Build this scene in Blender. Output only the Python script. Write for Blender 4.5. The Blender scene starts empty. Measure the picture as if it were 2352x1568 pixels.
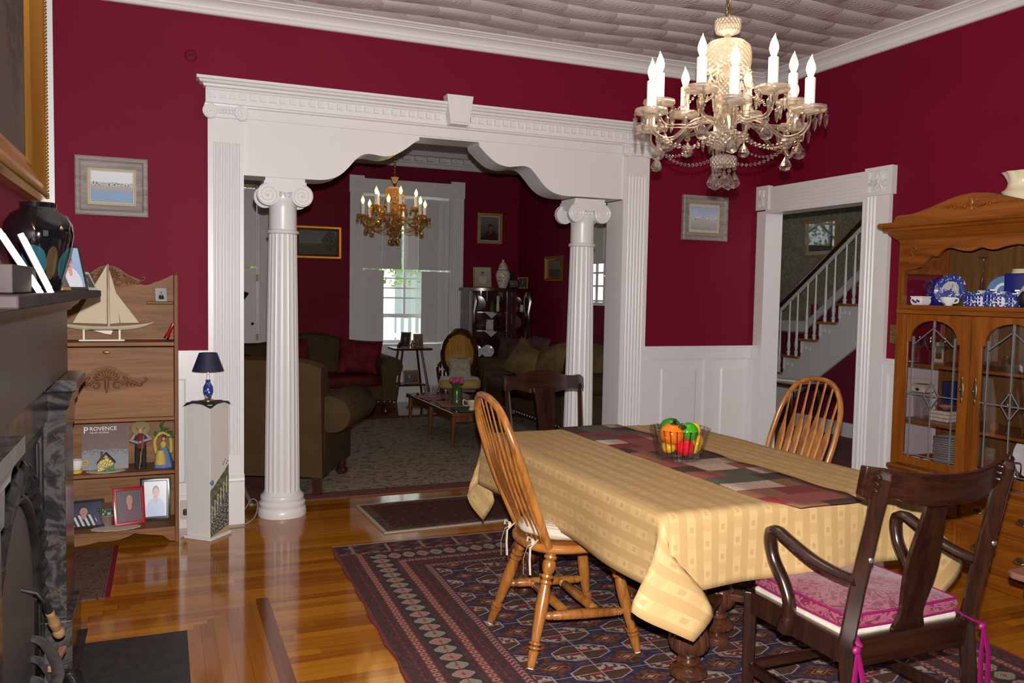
import bpy, bmesh, math, random
from math import sin, cos, pi, sqrt, radians, atan2, floor, exp
from mathutils import Matrix, Vector
random.seed(7)
SC = bpy.context.scene
COL = SC.collection
# ------------------------------------------------------------------ camera
cd = bpy.data.cameras.new('camera'); cam = bpy.data.objects.new('camera', cd); COL.objects.link(cam)
cd.sensor_width = 36.0; cd.sensor_fit = 'HORIZONTAL'; cd.lens = 1920.47 / 2352 * 36; cd.clip_start = .05; cd.clip_end = 200
CAM = Vector((-4.3402, -5.3683, 1.45))
_y, _p, _r = 0.39607, -0.057617, 0.018127
_f = Vector((sin(_y)*cos(_p), cos(_y)*cos(_p), sin(_p))); _x = Vector((cos(_y), -sin(_y), 0)); _u = _x.cross(_f)
_x2 = _x*cos(_r) + _u*sin(_r); _u2 = _u*cos(_r) - _x*sin(_r)
CM = Matrix((( _x2.x, _u2.x, -_f.x, CAM.x), (_x2.y, _u2.y, -_f.y, CAM.y), (_x2.z, _u2.z, -_f.z, CAM.z), (0, 0, 0, 1)))
cam.matrix_world = CM
SC.camera = cam
# ------------------------------------------------------------------ world, light, exposure
SC.view_settings.view_transform = 'Standard'; SC.view_settings.look = 'None'
SC.view_settings.gamma = 1; SC.view_settings.use_curve_mapping = False; SC.view_settings.exposure = 0.0
w = bpy.data.worlds.new('daylight'); SC.world = w; w.use_nodes = True
w.node_tree.nodes['Background'].inputs[0].default_value = (.86, .95, 1, 1)
w.node_tree.nodes['Background'].inputs[1].default_value = 3.0
cy = SC.cycles
cy.use_denoising = True; cy.max_bounces = 10; cy.diffuse_bounces = 4; cy.glossy_bounces = 4; cy.transmission_bounces = 10
cy.transparent_max_bounces = 16; cy.sample_clamp_indirect = 4; cy.caustics_reflective = False; cy.caustics_refractive = False
def lamp(name, kind, loc, power, color=(1, 1, 1), size=.05, look=None, **kw):
    l = bpy.data.lights.new(name, kind); l.energy = power; l.color = color
    if kind == 'AREA': l.size = size
    else: l.shadow_soft_size = size
    for k, v in kw.items(): setattr(l, k, v)
    o = bpy.data.objects.new(name, l); COL.objects.link(o); o.location = loc
    if look is not None: o.rotation_euler = (Vector(look) - Vector(loc)).to_track_quat('-Z', 'Y').to_euler()
    return o
# the small pop-up flash of the photographer's camera: it throws the hard shadows seen just below and beside things
FL = CAM + _u2*.094 + _x2*.008
lamp('camera_flash', 'SPOT', FL, 760, (1, .965, .95), .012, FL + _f, spot_size=radians(100), spot_blend=.6)
# added soft fill from behind the photographer
lamp('rear_fill', 'AREA', (-2.4, -6.45, 1.9), 8, (.95, .97, 1), 1.5, (-2.4, 0, 1.2), shape='RECTANGLE', size_y=1.3)
# added fill to brighten the stair hall from an unseen end; no window there
lamp('hall_fill', 'AREA', (1.3, -3.1, 2.0), 26, (1, .97, .92), .9, (2.4, 3.0, 1.2), shape='RECTANGLE', size_y=1.8)
# ------------------------------------------------------------------ helpers
def hx(h, k=1.0):
    h = h.lstrip('#'); r = []
    for i in (0, 2, 4):
        c = int(h[i:i+2], 16)/255; r.append((c/12.92 if c <= .04045 else ((c+.055)/1.055)**2.4)*k)
    return tuple(r) + (1.0,)
def col(c): return hx(c) if isinstance(c, str) else (tuple(c) + (1.0,) if len(c) == 3 else tuple(c))
class G:
    """a small node-graph writer"""
    def __init__(s, name, **kw):
        s.m = bpy.data.materials.new(name); s.m.use_nodes = True; s.t = s.m.node_tree
        s.b = s.t.nodes['Principled BSDF']; s.o = s.t.nodes['Material Output']
        for k, v in kw.items(): s.bs(k, v)
    def set(s, inp, v):
        if hasattr(v, 'is_output'): s.t.links.new(v, inp)
        elif isinstance(v, str): inp.default_value = hx(v)
        elif isinstance(v, tuple) and len(v) == 3 and inp.type == 'RGBA': inp.default_value = v + (1,)
        else: inp.default_value = v
    def bs(s, k, v):
        s.set(s.b.inputs[{'color': 'Base Color', 'rough': 'Roughness', 'metal': 'Metallic', 'spec': 'Specular IOR Level', 'coat': 'Coat Weight',
            'coatr': 'Coat Roughness', 'trans': 'Transmission Weight', 'ior': 'IOR', 'emc': 'Emission Color', 'ems': 'Emission Strength', 'alpha': 'Alpha',
            'normal': 'Normal', 'sheen': 'Sheen Weight', 'sss': 'Subsurface Weight'}[k]], v)
    def n(s, typ, _at=None, **ins):
        nd = s.t.nodes.new('ShaderNode' + typ)
        for k, v in (_at or {}).items(): setattr(nd, k, v)
        for k, v in ins.items(): s.set(nd.inputs[k.replace('_', ' ')], v)
        return nd
    def m_(s, op, a, b=0.0, c=0.0):
        nd = s.t.nodes.new('ShaderNodeMath'); nd.operation = op
        s.set(nd.inputs[0], a); s.set(nd.inputs[1], b); s.set(nd.inputs[2], c)
        return nd.outputs[0]
    def add(s, a, b): return s.m_('ADD', a, b)
    def sub(s, a, b): return s.m_('SUBTRACT', a, b)
    def mul(s, a, b): return s.m_('MULTIPLY', a, b)
    def div(s, a, b): return s.m_('DIVIDE', a, b)
    def lt(s, a, b): return s.m_('LESS_THAN', a, b)
    def gt(s, a, b): return s.m_('GREATER_THAN', a, b)
    def mn(s, a, b): return s.m_('MINIMUM', a, b)
    def mx(s, a, b): return s.m_('MAXIMUM', a, b)
    def ab(s, a): return s.m_('ABSOLUTE', a)
    def fl(s, a): return s.m_('FLOOR', a)
    def fr(s, a): return s.m_('FRACT', a)
    def band(s, a, lo, hi): return s.mul(s.gt(a, lo), s.lt(a, hi))
    def co(s, kind='Object'):
        return s.n('TexCoord').outputs[kind]
    def xyz(s, kind='Object'):
        o = s.n('SeparateXYZ', Vector=s.co(kind)).outputs; return o[0], o[1], o[2]
    def vec(s, x, y, z=0.0):
        nd = s.t.nodes.new('ShaderNodeCombineXYZ')
        for i, v in enumerate((x, y, z)): s.set(nd.inputs[i], v)
        return nd.outputs[0]
    def scale(s, v, sc, rot=(0, 0, 0), loc=(0, 0, 0)):
        return s.n('Mapping', Vector=v, Scale=sc, Rotation=rot, Location=loc).outputs[0]
    def noise(s, v, sc=5., det=3., rough=.5, dist=0.):
        nd = s.n('TexNoise', Scale=sc, Detail=det, Roughness=rough, Distortion=dist)
        s.set(nd.inputs['Vector'], v); return nd.outputs['Fac']
    def white(s, v):
        nd = s.n('TexWhiteNoise'); s.set(nd.inputs['Vector'], v); return nd.outputs['Value']
    def voro(s, v, sc=5., feat='F1'):
        nd = s.n('TexVoronoi', {'feature': feat}, Scale=sc); s.set(nd.inputs['Vector'], v); return nd.outputs['Distance']
    def mix(s, f, a, b, mode='MIX'):
        nd = s.t.nodes.new('ShaderNodeMix'); nd.data_type = 'RGBA'; nd.blend_type = mode
        s.set(nd.inputs[0], f); s.set(nd.inputs[6], a); s.set(nd.inputs[7], b); return nd.outputs[2]
    def ramp(s, f, stops, interp='LINEAR'):
        nd = s.t.nodes.new('ShaderNodeValToRGB'); nd.color_ramp.interpolation = interp; e = nd.color_ramp.elements
        while len(e) < len(stops): e.new(.5)
        for i, (p, c) in enumerate(stops): e[i].position = p; e[i].color = col(c)
        s.set(nd.inputs[0], f); return nd.outputs[0]
    def bump(s, h, strength=.5, dist=.01):
        nd = s.n('Bump', Strength=strength, Distance=dist); s.set(nd.inputs['Height'], h); s.bs('normal', nd.outputs[0])
MT = {}
def M(name): return MT[name]
def plain(name, c, rough=.5, **kw):
    g = G(name, color=col(c), rough=rough, **kw); MT[name] = g.m; return g
def noisy(name, c1, c2, sc=8., rough=.5, lo=.35, hi=.65, det=4., bump=0., **kw):
    g = G(name, rough=rough, **kw); f = g.noise(g.co(), sc, det)
    g.bs('color', g.ramp(f, [(lo, c1), (hi, c2)]))
    if bump: g.bump(g.noise(g.co(), sc*12, 2), bump, .003)
    MT[name] = g.m; return g
def wood(name, dark, light, axis=2, sc=1., rough=.35, coat=.3, grain=1.):
    g = G(name, rough=rough, coat=coat, coatr=.2)
    s3 = [14*sc]*3; s3[axis] = 1.1*sc
    v = g.scale(g.co(), tuple(s3)); f = g.noise(v, 1.6, 5, .6, .9*grain)
    s4 = [90*sc]*3; s4[axis] = 3*sc
    f2 = g.noise(g.scale(g.co(), tuple(s4)), 1.5, 3, .6)
    f = g.add(g.mul(f, .72), g.mul(f2, .28))
    g.bs('color', g.ramp(f, [(.36, dark), (.62, light)])); MT[name] = g.m; return g
class MB:
    """collects shapes that become ONE mesh object"""
    def __init__(s): s.v = []; s.f = []; s.mi = []; s.uv = None; s.X = None; s.cm = 0
    def put(s, vs, fs):
        b = len(s.v)
        if s.X is not None: vs = [tuple(s.X @ Vector(p)) for p in vs]
        s.v += [tuple(p) for p in vs]; s.f += [tuple(i+b for i in f) for f in fs]; s.mi += [s.cm]*len(fs); return s
    def box(s, x0, x1, y0, y1, z0, z1):
        # no two boxes of one mesh may share a plane: grow each by its own hair's breadth
        s.nb = getattr(s, 'nb', -1)+1; e = (s.nb % 9)*6e-5; x0, x1, y0, y1, z0, z1 = min(x0, x1)-e, max(x0, x1)+e, min(y0, y1)-e, max(y0, y1)+e, min(z0, z1)-e, max(z0, z1)+e
        return s.put([(x0,y0,z0),(x1,y0,z0),(x1,y1,z0),(x0,y1,z0),(x0,y0,z1),(x1,y0,z1),(x1,y1,z1),(x0,y1,z1)],
            [(3,2,1,0),(4,5,6,7),(0,1,5,4),(1,2,6,5),(2,3,7,6),(3,0,4,7)])
    def cbox(s, c, sz): return s.box(c[0]-sz[0]/2, c[0]+sz[0]/2, c[1]-sz[1]/2, c[1]+sz[1]/2, c[2]-sz[2]/2, c[2]+sz[2]/2)
    def bar(s, a, b, w, h, up=(0, 0, 1)):
        """rectangular bar from a to b"""
        a = Vector(a); b = Vector(b); d = (b-a).normalized(); u = Vector(up); x = d.cross(u)
        if x.length < 1e-4: x = d.cross(Vector((0, 1, 0)))
        x.normalize(); u = x.cross(d); v = []
        for p in (a, b):
            for i, j in ((-1,-1),(1,-1),(1,1),(-1,1)): v.append(p + x*(i*w/2) + u*(j*h/2))
        return s.put(v, [(0,1,2,3),(7,6,5,4),(0,4,5,1),(1,5,6,2),(2,6,7,3),(3,7,4,0)])
    def grid(s, rows, cu=False, cv=False):
        """rows: list of rings; cu closes along a row, cv closes rows"""
        n = len(rows[0]); m = len(rows); fs = []
        for i in range(m if cv else m-1):
            for j in range(n if cu else n-1):
                a = i*n+j; b = i*n+(j+1) % n; i2 = (i+1) % m; fs.append((a, b, i2*n+(j+1) % n, i2*n+j))
        return s.put([p for r in rows for p in r], fs)
    def lathe(s, prof, seg=24, at=(0, 0, 0), k=None, capb=True, capt=True):
        rows = []
        for r, z in prof:
            rows.append([(at[0]+r*(k(j/seg, z) if k else 1)*cos(2*pi*j/seg), at[1]+r*(k(j/seg, z) if k else 1)*sin(2*pi*j/seg), at[2]+z) for j in range(seg)])
        b = len(s.v); s.grid(rows, cu=True); n = len(rows)
        if capb and prof[0][0] > 1e-5: s.f.append(tuple(b+j for j in range(seg))[::-1]); s.mi.append(s.cm)
        if capt and prof[-1][0] > 1e-5: s.f.append(tuple(b+(n-1)*seg+j for j in range(seg))); s.mi.append(s.cm)
        return s
    def tube(s, pts, r, seg=8, closed=False, flat=1.0, up=None):
        pts = [Vector(p) for p in pts]; n = len(pts); rr = r if isinstance(r, (list, tuple)) else [r]*n; rows = []; ux = None
        for i, p in enumerate(pts):
            if closed: d = pts[(i+1) % n]-pts[i-1]
            else: d = pts[min(i+1, n-1)]-pts[max(i-1, 0)]
            d = d.normalized() if d.length > 1e-9 else Vector((0, 0, 1))
            if up is not None: ux = d.cross(Vector(up))
            elif ux is None: ux = d.cross(Vector((0, 0, 1)) if abs(d.z) < .9 else Vector((1, 0, 0)))
            else: ux = ux - d*ux.dot(d)
            ux.normalize(); uy = d.cross(ux)
            rows.append([p + ux*(cos(2*pi*j/seg)*rr[i]) + uy*(sin(2*pi*j/seg)*rr[i]*flat) for j in range(seg)])
        b = len(s.v); s.grid(rows, cu=True, cv=closed)
        if not closed:
            s.f += [tuple(b+j for j in range(seg))[::-1], tuple(b+(n-1)*seg+j for j in range(seg))]; s.mi += [s.cm]*2
        return s
    def prism(s, poly, fn0, fn1):
        """2D polygon lifted by fn0 and fn1 (each (a,b)->xyz)"""
        n = len(poly); v = [fn0(*p) for p in poly] + [fn1(*p) for p in poly]
        return s.put(v, [tuple(range(n))[::-1], tuple(range(n, 2*n))] + [(i, (i+1) % n, n+(i+1) % n, n+i) for i in range(n)])
    def xz(s, poly, y0, y1): return s.prism(poly, lambda a, b: (a, y0, b), lambda a, b: (a, y1, b))
    def xy(s, poly, z0, z1): return s.prism(poly, lambda a, b: (a, b, z0), lambda a, b: (a, b, z1))
    def yz(s, poly, x0, x1): return s.prism(poly, lambda a, b: (x0, a, b), lambda a, b: (x1, a, b))
    def ball(s, c, r, seg=16, rings=10, fn=None):
        r = (r, r, r) if not isinstance(r, (tuple, list)) else r; rows = []
        for i in range(rings+1):
            t = -pi/2 + pi*i/rings; rows.append([])
            for j in range(seg):
                a = 2*pi*j/seg; q = (cos(t)*cos(a), cos(t)*sin(a), sin(t)); k = fn(*q) if fn else 1
                rows[-1].append((c[0]+q[0]*r[0]*k, c[1]+q[1]*r[1]*k, c[2]+q[2]*r[2]*k))
        return s.grid(rows, cu=True)
    def sweep(s, prof, path, nrm):
        """profile (out, up) carried along a list of points; nrm: outward vector at each point"""
        rows = []
        for p, nv in zip(path, nrm): rows.append([(p[0]+nv[0]*a, p[1]+nv[1]*a, p[2]+b) for a, b in prof])
        n = len(prof); b0 = len(s.v); s.grid(rows, cu=True)
        s.f += [tuple(b0+j for j in range(n)), tuple(b0+(len(path)-1)*n+j for j in range(n))[::-1]]; s.mi += [s.cm]*2
        return s
    def make(s, name, mat, parent=None, loc=None, rz=0., bevel=0., smooth=38, sub=0, rot=None):
        me = bpy.data.meshes.new(name); me.from_pydata(s.v, [], s.f)
        for mm in (mat if isinstance(mat, (list, tuple)) else [mat]): me.materials.append(MT[mm])
        bm = bmesh.new(); bm.from_mesh(me); bmesh.ops.remove_doubles(bm, verts=bm.verts, dist=2e-6)
        bmesh.ops.recalc_face_normals(bm, faces=bm.faces); bm.to_mesh(me); bm.free()
        if isinstance(mat, (list, tuple)) and len(me.polygons) == len(s.mi):
            me.polygons.foreach_set('material_index', s.mi)
        if smooth:
            me.polygons.foreach_set('use_smooth', [True]*len(me.polygons)); me.set_sharp_from_angle(angle=radians(smooth))
        o = bpy.data.objects.new(name, me); COL.objects.link(o)
        if loc is not None: o.location = loc
        if rz: o.rotation_euler = (0, 0, rz)
        if rot: o.rotation_euler = rot
        if parent is not None: o.parent = parent
        if bevel:
            b = o.modifiers.new('bevel', 'BEVEL'); b.width = bevel; b.segments = 2; b.limit_method = 'ANGLE'; b.angle_limit = radians(40)
        if sub:
            b = o.modifiers.new('subsurf', 'SUBSURF'); b.levels = sub; b.render_levels = sub
        return o
def tag(o, label, cat, group=None, kind=None):
    o['label'] = label; o['category'] = cat
    if group: o['group'] = group
    if kind: o['kind'] = kind
    return o
def thing(name, label, cat, loc=(0, 0, 0), rz=0., group=None, rot=None):
    o = bpy.data.objects.new(name, None); COL.objects.link(o); o.location = loc; o.rotation_euler = rot or (0, 0, rz)
    o.empty_display_size = .05
    return tag(o, label, cat, group)
def struct(o, label=None, cat=None):
    o['kind'] = 'structure'
    if label: o['label'] = label
    if cat: o['category'] = cat
    return o
def dup(root, loc, rz=None, label=None, group=None):
    def cp(o, par):
        c = o.copy(); COL.objects.link(c)
        if par is not None: c.parent = par
        for ch in [k for k in bpy.data.objects if k.parent == o]: cp(ch, c)
        return c
    r = cp(root, None); r.location = loc
    if rz is not None: r.rotation_euler = (0, 0, rz)
    if label: r['label'] = label
    if group: r['group'] = group
    return r
def spline(pts, n=8, closed=False):
    """Catmull-Rom through pts"""
    P = [Vector(p) for p in pts]; out = []; m = len(P)
    for i in range(m if closed else m-1):
        if closed: a, b, c, d = P[(i-1) % m], P[i], P[(i+1) % m], P[(i+2) % m]
        else: a, b, c, d = P[max(i-1, 0)], P[i], P[i+1], P[min(i+2, m-1)]
        for k in range(n):
            t = k/n; out.append(.5*((2*b) + (c-a)*t + (2*a-5*b+4*c-d)*t*t + (3*b-a-3*c+d)*t**3))
    if not closed: out.append(P[-1])
    return out
def turned(L, beads, r0, seg=14):
    """profile of a turned leg: list of (r,z) from height fractions"""
    return [(r0*r, L*z) for r, z in beads]
def rotM(to, at=(0, 0, 0)):
    """matrix taking +Z to direction to, then moving to at"""
    return Matrix.Translation(at) @ Vector((0, 0, 1)).rotation_difference(Vector(to)).to_matrix().to_4x4()
def text(body, size, name, mat, parent, loc, rot, extrude=.0006, align='LEFT', shear=0):
    cu = bpy.data.curves.new(name, 'FONT'); cu.body = body; cu.size = size; cu.extrude = extrude; cu.align_x = align; cu.resolution_u = 3
    t = bpy.data.objects.new(name, cu); me = bpy.data.meshes.new_from_object(t); bpy.data.objects.remove(t); bpy.data.curves.remove(cu)
    me.materials.append(MT[mat]); o = bpy.data.objects.new(name, me); COL.objects.link(o); o.parent = parent; o.location = loc; o.rotation_euler = rot
    return o
# ------------------------------------------------------------------ materials
def thin(g, nrm=None, f0=.05, k=.8):
    # reflectance of a thin sheet of glass, the same from both sides
    lw = g.n('LayerWeight', None, Blend=.5)
    if nrm is not None: g.set(lw.inputs['Normal'], nrm)
    return g.add(g.mul(g.m_('POWER', lw.outputs['Facing'], 4.), k), f0)
G.thin = thin
g = plain('white_paint', (.74, .72, .72), .32); g.bump(g.noise(g.co(), 60, 2), .03, .002)
plain('cream_paint', (.72, .71, .67), .4)
g = G('red_wall', rough=.62, spec=.16); f = g.noise(g.co(), 1.3, 3); g.bs('color', g.ramp(f, [(.3, (.158, .0028, .019)), (.7, (.185, .004, .024))]))
g.bump(g.noise(g.co(), 260, 2), .12, .002); MT['red_wall'] = g.m
g = G('red_stair_wall', rough=.6); g.bs('color', (.16, .012, .028)); MT['red_stair_wall'] = g.m
# dining ceiling: hand-combed plaster laid in overlapping fans
g = G('fan_plaster', rough=.55); x, y, z = g.xyz()
y = g.add(y, g.mul(g.m_('SINE', g.mul(x, 4.1)), .03)); RW = .21; row = g.fl(g.div(y, RW)); u = g.add(g.div(x, .34), g.add(g.mul(g.m_('MODULO', row, 2.), .5), g.mul(g.white(g.vec(row, 3.)), .35)))
fv = g.fr(g.div(y, RW)); cv = g.m_('POWER', g.ab(g.sub(g.mul(fv, 2.), 1.)), 2.); fu = g.fr(g.add(u, g.mul(cv, .12))); cell = g.vec(g.fl(g.add(u, g.mul(cv, .12))), row)
arc = g.sub(1., g.mul(cv, .40)); swirl = g.m_('SINE', g.add(g.mul(g.m_('SQRT', g.add(g.mul(fu, fu), cv)), 60), g.mul(g.noise(g.co(), 6, 2), 8)))
h = g.add(g.mul(g.m_('POWER', g.sub(1., fu), .8), g.mul(arc, g.add(.65, g.mul(g.white(cell), .5)))), g.mul(swirl, .012))
g.bs('color', (.80, .755, .76)); g.bump(h, 1., .08); MT['fan_plaster'] = g.m
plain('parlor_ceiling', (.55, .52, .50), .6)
# floor: narrow varnished pine strips; beside the hearth they turn and meet in a stepped mitre
g = G('strip_floor', rough=.10, coat=0., spec=.5); x, y, z = g.xyz()
W_ = .056
stp = g.mul(g.fl(g.div(g.sub(x, -3.89), W_)), W_)
inA = g.mul(g.mul(g.lt(x, -3.89), g.gt(x, -4.27)), g.lt(y, g.add(-1.37, g.mul(g.ab(g.add(stp, W_)), -.82))))
dgl = g.add(y, g.mul(g.fl(g.div(g.sub(-4.37, x), W_)), W_*.95)); inB = g.mul(g.mul(g.lt(x, -4.37), g.gt(x, -4.70)), g.band(dgl, -1.21, -1.13))
turn = g.mx(inA, inB)
def planks(a, b, seed):
    r = g.fl(g.div(a, W_)); wn = g.white(g.vec(r, seed)); L = g.add(b, g.mul(wn, 3.1)); k = g.fl(g.div(L, 1.7))
    tone = g.white(g.vec(r, k, seed)); gap = g.lt(g.fr(g.div(a, W_)), .035)
    gr = g.noise(g.vec(g.mul(a, 60), g.mul(b, 2.2), g.mul(tone, 40)), 1.0, 4, .6, .8)
    return tone, gr, gap
t1, g1, k1 = planks(y, x, 1.); t2, g2, k2 = planks(x, y, 5.)
tone = g.n('Mix', None, Factor=turn, A=t1, B=t2).outputs[0]; gr = g.n('Mix', None, Factor=turn, A=g1, B=g2).outputs[0]; gp = g.n('Mix', None, Factor=turn, A=k1, B=k2).outputs[0]
s = g.add(g.add(g.mul(tone, .40), g.mul(gr, .45)), .06)
c = g.ramp(s, [(.12, (.12, .027, .004)), (.28, (.24, .068, .006)), (.5, (.36, .125, .009)), (.85, (.48, .19, .016))])
c = g.mix(g.mul(turn, .55), c, (.18, .046, .010)); c = g.mix(g.mul(g.band(x, -3.95, -3.89), g.mul(turn, .75)), c, (.10, .020, .008))
c = g.mix(g.mul(gp, .6), c, (.05, .012, .003)); g.bs('color', c); g.bump(g.sub(1, gp), .06, .002); MT['strip_floor'] = g.m
noisy('hall_carpet', (.10, .03, .03), (.16, .06, .055), 30, .9)
# woods
wood('oak_honey', (.20, .062, .010), (.42, .165, .034), 2, 1., .28, .45)
wood('oak_honey_y', (.22, .066, .010), (.46, .175, .030), 1, 1., .28, .45)
wood('oak_seat', (.26, .085, .014), (.44, .165, .034), 1, .7, .28, .45)
wood('hutch_oak', (.135, .034, .0022), (.275, .080, .006), 2, .8, .34, .2)
wood('hutch_oak_y', (.135, .034, .0022), (.275, .080, .006), 0, .8, .34, .2); wood('hutch_back', (.085, .034, .006), (.17, .075, .016), 2, .8, .6, 0.)
wood('desk_oak', (.150, .052, .011), (.285, .125, .036), 0, .8, .6, 0.)
wood('desk_oak_z', (.13, .040, .008), (.23, .082, .020), 2, .8, .6, 0.)
wood('desk_carving', (.115, .038, .008), (.195, .075, .020), 0, .8, .6, 0.)
wood('old_oak', (.008, .003, .002), (.030, .0095, .005), 2, 1., .24, .45)
wood('old_oak_x', (.009, .003, .002), (.034, .0105, .0055), 0, 1., .24, .45)
wood('table_walnut', (.030, .010, .004), (.11, .036, .016), 2, 1., .28, .45)
wood('mahogany', (.020, .005, .003), (.070, .018, .009), 2, 1., .25, .4)
wood('cherry', (.07, .022, .007), (.18, .066, .022), 2, 1., .25, .4)
wood('dusty_wood', (.20, .085, .062), (.34, .15, .11), 1, 1., .4, .2)
wood('grey_frame', (.17, .145, .125), (.34, .30, .265), 0, 1.2, .6, 0.)
wood('tan_wood', (.20, .11, .045), (.36, .21, .085), 0, 1., .4, .2)
# fireplace
g = G('black_marble', rough=.16, spec=.6); n1 = g.noise(g.co(), 3.5, 6, .62, 1.6); n2 = g.noise(g.co(), 9, 5, .6, 1.2)
v1 = g.m_('POWER', g.sub(1, g.mul(g.ab(g.sub(n1, .5)), 9)), 3.); v1 = g.mx(v1, 0.); v2 = g.mx(g.m_('POWER', g.sub(1, g.mul(g.ab(g.sub(n2, .5)), 14)), 3.), 0.)
c = g.mix(g.noise(g.co(), 2, 2), (.008, .008, .010), (.022, .021, .023)); c = g.mix(g.mul(v1, .28), c, (.24, .21, .19)); c = g.mix(g.mul(g.mul(v2, g.gt(n1, .52)), .35), c, (.20, .13, .07)); g.bs('color', c); MT['black_marble'] = g.m
g = G('brown_marble', rough=.3, spec=.3); n1 = g.noise(g.co(), 4, 6, .65, 1.); n2 = g.noise(g.co(), 12, 5, .6, .5)
c = g.ramp(n1, [(.3, (.010, .0065, .006)), (.55, (.024, .014, .012)), (.72, (.040, .020, .015)), (.8, (.05, .015, .013))]); c = g.mix(g.mul(g.gt(n2, .62), .4), c, (.07, .042, .026)); g.bs('color', c); MT['brown_marble'] = g.m
noisy('mantel_stone', (.018, .0125, .0125), (.036, .025, .024), 6, .5, spec=.12)
noisy('hearth_slate', (.012, .011, .013), (.024, .021, .024), 30, .5)
noisy('cast_iron', (.010, .010, .010), (.026, .025, .025), 20, .42, metal=.4)
plain('iron_panel', (.085, .08, .08), .5, metal=.2)
noisy('iron_bar', (.05, .045, .045), (.095, .085, .085), 25, .45, metal=.2)
plain('dark_gap', (.004, .004, .004), .8)
# metal, glass
plain('gold_leaf', (.62, .30, .055), .28, metal=.9)
plain('dull_gold', (.26, .14, .035), .4, metal=.7)
plain('brass', (.45, .29, .10), .3, metal=.9)
plain('antique_brass', (.16, .11, .05), .4, metal=.8)
plain('silver', (.8, .8, .8), .12, metal=1.)
plain('pewter', (.35, .34, .33), .3, metal=.8)
plain('lead_came', (.33, .35, .36), .35, metal=.6)
def glass(name, c, rough=0., ior=1.5):
    g = G(name, color=col(c), rough=rough, trans=1., ior=ior); MT[name] = g.m; return g
glass('crystal', (1, .985, .965)); glass('amber_crystal', (1, .80, .50)); glass('clear_glass', (1, 1, 1)); glass('blue_glass', (.02, .03, .55), .03)
glass('smoke_glass', (.93, .90, .88)); glass('teal_glass', (.05, .5, .45))
# frosted crystal of the cut cups, lit from within by the bulbs round it
g = G('cut_crystal', rough=.12, trans=.85, ior=1.45, color=(1, .97, .93, 1)); x, y, z = g.xyz(); a = g.m_('ARCTAN2', y, x)
h = g.add(g.m_('SINE', g.add(g.mul(a, 22), g.mul(z, 300))), g.m_('SINE', g.sub(g.mul(a, 22), g.mul(z, 300)))); g.bump(h, .5, .004); MT['cut_crystal'] = g.m
g = G('cut_amber', rough=.12, trans=.7, ior=1.45, color=(1, .74, .38, 1)); x, y, z = g.xyz(); a = g.m_('ARCTAN2', y, x)
h = g.add(g.m_('SINE', g.add(g.mul(a, 18), g.mul(z, 300))), g.m_('SINE', g.sub(g.mul(a, 18), g.mul(z, 300)))); g.bump(h, .5, .004); MT['cut_amber'] = g.m
def pane(name, tint=(1, 1, 1), k=.10):
    g = G(name); tr = g.n('BsdfTransparent', None, Color=tuple(tint)+(1.,)); gl = g.n('BsdfGlossy', None, Roughness=.02)
    mx = g.n('MixShader'); g.set(mx.inputs[0], g.thin()); g.t.links.new(tr.outputs[0], mx.inputs[1]); g.t.links.new(gl.outputs[0], mx.inputs[2])
    g.t.links.new(mx.outputs[0], g.o.inputs[0]); MT[name] = g.m
pane('window_glass'); pane('cabinet_glass', (.93, .91, .92))
def bulbmat(name, c, s):
    g = G(name, color=(.9, .8, .6, 1), rough=.3); x, y, z = g.xyz('Generated'); q = g.div(g.sub(z, .38), .24); e = g.m_('EXPONENT', g.mul(g.mul(q, q), -1.)); g.bs('emc', col(c)); g.bs('ems', g.add(1.0, g.mul(e, s))); MT[name] = g.m
bulbmat('lit_bulb', (1, .66, .24), 8); bulbmat('lit_bulb_parlor', (1, .60, .18), 13)
plain('candle_sleeve', (.85, .80, .74), .4, sss=.0)
plain('bobbin_brass', (.5, .42, .3), .25, metal=1.)
# cloth
g = G('damask_cloth', rough=.6, spec=.2); uv = g.n('SeparateXYZ', Vector=g.co('UV')).outputs; u, v = uv[0], uv[1]
P = .062; fu = g.fr(g.div(u, P)); st = g.lt(fu, .52); fv = g.fr(g.div(v, .098)); k = g.m_('MODULO', g.fl(g.add(g.div(u, P), 40.)), 2.)
sq = g.mul(g.band(fu, .14, .38), g.band(g.fr(g.add(fv, g.mul(k, .5))), .12, .30))
wk = g.lt(g.fr(g.add(fv, g.mul(k, .5))), .62)
s = g.m_('ABSOLUTE', g.sub(g.mul(st, g.add(.5, g.mul(wk, .5))), sq)); 
g.bs('color', g.mix(s, (.445, .283, .118), (.53, .36, .162))); g.bs('rough', g.sub(.62, g.mul(s, .2)))
g.bump(g.noise(g.co(), 400, 2), .06, .001); MT['damask_cloth'] = g.m
# patchwork runner
g = G('patchwork', rough=.75); x, y, z = g.xyz()
ry = g.fl(g.div(y, .105)); off = g.mul(g.white(g.vec(ry, 9.)), .14); rx = g.fl(g.div(g.add(x, off), .155)); hv = g.white(g.vec(rx, ry, 2.))
c = g.ramp(hv, [(0, (.42, .30, .23)), (.17, (.17, .012, .018)), (.33, (.19, .075, .034)), (.50, (.070, .064, .044)), (.66, (.22, .052, .038)), (.83, (.040, .014, .014))], 'CONSTANT')
vz = g.voro(g.co(), 26, 'DISTANCE_TO_EDGE'); sw = g.m_('SINE', g.mul(g.noise(g.co(), 16, 2, .5, 1.5), 40)); lines = g.mul(g.lt(g.ab(sw), .3), g.lt(g.fr(g.mul(hv, 7.3)), .55))
g.bs('color', g.mix(g.mul(lines, .55), c, (.075, .035, .025))); MT['patchwork'] = g.m
plain('runner_back', (.10, .085, .06), .8)
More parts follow.
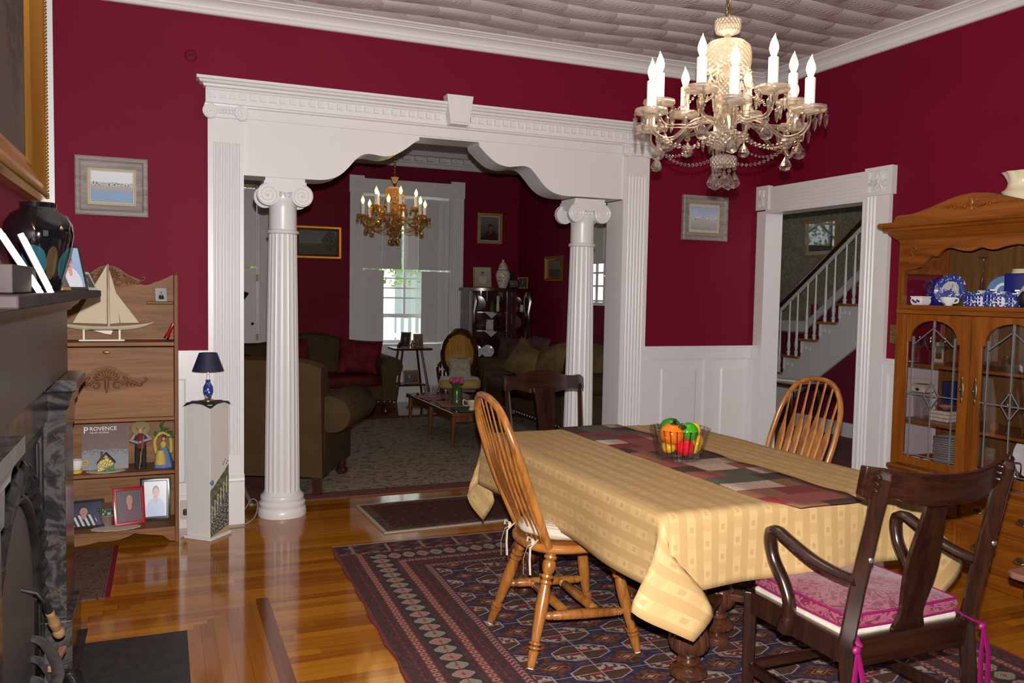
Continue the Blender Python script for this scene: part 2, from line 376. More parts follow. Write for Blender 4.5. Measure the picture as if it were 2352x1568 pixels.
# chair cushions
g = G('magenta_damask', rough=.6, sheen=.2); n = g.noise(g.co(), 14, 4, .6, 2.6); f = g.band(n, .455, .58); fine = g.noise(g.co(), 90, 2)
g.bs('color', g.mix(g.mul(f, .85), (.135, .003, .032), (.30, .075, .105))); g.bump(g.add(f, fine), .2, .002); MT['magenta_damask'] = g.m
plain('magenta_trim', (.22, .003, .085), .5)
noisy('ivory_pad', (.50, .42, .33), (.60, .52, .42), 40, .8)
g = noisy('cream_cushion', (.56, .47, .36), (.66, .57, .45), 20, .85); x, y, z = g.xyz(); g.bump(g.m_('SINE', g.mul(g.m_('SQRT', g.add(g.mul(x, x), g.mul(y, y))), 420)), .35, .003)
# upholstery
def cord(name, a, b, axis=0, sc=420):
    g = G(name, rough=.9, spec=.15); xyz = g.xyz(); s = g.m_('SINE', g.mul(xyz[axis], sc)); n = g.noise(g.co(), 7, 3)
    g.bs('color', g.mix(g.add(g.mul(s, .18), g.mul(n, .8)), a, b)); g.bump(s, .12, .002); MT[name] = g.m
cord('brown_cord', (.060, .034, .013), (.105, .062, .025)); cord('taupe_cord', (.050, .030, .013), (.095, .060, .029), 0)
cord('tan_velvet', (.10, .062, .026), (.17, .112, .050), 0, 60)
noisy('red_velvet', (.085, .005, .009), (.175, .014, .020), 9, .75, spec=.2)
noisy('deep_red_velvet', (.055, .004, .008), (.10, .008, .013), 5, .7, spec=.2)
noisy('olive_pillow', (.10, .062, .022), (.20, .13, .050), 6, .75, spec=.2, bump=.2)
noisy('brown_pillow', (.035, .020, .012), (.085, .050, .030), 10, .8, spec=.2)
noisy('ivory_brocade', (.30, .26, .18), (.46, .40, .30), 24, .8)
noisy('plum_cushion', (.060, .018, .016), (.095, .032, .028), 8, .8)
g = noisy('gold_velvet', (.30, .135, .010), (.48, .235, .030), 5, .6, sheen=.2)
noisy('gold_seat', (.28, .17, .035), (.42, .28, .07), 5, .65, sheen=.5)
# rugs
def rug_bokhara():
    g = G('bokhara_rug', rough=.95, spec=.1); x, y, z = g.xyz()
    hw, hl = 1.20, 1.62
    wob = g.mul(g.sub(g.noise(g.co(), 3., 2), .5), .014); x = g.add(x, wob); y = g.add(y, wob)
    a = g.sub(hw, g.ab(x)); e = g.sub(hl, y); d = g.mn(a, g.sub(e, .05)); side = g.lt(a, g.sub(e, .05))
    t = g.add(g.mul(side, y), g.mul(g.sub(1., side), x)); fine = g.white(g.vec(g.fl(g.mul(x, 150)), g.fl(g.mul(y, 150)))); n = g.noise(g.co(), 60, 2)
    dark = g.mix(g.gt(fine, .62), (.044, .022, .026), (.105, .026, .034)); dark = g.mix(g.gt(fine, .85), dark, (.030, .032, .024))
    # medallions
    ft = g.sub(g.fr(g.div(t, .078)), .5); alt = g.m_('MODULO', g.fl(g.add(g.div(t, .078), 60.)), 2.); dd = g.div(g.sub(d, .215), .10)
    oc = g.mx(g.mx(g.mul(g.ab(ft), 1.05), g.ab(dd)), g.mul(g.add(g.ab(ft), g.ab(dd)), .78))
    med = g.lt(oc, .46); mc = g.mix(alt, (.30, .13, .12), (.20, .20, .135)); mc = g.mix(g.gt(g.fr(g.mul(g.add(g.ab(ft), g.ab(dd)), 6)), .6), mc, (.36, .29, .20)); mc = g.mix(g.lt(oc, .1), mc, (.28, .05, .05))
    medb = g.mix(med, (.020, .018, .026), mc)
    # rosette stripes
    f2 = g.sub(g.fr(g.div(t, .037)), .5)
    def ros(dc, w):
        q = g.div(g.sub(d, dc), w); r = g.m_('SQRT', g.add(g.mul(f2, f2), g.mul(q, q)))
        return g.mix(g.lt(r, .40), (.20, .032, .036), g.mix(g.lt(r, .17), (.40, .19, .13), (.05, .045, .045)))
    c = dark
    c = g.mix(g.band(d, .10, .137), c, ros(.118, .037)); c = g.mix(g.band(d, .165, .265), c, medb); c = g.mix(g.band(d, .295, .335), c, ros(.315, .04))
    zz = g.gt(g.fr(g.add(g.div(t, .026), g.mul(g.ab(g.sub(g.fr(g.div(d, .03)), .5)), 1.2))), .5); c = g.mix(g.band(d, .415, .445), c, g.mix(zz, (.17, .02, .03), (.32, .20, .17)))
    red = g.mul(g.band(g.fr(g.div(d, .15)), .42, .47), g.gt(g.fr(g.div(t, .05)), .35)); c = g.mix(g.mul(red, .8), c, (.30, .012, .035))
    # field of guls
    cx = g.div(x, .32); cyy = g.div(y, .185); fx = g.sub(g.fr(cx), .5); fy = g.sub(g.fr(cyy), .5)
    ax = g.ab(fx); ay = g.ab(fy); o2 = g.mx(g.mx(g.mul(ax, 1.12), g.mul(ay, 1.14)), g.mul(g.add(ax, ay), .80))
    blot = g.gt(g.noise(g.vec(g.fl(g.mul(x, 85)), g.fl(g.mul(y, 85))), .45, 3), .5); q = g.gt(g.mul(fx, fy), 0.)
    inner = g.mix(q, (.070, .030, .016), g.mix(blot, (.09, .035, .025), (.40, .33, .26))); inner = g.mix(g.mul(g.lt(ax, .17), g.lt(ay, .11)), inner, g.mix(q, (.055, .022, .014), (.26, .010, .022)))
    gul = g.mix(g.lt(o2, .40), (.46, .30, .25), inner); gul = g.mix(g.band(o2, .385, .40), gul, (.22, .03, .03))
    jag = g.add(o2, g.mul(g.sub(g.fr(g.mul(g.add(fx, fy), 9)), .5), .09))
    navy = g.mix(g.gt(n, .5), (.007, .016, .060), (.012, .024, .085)); rust = g.mix(blot, (.16, .040, .018), (.045, .014, .012))
    bx = g.sub(g.fr(g.add(cx, .5)), .5); by = g.sub(g.fr(g.add(cyy, .5)), .5); sm = g.add(g.ab(bx), g.ab(by)); sm2 = g.mix(g.lt(sm, .06), rust, (.42, .28, .20)); sm2 = g.mix(g.band(sm, .11, .135), sm2, (.36, .17, .10))
    fld = g.mix(g.lt(jag, .475), g.mix(g.lt(sm, .24), g.mix(g.lt(jag, .53), rust, navy), sm2), navy); fld = g.mix(g.lt(o2, .425), fld, gul)
    ln = g.mx(g.lt(ax, .007), g.lt(ay, .011)); fld = g.mix(g.mul(ln, .85), fld, (.42, .36, .30))
    c = g.mix(g.gt(d, .455), c, fld)
    # far end panel of chevrons and the selvages
    ch = g.gt(g.fr(g.add(g.div(x, .13), g.mul(g.ab(g.sub(g.fr(g.div(e, .075)), .5)), 1.))), .62); endc = g.mix(ch, (.040, .013, .024), (.125, .055, .062)); bar = g.mul(g.lt(g.ab(g.sub(g.fr(g.div(x, .20)), .5)), .045), g.band(e, .03, .16)); endc = g.mix(bar, endc, (.30, .18, .13))
    c = g.mix(g.lt(e, .165), c, endc); c = g.mix(g.band(e, .165, .178), c, g.mix(g.gt(g.fr(g.div(x, .06)), .3), (.04, .014, .02), (.34, .15, .11)))
    c = g.mix(g.lt(a, .013), c, (.19, .028, .034)); c = g.mix(g.lt(e, .014), c, (.40, .33, .26))
    c = g.mix(.18, c, g.mix(n, (.03, .02, .02), (.30, .20, .17))); g.bs('color', c); g.bump(g.noise(g.co(), 300, 2), .4, .004); MT['bokhara_rug'] = g.m
rug_bokhara()
def rug_simple(name, hw, hl, border, field, dark, bcol, bw=.16, scl=22, edge=(.42, .36, .27)):
    g = G(name, rough=.95, spec=.15); x, y, z = g.xyz(); d = g.mn(g.sub(hw, g.ab(x)), g.sub(hl, g.ab(y)))
    n = g.noise(g.scale(g.co(), (1, 1.6, 1)), scl, 4, .65, 1.4); v = g.voro(g.co(), scl*.55); f = g.gt(n, .56); f2 = g.lt(v, .16)
    fc = g.mix(f, field, dark); fc = g.mix(g.mul(f2, .6), fc, bcol)
    n2 = g.noise(g.co(), scl*1.6, 3, .6, 1.); bc = g.mix(g.gt(n2, .52), border, bcol); bc = g.mix(g.gt(n2, .62), bc, dark)
    c = g.mix(g.lt(d, bw), fc, bc); ln = g.mx(g.band(d, bw*.16, bw*.2), g.band(d, bw*.88, bw*.96)); c = g.mix(ln, c, dark); c = g.mix(g.lt(d, .022), c, edge)
    g.bs('color', c); g.bump(g.noise(g.co(), 300, 2), .4, .004); MT[name] = g.m
rug_simple('parlor_rug', 1.9, 1.83, (.20, .060, .055), (.36, .29, .215), (.10, .072, .045), (.17, .10, .085), .20, 17)
rug_simple('passage_rug', .85, .345, (.065, .045, .032), (.085, .028, .020), (.040, .026, .018), (.19, .105, .065), .095, 26)
rug_simple('corner_rug', .12, .52, (.16, .07, .05), (.13, .075, .045), (.060, .022, .020), (.20, .10, .07), .032, 34, (.16, .008, .02))
# walls of the stair hall
g = G('leaf_wallpaper', rough=.7); v = g.scale(g.co(), (1, 1, 1)); n = g.noise(v, 14, 4, .6, 2.2); m2 = g.noise(v, 30, 3, .6, 1.); 
c = g.mix(g.band(n, .50, .60), (.33, .30, .21), (.20, .175, .095)); c = g.mix(g.mul(g.gt(m2, .62), .6), c, (.26, .11, .06)); g.bs('color', c); MT['leaf_wallpaper'] = g.m
# ceramics and small things
plain('porcelain', (.80, .78, .74), .12, coat=.4); plain('cream_china', (.74, .66, .46), .2, coat=.3); plain('cobalt', (.010, .014, .16), .08, coat=.6)
def bluewhite(name, sc=28, k=.5):
    g = G(name, rough=.12, coat=.4); n = g.noise(g.co(), sc, 4, .6, 1.2); g.bs('color', g.mix(g.gt(n, k), (.74, .75, .76), (.03, .05, .26))); MT[name] = g.m
bluewhite('delft', 34, .5); bluewhite('delft_dark', 40, .42); bluewhite('delft_light', 30, .6)
g = G('floral_jar', rough=.15, coat=.3); n = g.noise(g.co(), 26, 3, .6, 1.); c = g.mix(g.gt(n, .6), (.66, .60, .52), (.20, .24, .10)); c = g.mix(g.gt(g.noise(g.scale(g.co(), (1, 1, 1), (0, 0, 0), (3, 2, 1)), 30, 3), .64), c, (.40, .10, .10)); g.bs('color', c); MT['floral_jar'] = g.m
g = G('black_vase', rough=.06, coat=.8); x, y, z = g.xyz(); n = g.noise(g.co(), 16, 2); az = g.m_('ARCTAN2', y, x); q = lambda a, c, r1, r2: g.lt(g.add(g.m_('POWER', g.div(g.sub(az, a), r1), 2.), g.m_('POWER', g.div(g.sub(z, c), r2), 2.)), g.add(.8, g.mul(n, .4))); m = g.mx(q(-1.62, .085, .42, .052), q(-.25, .085, .5, .05)); m2 = q(-1.02, .085, .20, .05); c = g.mix(n, (.008, .055, .075), (.02, .085, .10))
g.bs('color', g.mix(g.mul(m2, .6), g.mix(g.mul(m, .8), (.004, .004, .005), c), (.07, .045, .022))); MT['black_vase'] = g.m
for nm, cc, r in (('red_lacquer', (.42, .006, .012), .2), ('navy_shade', (.016, .018, .045), .6), ('black_lacquer', (.008, .008, .009), .25), ('black_lace', (.010, .012, .013), .8), ('doily', (.66, .58, .48), .9),
    ('white_card', (.86, .85, .82), .5), ('page_edge', (.52, .46, .36), .7), ('book_dark', (.05, .04, .04), .4), ('orange_glaze', (.86, .17, .006), .14), ('lime_glaze', (.045, .30, .012), .09), ('dark_lime_glaze', (.015, .19, .012), .09),
    ('lemon_glaze', (.80, .48, .010), .1), ('tomato_glaze', (.74, .006, .022), .08), ('leaf_glaze', (.035, .030, .010), .12), ('black_stem', (.010, .008, .008), .3), ('sail_cloth', (.62, .52, .36), .7), ('boat_hull', (.70, .63, .48), .4), ('plastic_black', (.01, .01, .01), .4), ('plastic_cream', (.55, .50, .40), .5),
    ('yellow_glaze', (.72, .44, .03), .2), ('roof_brown', (.09, .04, .025), .6), ('skin', (.55, .27, .17), .6), ('straw', (.30, .24, .11), .8), ('black_cloth', (.012, .011, .012), .8), ('grey_cloth', (.30, .30, .32), .8), ('maroon_cloth', (.12, .02, .025), .8),
    ('blue_cloth', (.10, .20, .42), .8), ('yellow_cloth', (.55, .38, .08), .8), ('green_leaf', (.035, .10, .03), .6), ('sage_leaf', (.07, .13, .06), .6), ('clay_pot', (.22, .16, .14), .7), ('pink_petal', (.52, .07, .17), .6), ('green_glaze', (.07, .10, .025), .25), ('pink_mat', (.46, .17, .14), .7),
    ('grey_house', (.36, .38, .38), .7), ('frame_black', (.012, .010, .011), .25), ('frame_red', (.36, .008, .022), .25), ('frame_oak', (.36, .22, .075), .4), ('frame_silver', (.42, .41, .40), .3), ('linen_mat', (.52, .43, .28), .8), ('mat_white', (.72, .71, .69), .8), ('mat_cream', (.62, .57, .42), .8),
    ('lampshade_cream', (.62, .52, .36), .7), ('wire_white', (.6, .56, .48), .5), ('fence_white', (.85, .85, .85), .6), ('bark', (.13, .10, .07), .9), ('shutter_grey', (.66, .64, .63), .4), ('red_box', (.30, .01, .03), .5), ('box_cream', (.52, .46, .33), .7), ('box_navy', (.012, .016, .06), .6), ('magenta_ball', (.20, .005, .03), .2), ('amber_jar', (.22, .07, .012), .2), ('tan_card', (.45, .36, .24), .7)):
    plain(nm, cc, r)
g = noisy('lawn', (.20, .32, .08), (.40, .50, .20), 3, .9); g = noisy('tree_leaf', (.10, .22, .04), (.34, .45, .12), 5, .8); plain('house_grey', (.30, .31, .33), .8)
# flat pictures -----------------------------------------------------------------------
def scape(name, sky1, sky2, land, far, hz=.55, tree=.0, water=None, ns=5.):
    """a landscape: sky over a broken tree line over ground; local x right, z up, in units of the picture size (Generated)"""
    g = G(name, rough=.55); x, y, z = g.xyz('Generated'); v = g.vec(x, z)
    n = g.noise(v, ns, 4, .6); n2 = g.noise(v, 24, 3, .6); hl = g.add(hz, g.mul(g.sub(n, .5), .16))
    sky = g.mix(g.add(z, g.mul(g.sub(n, .5), .6)), sky1, sky2); ld = g.mix(g.add(g.mul(n2, .7), g.mul(g.sub(.5, z), .5)), land, far)
    c = g.mix(g.lt(z, g.sub(hl, .06)), g.mix(g.gt(n2, .45), far, land), ld); c = g.mix(g.gt(z, g.add(hl, .04)), c, sky)
    if tree: c = g.mix(g.mul(g.lt(g.add(g.ab(g.sub(x, .82)), g.mul(g.ab(g.sub(z, .6)), .5)), g.add(.12, g.mul(n2, .25))), g.gt(g.noise(v, 18, 4, .7), .46)), c, far)
    if water: c = g.mix(g.lt(z, g.sub(hz, g.add(.12, g.mul(n, .2)))), c, water)
    g.bs('color', c); MT[name] = g.m
def portrait(name, bg1, bg2, hair, skin, shirt, cx=.5, hy=.66, s=1., stripes=None):
    """a head-and-shoulders photograph print"""
    g = G(name, rough=.3); x, y, z = g.xyz('Generated'); bg = g.mix(z, bg1, bg2)
    def ell(px, pz, rx, rz):
        a = g.div(g.sub(x, px), rx*s); b = g.div(g.sub(z, pz), rz*s); return g.lt(g.add(g.mul(a, a), g.mul(b, b)), 1.)
    c = g.mix(ell(cx, hy-.48*s, .40, .36), bg, shirt if not stripes else g.mix(g.gt(g.m_('SINE', g.add(g.mul(x, 40), g.mul(z, 14))), 0), shirt, stripes))
    c = g.mix(ell(cx, hy-.2*s, .08, .12), c, skin); c = g.mix(ell(cx, hy+.045*s, .145, .17), c, hair); c = g.mix(ell(cx, hy-.02*s, .122, .165), c, skin)
    sh = g.mx(g.mx(ell(cx-.05*s, hy+.01*s, .022, .012), ell(cx+.05*s, hy+.01*s, .022, .012)), ell(cx, hy-.09*s, .045, .014))
    c = g.mix(g.mul(sh, .7), c, (.12, .03, .025)); g.bs('color', c); MT[name] = g.m
scape('beach_print', (.62, .66, .70), (.70, .74, .78), (.55, .52, .50), (.06, .06, .07), .60, water=(.22, .34, .50), ns=9)
scape('boathouse_print', (.58, .62, .68), (.30, .38, .55), (.62, .60, .60), (.12, .08, .07), .52, ns=9)
scape('landscape_oil', (.20, .17, .09), (.10, .12, .12), (.075, .070, .018), (.025, .022, .012), .42, tree=1)
scape('village_oil', (.24, .20, .13), (.12, .11, .09), (.12, .075, .045), (.035, .030, .022), .60, tree=1, ns=7)
scape('sea_oil', (.13, .125, .10), (.16, .15, .11), (.030, .032, .034), (.055, .052, .045), .42, ns=4)
scape('hall_print', (.30, .36, .33), (.26, .30, .30), (.14, .13, .085), (.055, .060, .040), .55, ns=6)
scape('provence_cover', (.16, .085, .07), (.10, .04, .04), (.12, .13, .16), (.30, .30, .32), .40, ns=5)
portrait('boy_on_blue', (.05, .06, .13), (.012, .016, .05), (.02, .012, .01), (.45, .22, .17), (.55, .55, .57), .42, .62, 1.0, (.015, .015, .02))
portrait('man_in_maroon', (.035, .018, .024), (.05, .026, .034), (.04, .02, .012), (.42, .17, .13), (.085, .010, .022), .52, .70, 1.)
portrait('boy_in_shirt', (.50, .50, .56), (.60, .60, .64), (.018, .010, .008), (.50, .25, .17), (.30, .40, .60), .52, .66, 1.)
portrait('boy_on_sky', (.20, .30, .46), (.26, .36, .52), (.10, .045, .02), (.52, .24, .18), (.50, .52, .56), .45, .62, 1.1)
portrait('man_in_tux', (.34, .35, .37), (.40, .41, .43), (.03, .016, .010), (.46, .24, .17), (.018, .018, .020), .5, .64, .95)
portrait('person_by_trees', (.016, .014, .014), (.20, .17, .17), (.014, .008, .008), (.20, .09, .07), (.050, .010, .012), .55, .52, .8)
portrait('bride_print', (.34, .30, .24), (.46, .42, .34), (.014, .010, .008), (.40, .26, .20), (.55, .50, .44), .5, .66, .6)
portrait('dark_snap', (.02, .018, .018), (.06, .05, .045), (.02, .014, .01), (.24, .15, .11), (.045, .04, .04), .5, .6, .8)
portrait('pair_snap', (.10, .06, .05), (.20, .14, .11), (.03, .016, .012), (.40, .25, .19), (.10, .12, .16), .35, .6, .7)
# the painted panel of the pedestal: a white sky, a green hill, a wall and a fence over a flower field
g = G('pedestal_painting', rough=.5); x, y, z = g.xyz('Generated'); v = g.vec(g.mul(y, .25), z); n = g.noise(v, 26, 4, .65); n1 = g.noise(v, 5, 3)
hill = g.lt(z, g.add(.36, g.add(g.mul(y, .17), g.mul(g.sub(n1, .5), .05)))); fl_ = g.lt(z, g.add(.16, g.mul(y, .14)))
c = g.mix(hill, (.68, .655, .61), g.mix(g.gt(n, .5), (.10, .11, .045), (.20, .18, .12))); c = g.mix(fl_, c, g.mix(g.gt(g.noise(v, 75, 3, .7), .54), (.045, .06, .025), (.50, .44, .46)))
c = g.mix(g.lt(z, g.add(.0, g.mul(y, .05))), c, (.46, .33, .16)); g.bs('color', c); MT['pedestal_painting'] = g.m
g = G('tiffany', rough=.3); v = g.voro(g.co(), 60, 'DISTANCE_TO_EDGE'); g.bs('color', g.mix(g.lt(v, .06), g.mix(g.gt(g.noise(g.co(), 22, 1), .55), (.72, .56, .16), (.10, .22, .08)), (.02, .015, .01))); MT['tiffany'] = g.m
# ------------------------------------------------------------------ setting: shells
def sbox(name, mat, *bs, **kw):
    m = MB()
    for b in bs: m.box(*b)
    return struct(m.make(name, mat, smooth=0, **kw))
sbox('floor', 'strip_floor', (-6.2, .3, -6.7, 5.7, -.06, 0))
sbox('floor_hall', 'hall_carpet', (.3, 3.5, -3.2, 4.7, -.06, -.002))
sbox('ceiling', 'fan_plaster', (-5.5, .15, -6.7, .1, 3.163, 3.3))
sbox('ceiling_parlor', 'parlor_ceiling', (-6.2, .3, .1, 5.7, 3.25, 3.35))
sbox('ceiling_hall', 'parlor_ceiling', (.15, 3.5, -3.2, 1.45, 3.3, 3.4), (1.3, 3.5, 1.45, 4.7, 3.3, 3.4))
sbox('wall_back', 'red_wall', (-5.5, -3.89, 0, .2, 0, 3.3), (-1.243, .13, 0, .2, 0, 3.3), (-3.89, -1.243, 0, .2, 2.55, 3.3))
sbox('wall_right', 'red_wall', (0, .13, -6.7, -1.085, 0, 3.25), (0, .13, -.105, .0, 0, 3.25), (0, .13, -1.085, -.105, 2.105, 3.25))
sbox('wall_left', 'red_wall', (-5.42, -5.3, -6.7, .0, 0, 3.25))
sbox('wall_chimney', 'red_wall', (-5.3, -4.8, -3.85, -1.25, 0, 3.22))
sbox('wall_front', 'red_wall', (-5.42, .13, -6.8, -6.7, 0, 3.25))
YB = 5.27
sbox('wall_parlor_back', 'red_wall', (-6.2, -4.45, YB, YB+.33, 0, 3.3), (-3.274, -1.98, YB, YB+.33, 0, 3.3), (-.80, .3, YB, YB+.33, 0, 3.3), (-4.45, -3.274, YB, YB+.33, 2.70, 3.3),
     (-1.98, -.80, YB, YB+.33, 2.70, 3.3), (-1.98, -.80, YB, YB+.33, 0, .74), (-4.45, -3.274, YB, YB+.33, 0, .74))
sbox('wall_parlor_right', 'red_wall', (.18, .3, .2, 1.95, 0, 3.3), (.18, .3, 3.42, 5.6, 0, 3.3), (.18, .3, 1.95, 3.42, 0, 1.36), (.18, .3, 1.95, 3.42, 2.30, 3.3))
sbox('wall_parlor_left', 'red_wall', (-6.3, -6.2, .0, 5.6, 0, 3.3), (-6.2, -5.5, .0, .2, 0, 3.3))
# ------------------------------------------------------------------ crown moulding, wainscot, skirting
m = MB(); prof = [(0, 3.062), (.022, 3.064), (.032, 3.074), (.032, 3.094), (.040, 3.100), (.040, 3.108), (.030, 3.113), (.036, 3.126), (.058, 3.148), (.085, 3.160), (.098, 3.163), (.098, 3.172), (.112, 3.176), (.122, 3.186), (.140, 3.190), (.150, 3.203), (0, 3.203)]; prof = [(a*.72, 3.062+(b-3.062)*.72) for a, b in prof]
m.sweep(prof, [(-5.3, 0, 0), (0, 0, 0), (0, -6.7, 0)], [(0, -1), (-1, -1), (-1, 0)]); struct(m.make('trim_crown', 'white_paint', smooth=30))
m = MB(); m.sweep([(0, 3.06), (.02, 3.06), (.03, 3.075), (.03, 3.10), (.05, 3.12), (.05, 3.19), (.13, 3.2), (.16, 3.235), (.18, 3.255), (0, 3.255)], [(-6.2, YB, 0), (.18, YB, 0), (.18, .2, 0)], [(0, -1), (-1, -1), (-1, 0)])
for i in range(26): m.box(-4.3+i*.165, -4.20+i*.165, YB-.11, YB-.04, 3.135, 3.19)
struct(m.make('trim_parlor_cornice', 'shutter_grey', smooth=30))
def wainscot(m, P_, s0, s1, panels, zt=1.074):
    """P_(s,out,z) -> point; panels: list of (s0,s1)"""
    def bx(a, b, o, z0, z1, o0=0.):
        v = [P_(a, o0, z0), P_(b, o0, z0), P_(b, o, z0), P_(a, o, z0), P_(a, o0, z1), P_(b, o0, z1), P_(b, o, z1), P_(a, o, z1)]
        m.put(v, [(3,2,1,0),(4,5,6,7),(0,1,5,4),(1,2,6,5),(2,3,7,6),(3,0,4,7)])
    bx(s0, s1, .010, 0, zt-.02); bx(s0, s1, .042, zt-.012, zt); bx(s0, s1, .032, zt-.036, zt-.012); bx(s0, s1, .026, zt-.10, zt-.036); bx(s0, s1, .026, 0, .20); bx(s0, s1, .030, .16, .175)
    e = [s0] + [x for p in panels for x in p] + [s1]
    for a, b in zip(e[::2], e[1::2]): bx(a, b, .026, .20, zt-.10)
    for a, b in panels:
        d = .075 if b > a else -.075; z0, z1 = .20+.07, zt-.17
        v = [P_(a+d, .010, z0), P_(b-d, .010, z0), P_(b-d, .010, z1), P_(a+d, .010, z1)]; k = d*.16
        v += [P_(a+d+k, .020, z0+abs(k)), P_(b-d-k, .020, z0+abs(k)), P_(b-d-k, .020, z1-abs(k)), P_(a+d+k, .020, z1-abs(k))]
        m.put(v, [(4,5,6,7), (0,1,5,4), (1,2,6,5), (2,3,7,6), (3,0,4,7)])
m = MB(); wainscot(m, lambda s, o, z: (s, -o, z), -1.037, 0, [(-.956, -.488), (-.411, -.005)]); struct(m.make('trim_wainscot_back', 'white_paint', smooth=0))
m = MB(); wainscot(m, lambda s, o, z: (s, -o, z), -5.3, -4.089, [(-5.22, -4.75), (-4.68, -4.14)]); struct(m.make('trim_wainscot_corner', 'white_paint', smooth=0))
m = MB(); wainscot(m, lambda s, o, z: (-o, s, z), -1.301, -6.7, [(-1.335, -1.78), (-1.86, -2.4), (-2.48, -3.05), (-3.13, -3.7)]); struct(m.make('trim_wainscot_right', 'white_paint', smooth=0))
sbox('baseboard_parlor_back', 'white_paint', (-6.2, -4.6, YB-.02, YB, 0, .2), (-3.1, -2.15, YB-.02, YB, 0, .2), (-.63, .18, YB-.02, YB, 0, .2))
sbox('baseboard_parlor_right', 'white_paint', (.16, .18, .2, YB, 0, .2))
# ------------------------------------------------------------------ the columned archway
def fluted(x0, x1, n, f0, f1, out):
    """plan of a fluted pilaster"""
    p = [(x0, 0), (x0, -out)]; w_ = (f1-f0)/n
    for i in range(n):
        a = f0+w_*i
        for k in range(7):
            t = k/6; p.append((a+w_*.12+w_*.76*t, -out+.009*sin(pi*t)))
    return p + [(x1, -out), (x1, 0)]
def volute(m, c, r, th, ny=-1, nseg=40, turns=2.6, sgn=1, bodyonly=False):
    """scroll disc facing -y (ny=-1) or +y"""
    cx, cy_, cz = c; ring = [(cx+r*cos(2*pi*i/28), cz+r*sin(2*pi*i/28)) for i in range(28)]
    m.xz(ring, cy_-th/2, cy_+th/2)
    if bodyonly: return
    pts = []; y0 = cy_+ny*th/2
    for i in range(nseg+1):
        t = i/nseg; q = r*(.93*(1-t)**.9+.10); a = pi/2+sgn*2*pi*turns*t
        pts.append((cx+q*cos(a), y0, cz+q*sin(a)))
    m.tube(pts, [r*.085*(1-.45*i/nseg) for i in range(nseg+1)], 6); m.ball((cx, y0, cz), r*.13, 10, 6)
arch = thing('archway', 'white columned archway with stepped scroll-cut header opening into the parlor', 'archway'); arch['kind'] = 'structure'
AP = [(-3.89, 2.135), (-3.50, 2.136), (-3.40, 2.14), (-3.335, 2.158), (-3.29, 2.185), (-3.245, 2.23), (-3.20, 2.283), (-3.165, 2.31), (-3.125, 2.323), (-3.08, 2.322), (-3.03, 2.316), (-2.985, 2.32), (-2.93, 2.34), (-2.87, 2.378), (-2.82, 2.418), (-2.785, 2.438)]
AQ = [(-2.367, 2.437), (-2.303, 2.378), (-2.233, 2.331), (-2.155, 2.314), (-2.093, 2.320), (-2.055, 2.326), (-2.018, 2.326), (-1.981, 2.312), (-1.932, 2.263), (-1.874, 2.201), (-1.809, 2.161), (-1.725, 2.144), (-1.61, 2.144), (-1.243, 2.146)]
def sp2(a): return [(v.x, v.y) for v in spline([(p[0], p[1], 0) for p in a], 4)]
poly = sp2(AP) + [(-2.783, 2.459), (-2.369, 2.461)] + sp2(AQ) + [(-1.243, 2.56), (-3.89, 2.56)]
m = MB(); m.xz(poly, -.012, .215); m.make('arch_panel', 'white_paint', arch, smooth=30)
m = MB(); m.box(-4.089, -1.037, -.024, 0, 2.47, 2.56); m.box(-4.10, -1.026, -.030, 0, 2.53, 2.665)
m.yz([(0, 2.53), (-.030, 2.528), (-.044, 2.532), (-.046, 2.540), (-.036, 2.546), (-.03, 2.55), (0, 2.55)], -4.105, -1.021)
for a, b in ((-4.089, -2.63), (-2.45, -1.03)):
    n = int((b-a)/.058)
    for i in range(n): m.box(a+.01+i*.058, a+.01+i*.058+.036, -.046, -.02, 2.578, 2.614)
m.make('frieze', 'white_paint', arch, smooth=0)
m = MB(); cp = [(0, 2.622), (.034, 2.622), (.038, 2.632), (.052, 2.638), (.056, 2.650), (.074, 2.656), (.080, 2.668), (.092, 2.672), (.092, 2.688), (0, 2.688)]
m.sweep(cp, [(-4.060, 0, 0), (-4.060, -.01, 0), (-1.066, -.01, 0), (-1.066, 0, 0)], [(-1, 0), (-1, -1), (1, -1), (1, 0)]); m.make('cornice', 'white_paint', arch, smooth=20)
m = MB(); m.prism([(-2.63, 2.735), (-2.447, 2.735), (-2.475, 2.545), (-2.602, 2.545)], lambda a, b: (a, -.03, b), lambda a, b: (a, -.115, b))
m.prism([(-2.612, 2.722), (-2.465, 2.722), (-2.488, 2.558), (-2.589, 2.558)], lambda a, b: (a, -.115, b), lambda a, b: (a, -.123, b)); m.make('keystone', 'white_paint', arch, bevel=.003, smooth=0)
